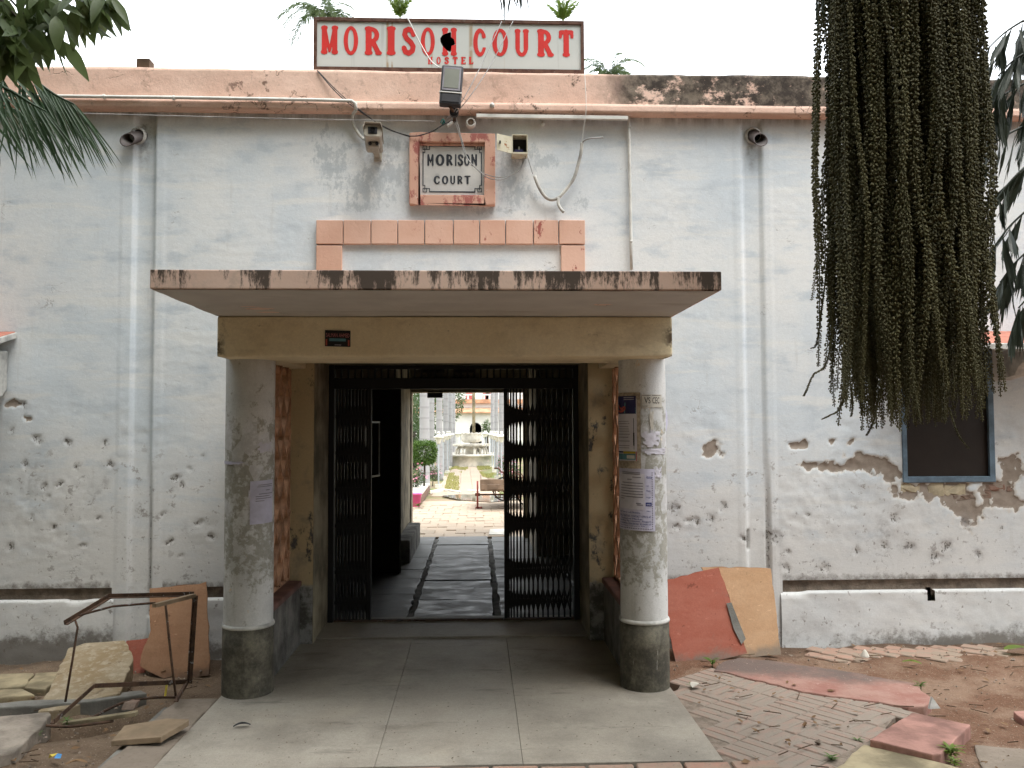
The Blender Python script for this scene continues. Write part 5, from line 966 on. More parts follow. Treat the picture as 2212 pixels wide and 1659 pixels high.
for i, P in enumerate((((-400, 1000), (240, 985), (180, 1080), (-400, 1120)), ((250, 985), (450, 975), (330, 1100), (170, 1090)), ((-400, 1125), (160, 1095), (250, 1140), (-300, 1180)))): slab_px('stone_slab', [zl_(*p) for p in P], -.05, .05, 'yellow_stone', ('wide yellow paving stone against the left plinth', 'short yellow paving stone just left of the speckled slab', 'narrow yellow paving stone in front of the wide one')[i], (0, 0), 10+i)
slab_px('stone_tile', [zl_(*p) for p in ((785, 1432), (880, 1336), (1180, 1316), (1335, 1335), (1335, 1345), (1140, 1440))], .045, .03, 'buff_tile', 'thick buff tile tipped on the kerb left of the porch', (.10, .05), 5, .003, 'tile', .004)
sr_ = slab_px('broken_slab', [zr_(*p) for p in ((445, 780), (500, 730), (590, 705), (800, 725), (1180, 780), (1500, 835), (1590, 850), (1690, 945), (1650, 985), (1560, 985), (1450, 970), (1000, 905), (680, 830), (520, 790))], .0035, .06, 'red_concrete', 'broken red and sooty concrete slab behind the brick paving', (0, 0), 6, .012)
slab_px('paver', [zr_(*p) for p in ((1335, 1182), (1575, 1012), (1910, 1075), (1740, 1255), (1690, 1260))], .022, .04, 'red_tile', 'square red paver lying on the dirt at right', (-.03, .0), 7, .004, 'paver', .008)
slab_px('stone_slab', [zr_(*p) for p in ((1110, 1360), (1300, 1200), (1420, 1215), (1860, 1335), (1900, 1500), (1000, 1500))], -.005, .05, 'yellow_stone', 'pale yellow stone slab at the bottom right in front of the red paver', (0, 0), 8)
slab_px('stone_slab', [zr_(*p) for p in ((1930, 1200), (2300, 1230), (2300, 1420), (1990, 1400))], -.035, .05, 'kerb_stone', 'dark worn stone slab in the bottom right corner', (0, 0), 9)
slab_px('stone_slab', [zr_(*p) for p in ((2150, 1010), (2300, 1000), (2300, 1060), (2200, 1050))], -.02, .04, 'red_tile', 'small pink stone at the right picture edge', (0, 0), 19)
# bits: gravel, chips, dry leaves, twigs (countless)
def scatter():
    rnd = random.Random(3); st_ = MB(); lf_ = MB(); tw_ = MB()
    def gz(x, y):
        if poly_in(x, y, PAV2) : return .003
        if -1.55 < x < 1.19 and y > 4.2: return .003
        return -.075 if x < 0 else -.045
    for i in range(800):
        sd = rnd.random() < .5; x = rnd.uniform(-3.6, -1.7) if sd else rnd.uniform(1.25, 4.3); y = rnd.uniform(3.6, 6.4)
        if not sd and poly_in(x, y, PAV2) and rnd.random() < .85: continue
        r = rnd.uniform(.003, .011)*(2.2 if rnd.random() < .08 else 1); c = Vector((x, y, gz(x, y)+r*.3)); P = [c+Vector((rnd.uniform(.6, 1.2)*r*a, rnd.uniform(.6, 1.2)*r*b, rnd.uniform(.5, .9)*r*d)) for a, b, d in ((1, 0, 0), (-1, 0, 0), (0, 1, 0), (0, -1, 0), (0, 0, 1), (0, 0, -1))]
        st_.add(P, [(0, 2, 4), (2, 1, 4), (1, 3, 4), (3, 0, 4), (2, 0, 5), (1, 2, 5), (3, 1, 5), (0, 3, 5)])
    for i in range(260):
        sd = rnd.random() < .3; x = rnd.uniform(-3.4, -1.7) if sd else rnd.uniform(1.25, 4.2); y = rnd.uniform(4.0, 6.4); L_ = rnd.uniform(.02, .06); a = rnd.uniform(0, 6.28); d = Vector((cos(a), sin(a), rnd.uniform(-.1, .3)))*L_; n_ = Vector((-sin(a), cos(a), rnd.uniform(-.3, .3)))*L_*.25; c = Vector((x, y, gz(x, y)+.008))
        lf_.add([c-d*.5, c+n_, c+d*.5, c-n_+Vector((0, 0, .006))], [(0, 1, 2), (0, 2, 3)])
    for i in range(420):
        x = rnd.uniform(-1.5, 1.15); y = 4.22+abs(rnd.gauss(0, .9)); r = rnd.uniform(.0015, .005)
        if y > 7: continue
        c = Vector((x, y, .002+r*.4)); st_.add([c+Vector((r*a*rnd.uniform(.6, 1.4), r*b*rnd.uniform(.6, 1.4), r*d*.6)) for a, b, d in ((1, 0, 0), (-1, 0, 0), (0, 1, 0), (0, -1, 0), (0, 0, 1))], [(0, 2, 4), (2, 1, 4), (1, 3, 4), (3, 0, 4)])
    for i in range(120):
        sd = rnd.random() < .3; x = rnd.uniform(-3.2, -1.7) if sd else rnd.uniform(1.25, 4.2); y = rnd.uniform(4.0, 6.3); a = rnd.gauss(0, .6); L_ = rnd.uniform(.03, .12); c = Vector((x, y, gz(x, y)+.006)); tw_.bar(c, c+Vector((cos(a)*L_, sin(a)*L_, rnd.uniform(0, .01))), .004, .004)
    for mb, nm, m, lab in ((st_, 'gravel', 'stone_bit', 'loose gravel and stone chips strewn on the bare dirt'), (lf_, 'leaf_litter', 'dry_leaf', 'small dry brown leaves strewn over the paving and dirt'), (tw_, 'twig_litter', 'twig_brown', 'small twigs strewn over the paving and dirt')):
        o = mb.build(nm, m); stuff(o); o['label'] = lab; o['category'] = nm.replace('_', ' ')
scatter()
def leaf_flat(c, L_, a, m, name, lab, cat='leaf', w=.35):
    d = Vector((cos(a), sin(a), 0)); n_ = Vector((-sin(a), cos(a), 0)); vs = []; fs = []
    for i in range(7): t_ = i/6; ww = w*L_*sin(pi*min(1, t_*.97+.02))**.8; z = .012*sin(pi*t_)+.004; vs += [c+d*(t_-.5)*L_-n_*ww*.5+Vector((0, 0, z+.012*(1-abs(2*t_-1)))), c+d*(t_-.5)*L_+Vector((0, 0, z)), c+d*(t_-.5)*L_+n_*ww*.5+Vector((0, 0, z+.006))]
    for i in range(6): fs += [(3*i, 3*i+1, 3*i+4, 3*i+3), (3*i+1, 3*i+2, 3*i+5, 3*i+4)]
    mb = MB(); mb.add(vs, fs); return tag(mb.build(name, m, None, True), lab, cat)
leaf_flat(atz(*zl_(1710, 1368), .004), .09, .3, 'cable_black', 'fallen_leaf', 'black curled leaf lying on the porch floor near the left column'); leaf_flat(atz(*zl_(540, 1635), -.06), .10, .2, 'dry_leaf', 'fallen_leaf', 'pale dry leaf on the dirt at the bottom left')
leaf_flat(atz(*zr_(2170, 660), -.02), .20, .1, 'fresh_leaf', 'fallen_leaf', 'fresh green leaf fallen by the plinth at far right', w=.5); leaf_flat(atz(*zr_(1575, 740), -.02), .12, -.5, 'fresh_leaf', 'fallen_leaf', 'yellow green leaf fallen on the red dirt'); leaf_flat(atz(*zr_(345, 870), .01), .09, .8, 'paper_cream', 'fallen_leaf', 'cream dry leaf on the paving beside the right column base', w=.7)
c = atz(*zl_(385, 1590), -.05); t_ = thing('sweet_wrapper', 'crumpled yellow and blue wrapper on the dirt at bottom left', 'wrapper', c); MB().add([c+Vector(v) for v in ((-.03, 0, 0), (0, -.02, .015), (.01, .015, .02), (-.01, .02, .005), (-.02, -.01, .022))], [(0, 1, 4), (1, 2, 4), (2, 3, 4), (3, 0, 4), (0, 3, 2, 1)]).build('foil', 'wrapper_yellow', t_); MB().add([c+Vector(v) for v in ((.005, -.015, .005), (.035, -.01, .002), (.03, .015, .015), (.008, .012, .02))], [(0, 1, 2), (0, 2, 3)]).build('foil', 'wrapper_blue', t_)
c = atz(*zl_(1168, 1130), -.03); tag(MB().bar(c+Vector((0, 0, -.02)), c+Vector((.005, .01, .05)), .012, .004).build('plastic_strip', 'wrapper_yellow'), 'small yellow plastic strip upright in the rubble', 'plastic strip')
c = atz(*zr_(1308, 700), -.02); tag(MB().lathe([(.001, .05), (.012, .04), (.03, .008), (.032, 0), (.001, 0)], c, 10).build('paper_cone', 'paper_cream'), 'small pale crumpled cone on the ground near the plinth', 'litter')
c = atz(*zr_(1675, 1000), 0); tag(MB().prism([c, c+Vector((.07, .01, 0)), c+Vector((.03, .02, .06))], (0, .02, 0)).build('stone_chip', 'old_white'), 'white stone chip at the broken corner of the red slab', 'stone')
for (P, z, r, lab) in ((zr_(1320, 1375), 0, 0, ''),): pass
bk = atz(*zl_(915, 1240), -.03); tag(MB().prism(rough_poly([bk+Vector(v) for v in ((-.04, -.02, 0), (.03, -.03, 0), (.04, .02, 0), (-.01, .03, 0))], .02, .008, 4), (.01, .02, .04)).build('brick_fragment', 'wall_brick', None, bevel=.005), 'broken brick fragment in the trench under the iron frame', 'brick')
# ================================================================== THE COURTYARD BEYOND
def zc(x, y): return (872+.1984*x, 833.9+.1984*y)        # reading of the view through the doorway
# path of bricks, lawn strips, puddle, kerbs
cpth = MB().prism([Vector((-2.6, 12.46, -.05)), Vector((3.2, 12.46, -.05)), Vector((3.2, 18.8, cg(18.8)-.05)), Vector((-1.6, 18.8, cg(18.8)-.05))], (0, 0, .035)).prism([Vector((-1.1, 20.2, cg(20.2)-.05)), Vector((.55, 20.2, cg(20.2)-.05)), Vector((.0, 36, cg(36)-.05)), Vector((-1.0, 36, cg(36)-.05))], (0, 0, .035)).build('courtyard_path', 'path_brick'); struct(cpth)
b0 = None; rnd = random.Random(9)
for j in range(13):
    for i in range(13):
        x = -1.55+i*.30+(j % 2)*.15; y = 12.62+j*.44
        if rnd.random() < .10: continue
        if b0 is None: b0 = MB().box(-.143, .143, -.212, .212, -.03, 0).build('brick', 'path_brick', cpth, bevel=.006, seg=1); o = b0
        else: o = link('brick', b0.data, None, cpth)
        o.location = (x, y, cg(y)+rnd.uniform(-.006, .004)); o.rotation_euler = (-CG+rnd.uniform(-.01, .01), rnd.uniform(-.01, .01), rnd.uniform(-.02, .02))
for j in range(18):
    for i in range(3):
        y = 20.5+j*.82; x = -.62+i*.33-.012*j
        o = link('brick', b0.data, None, cpth); o.location = (x, y, cg(y)+rnd.uniform(-.005, .005)); o.scale = (1.1, 1.85, 1)
pd = MB().prism([Vector((p.x, p.y, p.z+.004)) for p in rough_poly([atg(*zc(*q)) for q in ((430, 1190), (640, 1180), (960, 1178), (1250, 1190), (1280, 1235), (950, 1262), (650, 1243), (500, 1215))], .15, .05, 4)], (0, 0, -.02)).build('puddle', 'puddle_water'); struct(pd)
def lawn(name, P, lab, n, seed):
    rnd = random.Random(seed); pts = [atg(*zc(*q)) for q in P]; P2 = [(p.x, p.y) for p in pts]; x0, x1 = min(p[0] for p in P2), max(p[0] for p in P2); y0, y1 = min(p[1] for p in P2), max(p[1] for p in P2); mb = MB(); k = 0
    while k < n:
        x, y = rnd.uniform(x0, x1), rnd.uniform(y0, y1); k += 1
        if not poly_in(x, y, P2) or vnoise(x*3.1, y*.9, seed) < .42: continue
        c = Vector((x, y, cg(y)-.01)); a = rnd.uniform(0, 6.3); h = rnd.uniform(.03, .075); w = Vector((cos(a), sin(a), 0))*.012; mb.add([c-w, c+w, c+Vector((rnd.uniform(-.03, .03), rnd.uniform(-.03, .03), h))], [(0, 1, 2)])
    o = mb.build(name, 'lawn'); stuff(o); o['label'] = lab; o['category'] = 'grass'
lawn('grass', [(440, 1130), (490, 960), (520, 890), (640, 850), (680, 830), (700, 900), (600, 960), (600, 1140)], 'short grass strip left of the courtyard path', 8000, 1)
lawn('grass', [(790, 830), (930, 830), (1010, 1010), (870, 1000), (800, 900)], 'short grass strip right of the courtyard path', 9000, 2)
for (P, lab) in (([(290, 1160), (440, 1140), (620, 1165), (610, 1150), (440, 1130), (290, 1148)], 'left'), ([(700, 1152), (860, 1152), (860, 1140), (700, 1142)], 'right')):
    pts = [atg(*zc(*q)) for q in P]; tag(MB().prism([p+Vector((0, 0, -.03)) for p in pts], (0, 0, .06)).build('kerb', 'fountain_stone'), 'low stone kerb '+('left' if lab == 'left' else 'right')+' of the courtyard path behind the puddle', 'kerb')
tag(MB().prism([atg(*zc(*q))+Vector((0, 0, -.03)) for q in ((925, 1625), (940, 1568), (1130, 1560), (1160, 1625))], (0, 0, .045)).build('paving_slab', 'fountain_stone', None, bevel=.006), 'pale paving slab on the brick path just past the doorway', 'paving slab')
# planter wall, bucket
pk = thing('planter_wall', 'low brick planter wall with concrete coping left of the courtyard', 'wall', atg(*zc(200, 1200)))
a, b = atg(*zc(275, 1150)), atg(*zc(168, 1300)); d = (b-a); 
MB().prism([a, b, b+Vector((-.45, .1, 0)), a+Vector((-.45, .1, 0))], (0, 0, .16)).build('core', 'mortar', pk); MB().prism([a+Vector((.02, -.02, .162)), b+Vector((.02, -.02, .162)), b+Vector((-.46, .1, .162)), a+Vector((-.46, .1, .162))], (0, 0, .05)).build('coping', 'fountain_stone', pk, bevel=.008)
nrm = Vector((-d.y, d.x, 0)).normalized(); nrm = nrm if nrm.x > 0 else -nrm; bmk = None
for r_ in range(2):
    for i in range(int(d.length/.24)): 
        c = a+d.normalized()*(i*.24+.12+(r_ % 2)*.1)+nrm*.006+Vector((0, 0, .045+r_*.075)); M = Matrix.Translation(c) @ Matrix.Rotation(atan2(d.y, d.x), 4, 'Z')
        if bmk is None:
            bmk = bpy.data.meshes.new('brick'); mb = MB().box(-.112, .112, -.02, .02, -.033, .033); bmk.from_pydata(mb.v, [], mb.f)
        link('brick', bmk, 'wall_brick', pk, M=M)
c = at(*zc(130, 1268), b.y-.30); c.z = cg(c.y); bk_ = thing('bucket', 'bright pink plastic bucket beside the planter wall', 'bucket', c); h = .27; MB().lathe([(.001, 0), (.085, 0), (.125, h), (.135, h), (.135, h-.02), (.118, h-.02), (.08, .01), (.001, .01)], c, 24).build('body', 'bucket_pink', bk_, True)
MB().tube([c+Vector((.13*cos(t), -.02, h+.0+.02*sin(t)-.03)) for t in np.linspace(0, pi, 9)], .005, 6).build('handle', 'steel', bk_, True)
# hand cart with a bicycle on it
wc = atg(*zc(822, 1338)); cy_ = wc.y; gz_ = wc.z; R_ = .27
ct = thing('hand_cart', 'wooden flat hand cart with rusty wheels in the courtyard', 'cart', wc)
xL, xR = at(*zc(832, 1100), cy_).x, at(*zc(832, 1100), cy_).x+1.15; z0, z1 = at(*zc(840, 1112), cy_).z, at(*zc(840, 1002), cy_).z
MB().box(xL, xR, cy_-.35, cy_+1.25, z0-.03, z0).build('bed', 'cart_wood', ct)
for j in range(2): MB().box(xL+.02, xR-.02, cy_-.37, cy_-.345, z0+j*(z1-z0)/2+.002, z0+(j+1)*(z1-z0)/2-.002).build('end_board', 'cart_wood', ct, bevel=.003, seg=1)
for x in (xL, xR-.03): MB().box(x, x+.03, cy_-.34, cy_+1.25, z0, z1-.01).build('side_board', 'cart_wood', ct, bevel=.003, seg=1)
MB().box(xL+.1, xL+.14, cy_-.385, cy_-.37, z0-.02, z1).build('post', 'cart_wood', ct)
def wheel(c, R_, ax, par, m='cart_red'):
    Mx = Matrix.Rotation(pi/2, 4, 'Y') if ax == 'x' else Matrix.Rotation(pi/2, 4, 'X')
    w = MB().lathe([(R_-.03, -.014), (R_-.005, -.018), (R_, 0), (R_-.005, .018), (R_-.03, .014), (R_-.03, -.014)], c, 28, Mx).build('wheel', m, par, True)
    MB().lathe([(.001, -.05), (.03, -.05), (.03, .05), (.001, .05)], c, 10, Mx).build('hub', 'cart_iron', w)
    for i in range(8):
        a_ = i*pi/4; v = Mx @ Vector((cos(a_), sin(a_), 0)); MB().bar(c+v*.02, c+v*(R_-.02), .008, .008).build('spoke', 'cart_iron', w)
wheel(Vector((xL-.05, cy_+.1, gz_+R_)), R_, 'x', ct); wheel(Vector((xR+.05, cy_+.1, gz_+R_)), R_, 'x', ct); wheel(Vector((xL+.95, cy_+.5, gz_+.20)), .20, 'y', ct, 'rubber')
MB().bar((xL-.08, cy_+.1, gz_+R_), (xR+.08, cy_+.1, gz_+R_), .03, .03).build('axle', 'cart_iron', ct); MB().bar((xL+.30, cy_-.2, z0-.03), (xL+.30, cy_+.1, gz_+R_-.06), .02, .02).bar((xL+.30, cy_+.1, gz_+R_-.06), (xL+.8, cy_+.1, gz_+R_-.06), .015, .015).build('underframe', 'cart_iron', ct)
for i in range(5): MB().bar((xL+.25+i*.1, cy_-.2, z0-.05), (xL+.32+i*.1, cy_+.3, z0-.06), .03, .02).build('leaf_spring', 'cart_iron', ct)
MB().box(xL-.09, xL+.04, cy_+.05, cy_+.16, gz_-.005, gz_+.03).build('wheel_chock', 'cart_red', ct)
bc_ = thing('bicycle_parts', 'tangled old bicycle handlebar and frame heaped behind the cart', 'bicycle', Vector((xL+.95, cy_+1.6, gz_)))
hz = at(*zc(1060, 905), cy_+1.6).z; hx = at(*zc(985, 905), cy_+1.6).x
MB().tube(spline([Vector((hx, cy_+1.6, hz+.02)), Vector((hx+.1, cy_+1.6, hz+.01)), Vector((hx+.16, cy_+1.6, hz-.06)), Vector((hx+.3, cy_+1.6, hz-.05)), Vector((hx+.42, cy_+1.65, hz+.0))], 6), .018, 8).build('handlebar', 'cart_iron', bc_, True)
MB().bar((hx+.22, cy_+1.6, gz_), (hx+.2, cy_+1.6, hz-.05), .03, .03).bar((hx+.2, cy_+1.6, hz-.15), (hx+.75, cy_+1.6, hz-.2), .03, .03).build('frame', 'cart_iron', bc_)
for i in range(3): MB().lathe([(.10, -.01), (.12, 0), (.10, .01), (.10, -.01)], (hx+.35+.1*i, cy_+1.6, hz-.14-.03*i), 16, Matrix.Rotation(pi/2, 4, 'X') @ Matrix.Rotation(.4*i, 4, 'Y')).build('rim', 'cart_iron', bc_)
wheel(Vector((hx+.22, cy_+1.6, gz_+.26)), .26, 'y', bc_, 'rubber'); wheel(Vector((hx+1.1, cy_+1.6, gz_+.26)), .26, 'y', bc_, 'rubber')
# garden lamps
def lamp(p, hgt, lab, src=None):
    t_ = thing('garden_lamp', lab, 'lamp post', p, 'garden lamps along the courtyard path'); base = p
    if src is None:
        parts = []
        mb = MB().box(-.09, .09, -.09, .09, -.05, .06); parts.append(('footing', 'fountain_stone', mb, None)); parts.append(('pole', 'galvanised', MB().tube([(0, 0, .05), (0, 0, 1)], .022, 10), 'z'))
        parts.append(('lantern', 'lamp_white', MB().lathe([(.03, 0), (.05, .02), (.10, .16), (.14, .165), (.15, .185), (.10, .21), (.04, .25), (.035, .28), (.05, .30), (.03, .33), (.001, .34)], (0, 0, 0), 12), 'top'))
        src = []
        for nm, m, mb, k_ in parts:
            me = bpy.data.meshes.new(nm); me.from_pydata([tuple(v) for v in mb.v], [], mb.f); me.update(); src.append((nm, m, me, k_))
    for nm, m, me, k_ in src:
        o = link(nm, me, m, t_)
        if k_ == 'z': o.scale = (1, 1, hgt-.30)
        if k_ == 'top': o.location = (0, 0, hgt-.34)
    return src
lsrc = None
LROW = [((380, 1092), 'nearest'), ((432, 1008), 'second'), ((476, 938), 'third'), ((500, 888), 'fourth'), ((522, 852), 'farthest')]
RROW = [((1067, 1040), 'nearest'), ((1020, 1000), 'second'), ((990, 928), 'third'), ((964, 888), 'fourth'), ((946, 845), 'farthest')]
for side, row in (('left', LROW), ('right', RROW)):
    for q, w in row: p = atg(*zc(*q)); lsrc = lamp(p, 1.66-.012*(p.y-22)*0-.16+.0*p.y, f'{w} garden lamp in the {side} row beside the courtyard path', lsrc)
for i, (x, y) in enumerate(((572, 44), (592, 46), (618, 49), (882, 44), (900, 46), (915, 49))):
    p = at(*zc(x, 700), y); lamp(Vector((p.x, y, cg(y))), 1.5, f'{("near", "middle", "far")[i % 3]} of three garden lamps {"left" if i < 3 else "right"} of the fountain, behind the basin', lsrc)
# fountain
fc = at(*zc(738, 760), 37.3); FX, FY, FZ = fc.x, 37.3, cg(37.3); ft = thing('fountain', 'pale stone courtyard fountain with fluted bowl on a table', 'fountain', (FX, FY, FZ))
MB().lathe([(1.42, 0), (1.42, .40), (1.50, .42), (1.52, .47), (1.48, .51), (1.28, .51), (1.28, .3), (.001, .3)], (FX, FY, FZ), 48).build('basin', 'fountain_stone', ft, True)
zt_ = at(*zc(740, 630), FY).z; MB().lathe([(.001, zt_-.10), (.74, zt_-.10), (.80, zt_-.06), (.80, zt_), (.001, zt_)], (FX, FY, 0), 40).build('table', 'fountain_stone', ft)
for i in range(32): a_ = 2*pi*i/32; MB().box(-.02, .02, -.02, .02, -.07, .005, Matrix.Translation((FX+.81*cos(a_), FY+.81*sin(a_), zt_)) @ Matrix.Rotation(a_, 4, 'Z')).build('dentil', 'fountain_stone', ft)
for i in range(8):
    a_ = 2*pi*i/8+.2; v = Vector((cos(a_), sin(a_), 0)); c0 = Vector((FX, FY, 0)); MB().tube(spline([c0+v*.70+Vector((0, 0, FZ+.3)), c0+v*.66+Vector((0, 0, zt_-.25)), c0+v*.5+Vector((0, 0, zt_-.14)), c0+v*.25+Vector((0, 0, zt_-.10))], 4), .055, 8).build('leg', 'fountain_stone', ft, True)
MB().lathe([(.30, FZ+.3), (.26, zt_-.2), (.30, zt_-.1)], (FX, FY, 0), 24).build('pedestal', 'fountain_stone', ft, True)
zb_ = at(*zc(740, 615), FY).z; zt2 = at(*zc(740, 512), FY).z; H_ = zt2-zb_
vs = []; fs = []; nn = 48; pr = [(.28, 0), (.40, .15), (.44, .45), (.40, .75), (.44, .9), (.47, 1.), (.40, 1.), (.30, .8)]
for (r, z) in pr:
    for k in range(nn): a_ = 2*pi*k/nn; rr = r*(1+.06*cos(12*a_)); vs.append((FX+rr*cos(a_), FY+rr*sin(a_), zb_+z*H_+.02*cos(12*a_)*(z > .95)))
for i in range(len(pr)-1):
    for k in range(nn): fs.append((i*nn+k, i*nn+(k+1) % nn, (i+1)*nn+(k+1) % nn, (i+1)*nn+k))
mb = MB(); mb.add(vs, fs); mb.build('bowl', 'fountain_stone', ft, True)
px_ = at(*zc(762, 300), FY+.2).x; tag(MB().tube([(px_, FY+.9, FZ), (px_, FY+.9, FZ+6)], .075, 10).build('flag_pole', 'yellow_stone', None, True), 'slim cream flag pole rising behind the fountain', 'pole')
# far range with arch
BY = 56.; z_ = lambda y: at(1020, 833.9+.1984*y, BY).z; x_ = lambda x: at(872+.1984*x, 900, BY).x; gb = cg(BY)
fb = thing('far_building', 'white two storey courtyard range with arch and tiled eaves', 'building', (x_(780), BY, gb))
ax0, ax1, asp, atp = x_(718), x_(848), z_(465), z_(398); r = (ax1-ax0)/2; cxa = (ax0+ax1)/2
def archwall():
    xs = np.linspace(ax0, ax1, 17); up = [(x, asp+(atp-asp)*sqrt(max(0, 1-((x-cxa)/r)**2))) for x in xs]; vs = []; fs = []; zt = z_(292)
    mb = MB().box(-30, ax0, BY, BY+.6, gb-.3, zt).box(ax1, 30, BY, BY+.6, gb-.3, zt)
    for (xa_, za_), (xb_, zb__) in zip(up, up[1:]): mb.prism([Vector((xa_, BY, za_)), Vector((xb_, BY, zb__)), Vector((xb_, BY, zt)), Vector((xa_, BY, zt))], (0, .6, 0))
    return mb
archwall().build('wall', 'far_white', fb); MB().box(ax0-.5, ax1+.5, BY+1.4, BY+1.5, gb, z_(380)).build('door', 'dark_wood', fb)
MB().prism([Vector((-30, BY-.35, z_(295))), Vector((30, BY-.35, z_(295))), Vector((30, BY+1.4, z_(245))), Vector((-30, BY+1.4, z_(245)))], (0, 0, .08)).build('eaves', 'roof_tile', fb)
MB().box(-30, 30, BY+1.4, BY+2, gb, z_(150)).build('upper_wall', 'far_white', fb); MB().box(-30, 30, BY+1.1, BY+2, z_(182), z_(140)).build('upper_band', 'roof_tile', fb); MB().box(-30, 30, BY+3, BY+3.4, z_(150), z_(-120)).build('back_wall', 'far_white', fb)
for i in range(24): x = x_(400)+i*.36; MB().box(x-.06, x+.06, BY+1.2, BY+1.3, z_(138), z_(95)).build('baluster', 'far_white', fb)
MB().box(-30, 30, BY+1.15, BY+1.4, z_(95), z_(80)).build('handrail', 'far_white', fb)
for q in (710, 905, 935): x = x_(q); MB().box(x-.22, x+.22, BY+2.9, BY+3.05, z_(140), z_(-100)).build('post', 'balcony_red', fb)
sd_ = thing('garden_wall', 'plain white wall closing the courtyard on the left', 'wall', (-14, 30, 0)); MB().box(-14.4, -14, 12.5, 60, -.8, 3.2).build('wall', 'far_white', sd_); sd_ = thing('garden_wall', 'plain white wall closing the courtyard on the right', 'wall', (14, 30, 0)); MB().box(14, 14.4, 12.5, 60, -.8, 3.2).build('wall', 'far_white', sd_)
# ================================================================== VEGETATION
def frame_mat(p, d, up):
    d = Vector(d).normalized(); s_ = d.cross(Vector(up)); s_ = s_.normalized() if s_.length > 1e-4 else Vector((1, 0, 0)); n_ = s_.cross(d)
    return Matrix(((s_.x, d.x, n_.x, p[0]), (s_.y, d.y, n_.y, p[1]), (s_.z, d.z, n_.z, p[2]), (0, 0, 0, 1)))
def blade(name, L_, W_, n=6, droop=.2, fold=.2, prof=None, wave=0.):
    vs = []; fs = []; prof = prof or (lambda t: sin(pi*min(1, .03+.95*t)**.85))
    for i in range(n+1):
        t_ = i/n; w = W_*.5*prof(t_); y = L_*t_; z = -droop*L_*t_*t_; vs += [(-w, y, z+fold*w+wave*sin(t_*14)), (0, y, z), (w, y, z+fold*w-wave*sin(t_*13+1))]
    for i in range(n): fs += [(3*i, 3*i+1, 3*i+4, 3*i+3), (3*i+1, 3*i+2, 3*i+5, 3*i+4)]
    me = bpy.data.meshes.new(name); me.from_pydata(vs, [], fs); me.polygons.foreach_set('use_smooth', [True]*len(fs)); me.update(); return me
def into(mb, me, M): mb.add([M @ v.co for v in me.vertices], [tuple(p.vertices) for p in me.polygons])
# ---- broad-leaved tree over the left of the yard
mt = thing('broadleaf_tree', 'broad leaved tree hanging into the top left corner', 'tree', (-6.2, 1.6, -.05)); rnd = random.Random(21)
MB().tube([(-6.2, 1.6, -.1), (-6.1, 1.65, 1.5), (-5.8, 1.7, 3.2), (-5.2, 1.8, 4.6), (-4.6, 1.9, 5.6)], .24, 14, .12).build('trunk', 'bark', mt, True)
LIMB = [[(-5.6, 1.7, 3.8), (-4.4, 2.3, 4.2), (-3.2, 2.9, 4.1), (-2.45, 3.15, 3.75)], [(-5.2, 1.8, 4.6), (-3.4, 2.6, 5.6), (-1.8, 3.4, 6.2)], [(-4.8, 1.85, 5.3), (-4.2, .6, 6.5), (-3.4, -.6, 7.2)], [(-5.0, 1.8, 5.0), (-5.4, 3.4, 6.0), (-5.0, 4.6, 6.8)], [(-4.6, 1.9, 5.6), (-3.0, 1.6, 7.0), (-1.2, 1.2, 7.6)]]
for P in LIMB: MB().tube(spline(P, 5), .08, 8, .02).build('limb', 'bark', mt, True)
LM = [blade('leaf', 1, .30, 6, .25, .25), blade('leaf', 1, .26, 6, .12, .3, wave=.015), blade('leaf', 1, .34, 6, .35, .15)]
crown = MB(); low = blade('leaf_low', 1, .32, 2, .2, .2)
for i in range(5200):
    while True:
        v = Vector((rnd.uniform(-1, 1), rnd.uniform(-1, 1), rnd.uniform(-1, 1)))
        if v.length < 1: break
    c = Vector((-3.6+v.x*3.9, 1.6+v.y*3.3, 7.1+v.z*1.9))
    if vnoise(c.x*1.1+9, c.y*1.1+c.z, 6) < .30: continue
    d = Vector((rnd.gauss(0, 1), rnd.gauss(0, 1), rnd.gauss(-.6, .6))); s_ = rnd.uniform(.16, .30); into(crown, low, frame_mat(c, d, (rnd.gauss(0, .6), rnd.gauss(0, .6), 1)) @ Matrix.Scale(s_, 4))
stuff(crown.build('crown', 'mango_leaf', mt, True))
TW = [(8, 8, 3.1), (50, 30, 3.15), (105, 8, 3.2), (150, 14, 3.2), (196, 2, 3.25), (64, 70, 3.1), (22, 62, 3.05), (222, -8, 3.25), (120, 50, 3.15), (85, -10, 3.1), (-20, 30, 3.0), (40, 100, 3.1), (-10, 105, 3.05)]
root = Vector(LIMB[0][-1])
for (x, y, Y) in TW:
    e = at(x, y, Y); m_ = root.lerp(e, .5)+Vector((0, 0, .12)); st0 = root if y < 60 else root+Vector((.05, 0, -.05))
    br = MB().tube(spline([st0, m_, e], 5), .008, 6, .004).build('twig', 'bark', mt, True); nl = rnd.randint(10, 14)
    for k in range(nl):
        a_ = rnd.uniform(0, 2*pi); d = Vector((cos(a_)*rnd.uniform(.2, 1), sin(a_)*.7, rnd.uniform(-1.5, -.15))); p = e+Vector((rnd.gauss(0, .02), rnd.gauss(0, .03), rnd.gauss(0, .02)))
        link('leaf', LM[rnd.randrange(3)], 'mango_leaf', br, M=frame_mat(p, d, (rnd.gauss(0, .5), -1, .6)) @ Matrix.Scale(rnd.uniform(.10, .165), 4))
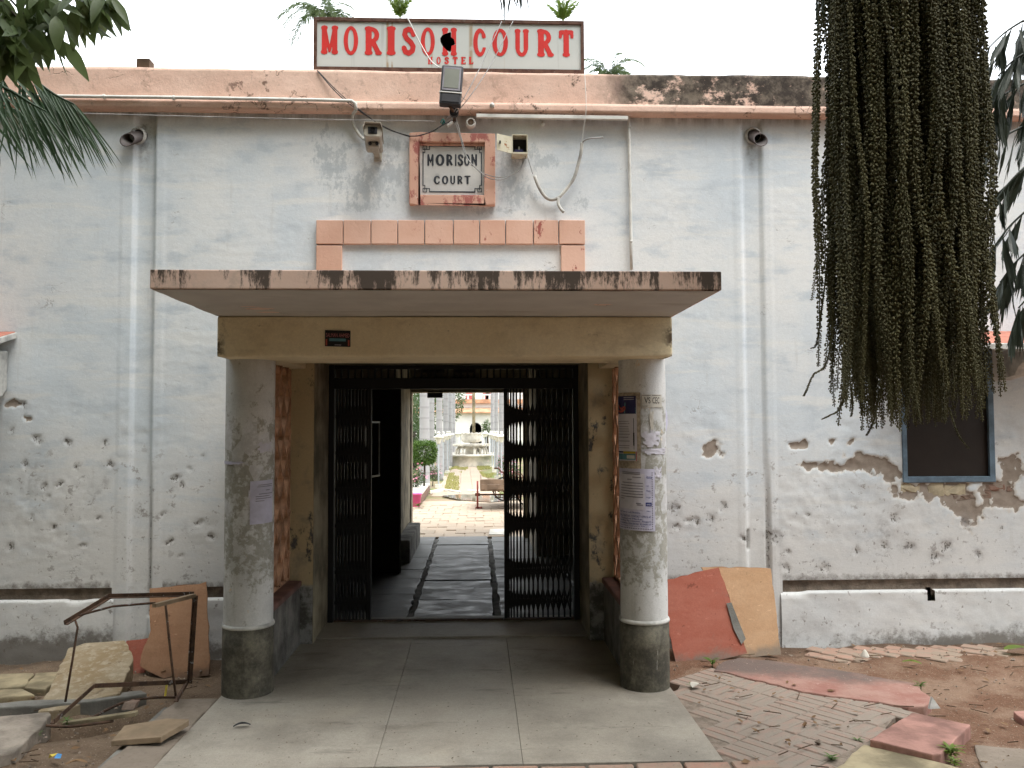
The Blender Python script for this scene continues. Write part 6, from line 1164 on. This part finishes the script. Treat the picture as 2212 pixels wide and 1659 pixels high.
# ---- feather palm at the left edge
fp = thing('feather_palm', 'green feather palm fronds arching in at the left edge', 'palm', (-3.6, 3.6, -.05)); MB().tube([(-3.6, 3.6, -.1), (-3.58, 3.62, 1.4), (-3.55, 3.62, 2.9)], .09, 12, .06).build('trunk', 'palm_trunk', fp, True)
LF = [blade('leaflet', 1, .042, 7, .30, .5, lambda t: (1-t)**.55*min(1, .35+4*t)), blade('leaflet', 1, .036, 7, .15, .6, lambda t: (1-t)**.6*min(1, .35+4*t))]
top = Vector((-3.55, 3.62, 2.95)); rnd = random.Random(4)
FR = [([top, at(-40, 110, 3.9), at(60, 165, 4.0), at(120, 205, 4.0), at(160, 225, 4.0)], 24, .52), ([top, at(-80, 160, 3.8), at(10, 190, 3.8), at(70, 225, 3.8), at(100, 240, 3.8)], 18, .50), ([top, at(-90, 200, 4.1), at(-10, 222, 4.1), at(40, 240, 4.1)], 12, .44), ([top, Vector((-4.2, 3.0, 3.5)), Vector((-4.8, 2.5, 3.4)), Vector((-5.3, 2.1, 2.8))], 22, .4), ([top, Vector((-4.0, 4.2, 3.6)), Vector((-4.5, 4.9, 3.6)), Vector((-4.9, 5.4, 3.0))], 22, .4), ([top, Vector((-3.6, 3.2, 3.8)), Vector((-3.7, 2.6, 4.1)), Vector((-3.8, 2.0, 3.8))], 22, .4)]
for P, nl, L_ in FR:
    S = spline(P, 10); fr_ = MB().tube(S, .012, 8, .003).build('frond', 'palm_leaf', fp, True); i0 = int(len(S)*.22)
    for k in range(nl):
        t_ = k/(nl-1); idx = i0+t_*(len(S)-1-i0); i = min(int(idx), len(S)-2); p = S[i].lerp(S[i+1], idx-i); ax = (S[i+1]-S[i]).normalized()
        for sd in (-1, 1):
            side = ax.cross(Vector((0, 0, 1))).normalized()*sd; d = ax*(.6+.6*t_)+side*(.45+.25*rnd.random())*(1-.5*t_)+Vector((0, 0, -.65-.45*rnd.random()))
            link('leaflet', LF[rnd.randrange(2)], 'palm_leaf', fr_, M=frame_mat(p, d, (side.x, side.y, .8)) @ Matrix.Scale(L_*rnd.uniform(.75, 1.08)*(1-.35*t_), 4))
# ---- fishtail palm on the right: hanging flower strands and ragged leaflets
ftp = thing('fishtail_palm', 'fishtail palm with a huge hanging bunch of brown green strands', 'palm', (3.25, 3.3, -.05)); rnd = random.Random(8)
MB().tube([(3.25, 3.3, -.1), (3.22, 3.3, 2.5), (3.15, 3.3, 5.2), (3.1, 3.3, 7.4)], .17, 16, .13).build('trunk', 'palm_trunk', ftp, True)
IX, IY, IZ = at(1945, -60, 3.45).x, 3.45, at(1945, -330, 3.45).z
MB().tube(spline([(3.12, 3.3, 4.3), (2.75, 3.36, 4.75), (2.2, 3.42, 4.7), (IX, IY, 4.25), (IX, IY, IZ-.1)], 6), .06, 10, .05).build('flower_stalk', 'palm_leaf', ftp, True)
def strand(seed, L_, n=200):
    r_ = random.Random(seed); V = []; F = []; wob = [r_.uniform(0, 6.28) for _ in range(4)]
    def path(t): 
        k = t**3; return Vector((.022*sin(2.3*t*3+wob[0])+.008*sin(17*t+wob[1])+.07*sin(wob[2])*k, .012*sin(2.1*t*3+wob[1])+.02*k*sin(wob[3]), -L_*t))
    N = 26; P = [path(i/N) for i in range(N+1)]; mb = MB().tube(P, .0035, 4, .002, cap=False)
    for i in range(n):
        t_ = i/n; c = path(t_); thin = 1 if t_ < .8 else 1-.55*(t_-.8)/.2
        for j in range(3):
            a_ = j*2.09+i*.9+r_.uniform(-.3, .3); d = Vector((cos(a_), sin(a_), -.2+r_.uniform(-.35, .35))).normalized(); s_ = d.cross(Vector((0, 0, 1))).normalized(); u_ = s_.cross(d); l = .0155*thin*r_.uniform(.75, 1.2); w = .0040*thin
            b_ = c+d*.002; m1 = b_+d*l*.55; mb.add([b_, m1+s_*w, m1+u_*w, m1-s_*w, m1-u_*w, b_+d*l], [(0, 1, 2), (0, 2, 3), (0, 3, 4), (0, 4, 1), (5, 2, 1), (5, 3, 2), (5, 4, 3), (5, 1, 4)])
    me = bpy.data.meshes.new('strand'); me.from_pydata([tuple(v) for v in mb.v], [], mb.f); me.update(); return me
SM = [strand(s_, 1.0, 190) for s_ in range(7)]
zbot = at(1945, 922, 3.45).z; a_, b_ = at(1768, 400, 3.45).x, at(2116, 400, 3.45).x; rx = (b_-a_)/2-.024; cx_ = (a_+b_)/2
for i in range(195):
    th = rnd.uniform(0, 2*pi) if i > 44 else pi+pi*(i+.5+rnd.uniform(-.3, .3))/45; rr = sqrt(rnd.uniform(.05, .8)) if i > 44 else rnd.uniform(.9, 1.02); x = cx_+rx*rr*cos(th); y = IY+.24*rr*sin(th)
    zb = zbot+abs(rnd.gauss(0, .11))+.20*max(0, rr*abs(cos(th))-.45)**1.2*(1.3 if cos(th) < 0 else 1.0)-.03*rnd.random(); zt_ = at(1945, -120, 3.45).z+.12; Ls = zt_-zb
    o = link('strand', SM[i % 7], 'strand_bud', ftp, loc=(x, y, zt_)); o.rotation_euler = (rnd.gauss(0, .012), rnd.gauss(0, .014)-.012*cos(th), rnd.uniform(0, 6.28)); q_ = rnd.uniform(.85, 1.25); o.scale = (q_, q_, Ls/1.0)
# bundle above the frame, gathering to the stalk
for i in range(60):
    th = 2*pi*i/60; p1 = Vector((cx_+rx*.95*cos(th), IY+.23*sin(th), at(1945, -110, 3.45).z)); MB().tube(spline([Vector((IX, IY, IZ)), Vector((IX, IY, IZ)).lerp(p1, .6)+Vector((0, 0, .12)), p1], 4), .009, 5).build('strand_root', 'strand_bud', ftp)
# stray strands swinging out at the bottom
for P in ([at(1800, 660, 3.4), at(1795, 740, 3.38), at(1782, 790, 3.36), at(1757, 810, 3.35), at(1742, 843, 3.34), at(1736, 855, 3.34)], [at(1820, 760, 3.4), at(1822, 850, 3.38), at(1812, 885, 3.36), at(1790, 898, 3.35), at(1776, 905, 3.34)], [at(2050, 880, 3.35), at(2064, 925, 3.32), at(2076, 948, 3.30), at(2092, 968, 3.28)], [at(2105, 560, 3.45), at(2118, 660, 3.44), at(2124, 740, 3.43), at(2110, 775, 3.42), at(2098, 790, 3.42)], [at(1840, 700, 3.3), at(1835, 800, 3.28), at(1842, 870, 3.27), at(1838, 900, 3.26)], [at(1788, 560, 3.4), at(1776, 660, 3.4), at(1764, 740, 3.4), at(1752, 752, 3.4)], [at(1900, 840, 3.3), at(1890, 900, 3.28), at(1880, 925, 3.27), at(1872, 940, 3.27)]):
    S = spline(P, 10); mb = MB().tube(S, .004, 5, .002)
    for i, p in enumerate(S):
        for q in range(2):
            p_ = p.lerp(S[min(i+1, len(S)-1)], q/2)
            for j in range(3):
                an = j*2.1+i*.8; d = Vector((cos(an), sin(an)*.7, rnd.uniform(-.6, .2))).normalized(); s_ = d.cross(Vector((0, .3, 1))).normalized(); l = .011*(1-.5*i/len(S)); mb.add([p_, p_+d*l*.5+s_*.004, p_+d*l, p_+d*l*.5-s_*.004], [(0, 1, 2), (0, 2, 3)])
    mb.build('stray_strand', 'strand_bud', ftp)
def fish_leaf(seed):
    r_ = random.Random(seed); n = 7; lft = [(-.012, 0)]; vs = [(0, 0, 0)]; W_ = .10*r_.uniform(.8, 1.2); skew = r_.uniform(-.3, .3); tips = []
    for i in range(n): u = -1+2*i/(n-1); tips.append((u*W_+skew*.12, (.62+.38*(1-abs(u-skew))-r_.uniform(0, .12)), .02*sin(3*u)+r_.uniform(-.015, .015)))
    mids = [(-.06*W_/.1+skew*.04, .33, .012), (0+skew*.05, .42, -.006), (.06*W_/.1+skew*.04, .33, .012)]; vs += mids; fs = [(0, 2, 1), (0, 3, 2)]; k = len(vs); vs += tips
    notch = [((tips[i][0]+tips[i+1][0])/2, min(tips[i][1], tips[i+1][1])-r_.uniform(.06, .16), 0) for i in range(n-1)]; k2 = len(vs); vs += notch
    for i in range(n-1):
        mi = 1 if i < 2 else (2 if i < 4 else 3); mj = 1 if i+1 < 2 else (2 if i+1 < 4 else 3); fs.append((mi, k2+i, k+i)); fs.append((mj, k+i+1, k2+i)); 
        if mi != mj: fs.append((mi, mj, k2+i))
    me = bpy.data.meshes.new('leaflet'); me.from_pydata(vs, [], fs); me.update(); return me
FL = [fish_leaf(s_) for s_ in range(6)]
FB = [[(2260, 20), (2210, 45), (2165, 75), (2120, 120)], [(2280, 150), (2215, 180), (2170, 205), (2135, 245)], [(2290, 250), (2230, 265), (2160, 300), (2105, 345)], [(2290, 330), (2230, 350), (2180, 395), (2140, 450)], [(2300, 420), (2240, 440), (2180, 490), (2130, 560)], [(2300, 520), (2250, 525), (2200, 560), (2160, 610)], [(2280, 90), (2240, 100), (2190, 130), (2155, 165)], [(2300, 620), (2260, 620), (2225, 640), (2200, 665)]]
rc = Vector((3.12, 3.3, 4.8))
for bi, P in enumerate(FB):
    Y0 = 3.55+.07*(bi % 3); S = spline([rc+Vector((0, 0, -.25*bi))]+[at(x, y, Y0) for x, y in P], 8); fr_ = MB().tube(S, .008, 6, .003).build('frond', 'fish_leaf', ftp, True)
    i0 = 10
    for i in range(i0, len(S), 2):
        d = (S[min(i+1, len(S)-1)]-S[i-1]).normalized()
        for q in range(1+(rnd.random() < .5)):
            dd = Vector((d.x*.35+rnd.gauss(0, .22), d.y*.2+rnd.gauss(0, .3), -1+rnd.gauss(0, .12))); link('leaflet', FL[rnd.randrange(6)], 'fish_leaf', fr_, M=frame_mat(S[i], dd, (rnd.gauss(0, .8), -1, 0)) @ Matrix.Diagonal((rnd.uniform(.55, 1.0), 1, 1, 1)) @ Matrix.Scale(rnd.uniform(.20, .31), 4))
# tips of fronds that dip in at the top
for (x, y) in ((1081, -40), (1090, -45), (1122, -48), (1128, -40), (1108, -60)):
    fr_ = None; p = at(x, y, 3.1); o = MB().tube(spline([Vector((3.1, 3.3, 6.8)), Vector((1.6, 3.2, 5.2)), Vector((.6, 3.12, 4.0)), p], 8), .008, 6, .003).build('frond', 'fish_leaf', ftp, True)
    for q in range(3): link('leaflet', FL[rnd.randrange(6)], 'fish_leaf', o, M=frame_mat(p+Vector((rnd.gauss(0, .012), rnd.gauss(0, .03), 0)), (rnd.gauss(0, .1), rnd.gauss(0, .2), -1), (rnd.gauss(0, .7), -1, 0)) @ Matrix.Diagonal((.28, 1, 1, 1)) @ Matrix.Scale(rnd.uniform(.13, .18), 4))
for (x, y) in ((1762, -15), (1775, -30)): link('leaflet', FL[2], 'fish_leaf', ftp, M=frame_mat(at(x, y, 3.4), (.08, 0, -1), (.2, -1, 0)) @ Matrix.Diagonal((.5, 1, 1, 1)) @ Matrix.Scale(.17, 4))
cr_ = MB()
for i in range(900):
    v = Vector((rnd.gauss(0, 1), rnd.gauss(0, 1), rnd.gauss(0, .5))); p = Vector((3.4+v.x*1.2, 2.2+v.y*1.1, 7.4+v.z*.7)); into(cr_, FL[i % 6], frame_mat(p, (rnd.gauss(0, .4), rnd.gauss(0, .4), -1), (rnd.gauss(0, 1), -1, 0)) @ Matrix.Scale(rnd.uniform(.25, .4), 4))
stuff(cr_.build('crown', 'fish_leaf', ftp))

# ---- royal palms in the courtyard
def royal_frond(seed, up=False):
    r_ = random.Random(seed); S = spline([Vector((0, 0, 0)), Vector((0, .9, .55)), Vector((0, 1.9, .45)), Vector((0, 2.7, -.35)), Vector((0, 3.0, -1.1))] if not up else [Vector((0, 0, 0)), Vector((0, .8, .1)), Vector((0, 1.6, .12)), Vector((0, 2.4, .0))], 8); mb = MB().tube(S, .035, 5, .006); n = 46
    for k in range(n):
        t_ = .12+.88*k/(n-1); idx = t_*(len(S)-1); i = min(int(idx), len(S)-2); p = S[i].lerp(S[i+1], idx-i); ax = (S[i+1]-S[i]).normalized()
        for sd in (-1, 1):
            d = (ax*(.5+r_.uniform(0, .4))+Vector((sd*r_.uniform(.6, 1), 0, r_.uniform(-.7, .25)))).normalized(); l = r_.uniform(.55, .8)*(1-.45*t_); w = d.cross(Vector((0, 0, 1))).normalized()*.022; m_ = p+d*l*.55; e = p+d*l+Vector((0, 0, -.28*l)); mb.add([p, m_+w, e, m_-w], [(0, 1, 2), (0, 2, 3)])
    me = bpy.data.meshes.new('frond'); me.from_pydata([tuple(v) for v in mb.v], [], mb.f); me.update(); return me
RF = [royal_frond(s_) for s_ in range(3)]; RU = [royal_frond(s_, True) for s_ in range(3)]
def royal(px, Y, wpx, hgt, lab, az0=0, nfr=13, fresh=False, fs=None):
    hgt = hgt if fs else .35*Y+1.65; fs = fs or 1.
    p = at(px, 950, Y); r_ = wpx/FPX*Y/2; z0 = cg(Y); t_ = thing('royal_palm', lab, 'palm', (p.x, Y, z0), 'royal palms lining the courtyard path'); H = hgt-z0
    MB().tube([(p.x, Y, z0-.05), (p.x, Y, z0+.12), (p.x, Y, z0+.5), (p.x, Y, z0+2.5), (p.x, Y, z0+H*.6), (p.x, Y, hgt-1.0), (p.x, Y, hgt)], [r_*1.25, r_*1.2, r_*1.08, r_, r_*.95, r_*.7, r_*.4], 16).build('trunk', 'palm_trunk', t_, True)
    rn = random.Random(int(px*7))
    for k in range(nfr):
        a_ = az0+2*pi*k/nfr+rn.uniform(-.2, .2); el = rn.uniform(-.45, .75) if not fresh else rn.uniform(.85, 1.35); M = Matrix.Translation((p.x, Y, hgt)) @ Matrix.Rotation(a_, 4, 'Z') @ Matrix.Rotation(el, 4, 'X') @ Matrix.Scale(fs*rn.uniform(.85, 1.1), 4)
        link('frond', (RU if fresh else RF)[k % 3], 'fresh_leaf' if fresh else 'royal_leaf', t_, M=M)
    return t_
royal(917, 22.3, 20.6, 14.2, 'thickest royal palm at the left front of the courtyard', .2)
royal(932.5, 28.5, 11.5, 16.4, 'slim royal palm just behind the front left one', .9); royal(949, 26.5, 13.5, 16.2, 'third royal palm trunk from the left in the doorway view', .5)
royal(963, 32, 11.5, 18.5, 'fourth royal palm trunk from the left in the doorway view', .1); royal(973, 36, 8.5, 20.5, 'fifth royal palm trunk from the left in the doorway view', .3); royal(980.5, 40, 6.5, 22.5, 'sixth and thinnest left royal palm trunk in the doorway view', .7)
royal(1085, 30, 14, 17.6, 'broad right royal palm trunk beside the gate edge', .4); royal(1072.5, 35, 8.5, 20.4, 'middle right royal palm trunk in the doorway view', .6); royal(1064, 39, 8, 22.5, 'far right royal palm trunk in the doorway view', .8); royal(1110, 26, 15, 15.6, 'royal palm behind the folded right gate leaf', .2)
# crowns seen over the parapet
def over(px, py, Y, lab, az0, nfr=12, fresh=True, fs=.5):
    h = at(px, py, Y); return royal(px, Y, 13, h.z, lab, az0, nfr, fresh, fs)
over(692, 44, 27, 'royal palm crown drooping behind the left end of the signboard', .3, 16, False, .40); over(862, 40, 30, 'bright young palm tuft above the first half of the signboard', .4, 10, True, .42); over(1222, 46, 30, 'bright young palm tuft above the right end of the signboard', .9, 10, True, .40); over(1322, 172, 30, 'low palm crown behind the parapet right of the signboard', .1, 14, False, .42)
# ---- clipped shrub, flowers, courtyard trees
def leafball(name, lab, cat, base, c, rx, ry, rz, n, m, lm, trunk_r, lsz, sq=2., shell=.35, seed=1, group=None):
    r_ = random.Random(seed); t_ = thing(name, lab, cat, base, group); MB().tube([base+Vector((0, 0, -.05)), base.lerp(c, .5)+Vector((.01, 0, 0)), c], trunk_r, 8, trunk_r*.6).build('trunk', 'bark', t_, True); mb = MB(); k = 0
    while k < n:
        v = Vector((r_.uniform(-1, 1), r_.uniform(-1, 1), r_.uniform(-1, 1))); q = (abs(v.x)**sq+abs(v.y)**sq+abs(v.z)**sq)**(1/sq)
        if q > 1 or q < shell: continue
        if vnoise(v.x*2.3+seed, v.y*2.3+v.z*1.7, seed) < .22 and sq < 3: k += 1; continue
        k += 1; into(mb, lm, frame_mat(c+Vector((v.x*rx, v.y*ry, v.z*rz)), (v.x+r_.gauss(0, .6), v.y+r_.gauss(0, .6), v.z+r_.gauss(-.2, .6)), (r_.gauss(0, 1), r_.gauss(0, 1), 1)) @ Matrix.Scale(lsz*r_.uniform(.7, 1.3), 4))
    stuff(mb.build('crown', m, t_)); return t_
low3 = blade('leaf_small', 1, .5, 1, .1, .1, lambda t: .6)
b_ = at(*zc(152, 1090), 20.4); b_.z = cg(20.4); c_ = at(*zc(228, 725), b_.y); leafball('clipped_shrub', 'dense clipped green shrub on a short stem left of the path', 'shrub', Vector((c_.x-.02, b_.y, b_.z)), c_, .27, .27, .27, 3800, 'topiary_leaf', low3, .03, .05, 4., .6, 3)
for (x, y, Y, rx, rz, n, sd, lab) in ((60, 180, 46, 1.3, 2.4, 3000, 5, 'green tree behind the left royal palms'), (490, 130, 50, .95, 1.4, 2200, 6, 'green tree crown between the left palms and the far building'), (110, 480, 34, 1.0, 1.7, 2200, 7, 'dark green bush behind the clipped shrub'), (905, 470, 48, .22, .5, 300, 8, 'thin shrub beside the far arch')):
    c_ = at(*zc(x, y), Y); leafball('courtyard_tree', lab, 'tree', Vector((c_.x, Y, cg(Y))), c_, rx, rx, rz, n, 'tree_leaf', low3, .12, .22 if rx > 1 else .14, 2., .2, sd)
fl3 = blade('petal', 1, .9, 1, .1, .1, lambda t: .8)
for (x, y, Y, n, sd, lab) in ((315, 925, 24, 60, 1, 'pink flowering bush behind the front left palm'), (1092, 805, 27, 70, 2, 'pink flowering bush right of the path by the palms'), (1185, 900, 22, 60, 3, 'pink flowering bush seen through the gate bars'), (130, 960, 20, 60, 4, 'small flowering plant by the left door edge')):
    c_ = at(*zc(x, y), Y); g_ = Vector((c_.x, Y, cg(Y))); t_ = leafball('flower_bush', lab, 'bush', g_, c_+Vector((0, 0, -.08)), .2, .2, .2, 700, 'tree_leaf', low3, .015, .05, 2., .1, sd+20); mb = MB(); r_ = random.Random(sd)
    for i in range(n): v = Vector((r_.gauss(0, .5), r_.gauss(0, .5), r_.gauss(0, .35))); into(mb, fl3, frame_mat(c_+v*.26, (v.x, -1, v.z), (0, 0, 1)) @ Matrix.Scale(r_.uniform(.04, .07), 4))
    stuff(mb.build('blossom', 'petal', t_))
# ---- weeds
def weed(p, n, L_, lab, seed, m='topiary_leaf', w=1.):
    r_ = random.Random(seed); t_ = thing('weed', lab, 'weed', p); lm = blade('leaf', 1, .42*w, 4, .3, .2)
    MB().tube([p+Vector((0, 0, -.02)), p+Vector((.004, 0, L_*.5))], .003, 5).build('stem', m, t_)
    for i in range(n): a_ = i*2.4+r_.uniform(-.3, .3); link('leaf', lm, m, t_, M=frame_mat(p+Vector((0, 0, r_.uniform(.1, .5)*L_)), (cos(a_), sin(a_), r_.uniform(.2, .9)), (0, 0, 1)) @ Matrix.Scale(L_*r_.uniform(.6, 1), 4))
weed(atz(*zr_(440, 755), -.02), 6, .085, 'small green seedling at the foot of the red board', 1); weed(atz(*zr_(1795, 1270), -.02), 46, .075, 'bushy green weed beside the red paver', 2, 'fresh_leaf', .6); weed(atz(*zr_(1115, 1300), -.02), 16, .05, 'weed tuft in the edge of the brick paving', 3, w=.7); weed(atz(*zr_(1270, 1195), -.02), 12, .04, 'small weed at the paving corner by the red paver', 4, w=.7); weed(atz(*zr_(1625, 880), -.01), 14, .05, 'dark weed at the end of the broken red slab', 5, w=.7); weed(atz(*zl_(470, 1350), -.06), 14, .05, 'grass weed at the end of the wooden strip', 6, w=.5); weed(atz(*zl_(260, 1440), -.07), 18, .04, 'low weed under the edge of the pale slab', 7, w=.6); weed(atz(*zc(160, 1330), -.04), 14, .16, 'leafy weed at the foot of the planter wall', 8, w=.8); weed(atz(*zr_(320, 872), .0), 8, .04, 'tiny weed at the right column base', 9, w=.7); weed(atz(*zr_(1815, 1320), -.02), 16, .05, 'low yellow green weed on the pale slab edge', 10, 'fresh_leaf', .6)

# ---- unseen tree belt added behind the viewpoint to block low sky from the porch
def belt():
    r_ = random.Random(31); lm = blade('leaf_far', 1, .55, 1, .15, .1, lambda t: .8); mb = MB()
    for i in range(2600):
        while True:
            v = Vector((r_.uniform(-1, 1), r_.uniform(-1, 1), r_.uniform(-1, 1)))
            if .35 < v.length < 1: break
        into(mb, lm, frame_mat(Vector((v.x*3.4, v.y*2.3, 8.0+v.z*7.4)), (r_.gauss(0, 1), r_.gauss(0, 1), r_.gauss(-.4, .7)), (r_.gauss(0, 1), r_.gauss(0, 1), 1)) @ Matrix.Scale(r_.uniform(.9, 1.4), 4))
    cm = bpy.data.meshes.new('crown'); cm.from_pydata([tuple(v) for v in mb.v], [], mb.f); cm.update(); tb_ = MB().tube([(0, 0, -.1), (.05, 0, 2), (0, .1, 5)], .22, 10, .12); tm = bpy.data.meshes.new('trunk'); tm.from_pydata([tuple(v) for v in tb_.v], [], tb_.f); tm.update()
    for i, (x, y, s_) in enumerate(((-13, -.5, 1.0), (-10.5, -3.6, 1.0), (-7, -4.8, 1.05), (-3, -5.2, 1.05), (1, -5.2, 1.05), (5, -5.6, .95), (9, -6.5, .8), (13.5, -5, .65), (-14, 4, .9))):
        t_ = thing('shading_tree', ('first', 'second', 'third', 'fourth', 'fifth', 'sixth', 'seventh', 'eighth', 'ninth')[i]+' tree of the unseen belt added to shade the porch', 'tree', (x, y, -.1), 'unseen trees added to shade the porch')
        for nm, me, m in (('trunk', tm, 'bark'), ('crown', cm, 'tree_leaf')): o = link(nm, me, m, t_); o.scale = (s_, s_, s_); o.rotation_euler = (0, 0, i*1.3)
        stuff(o)
belt()
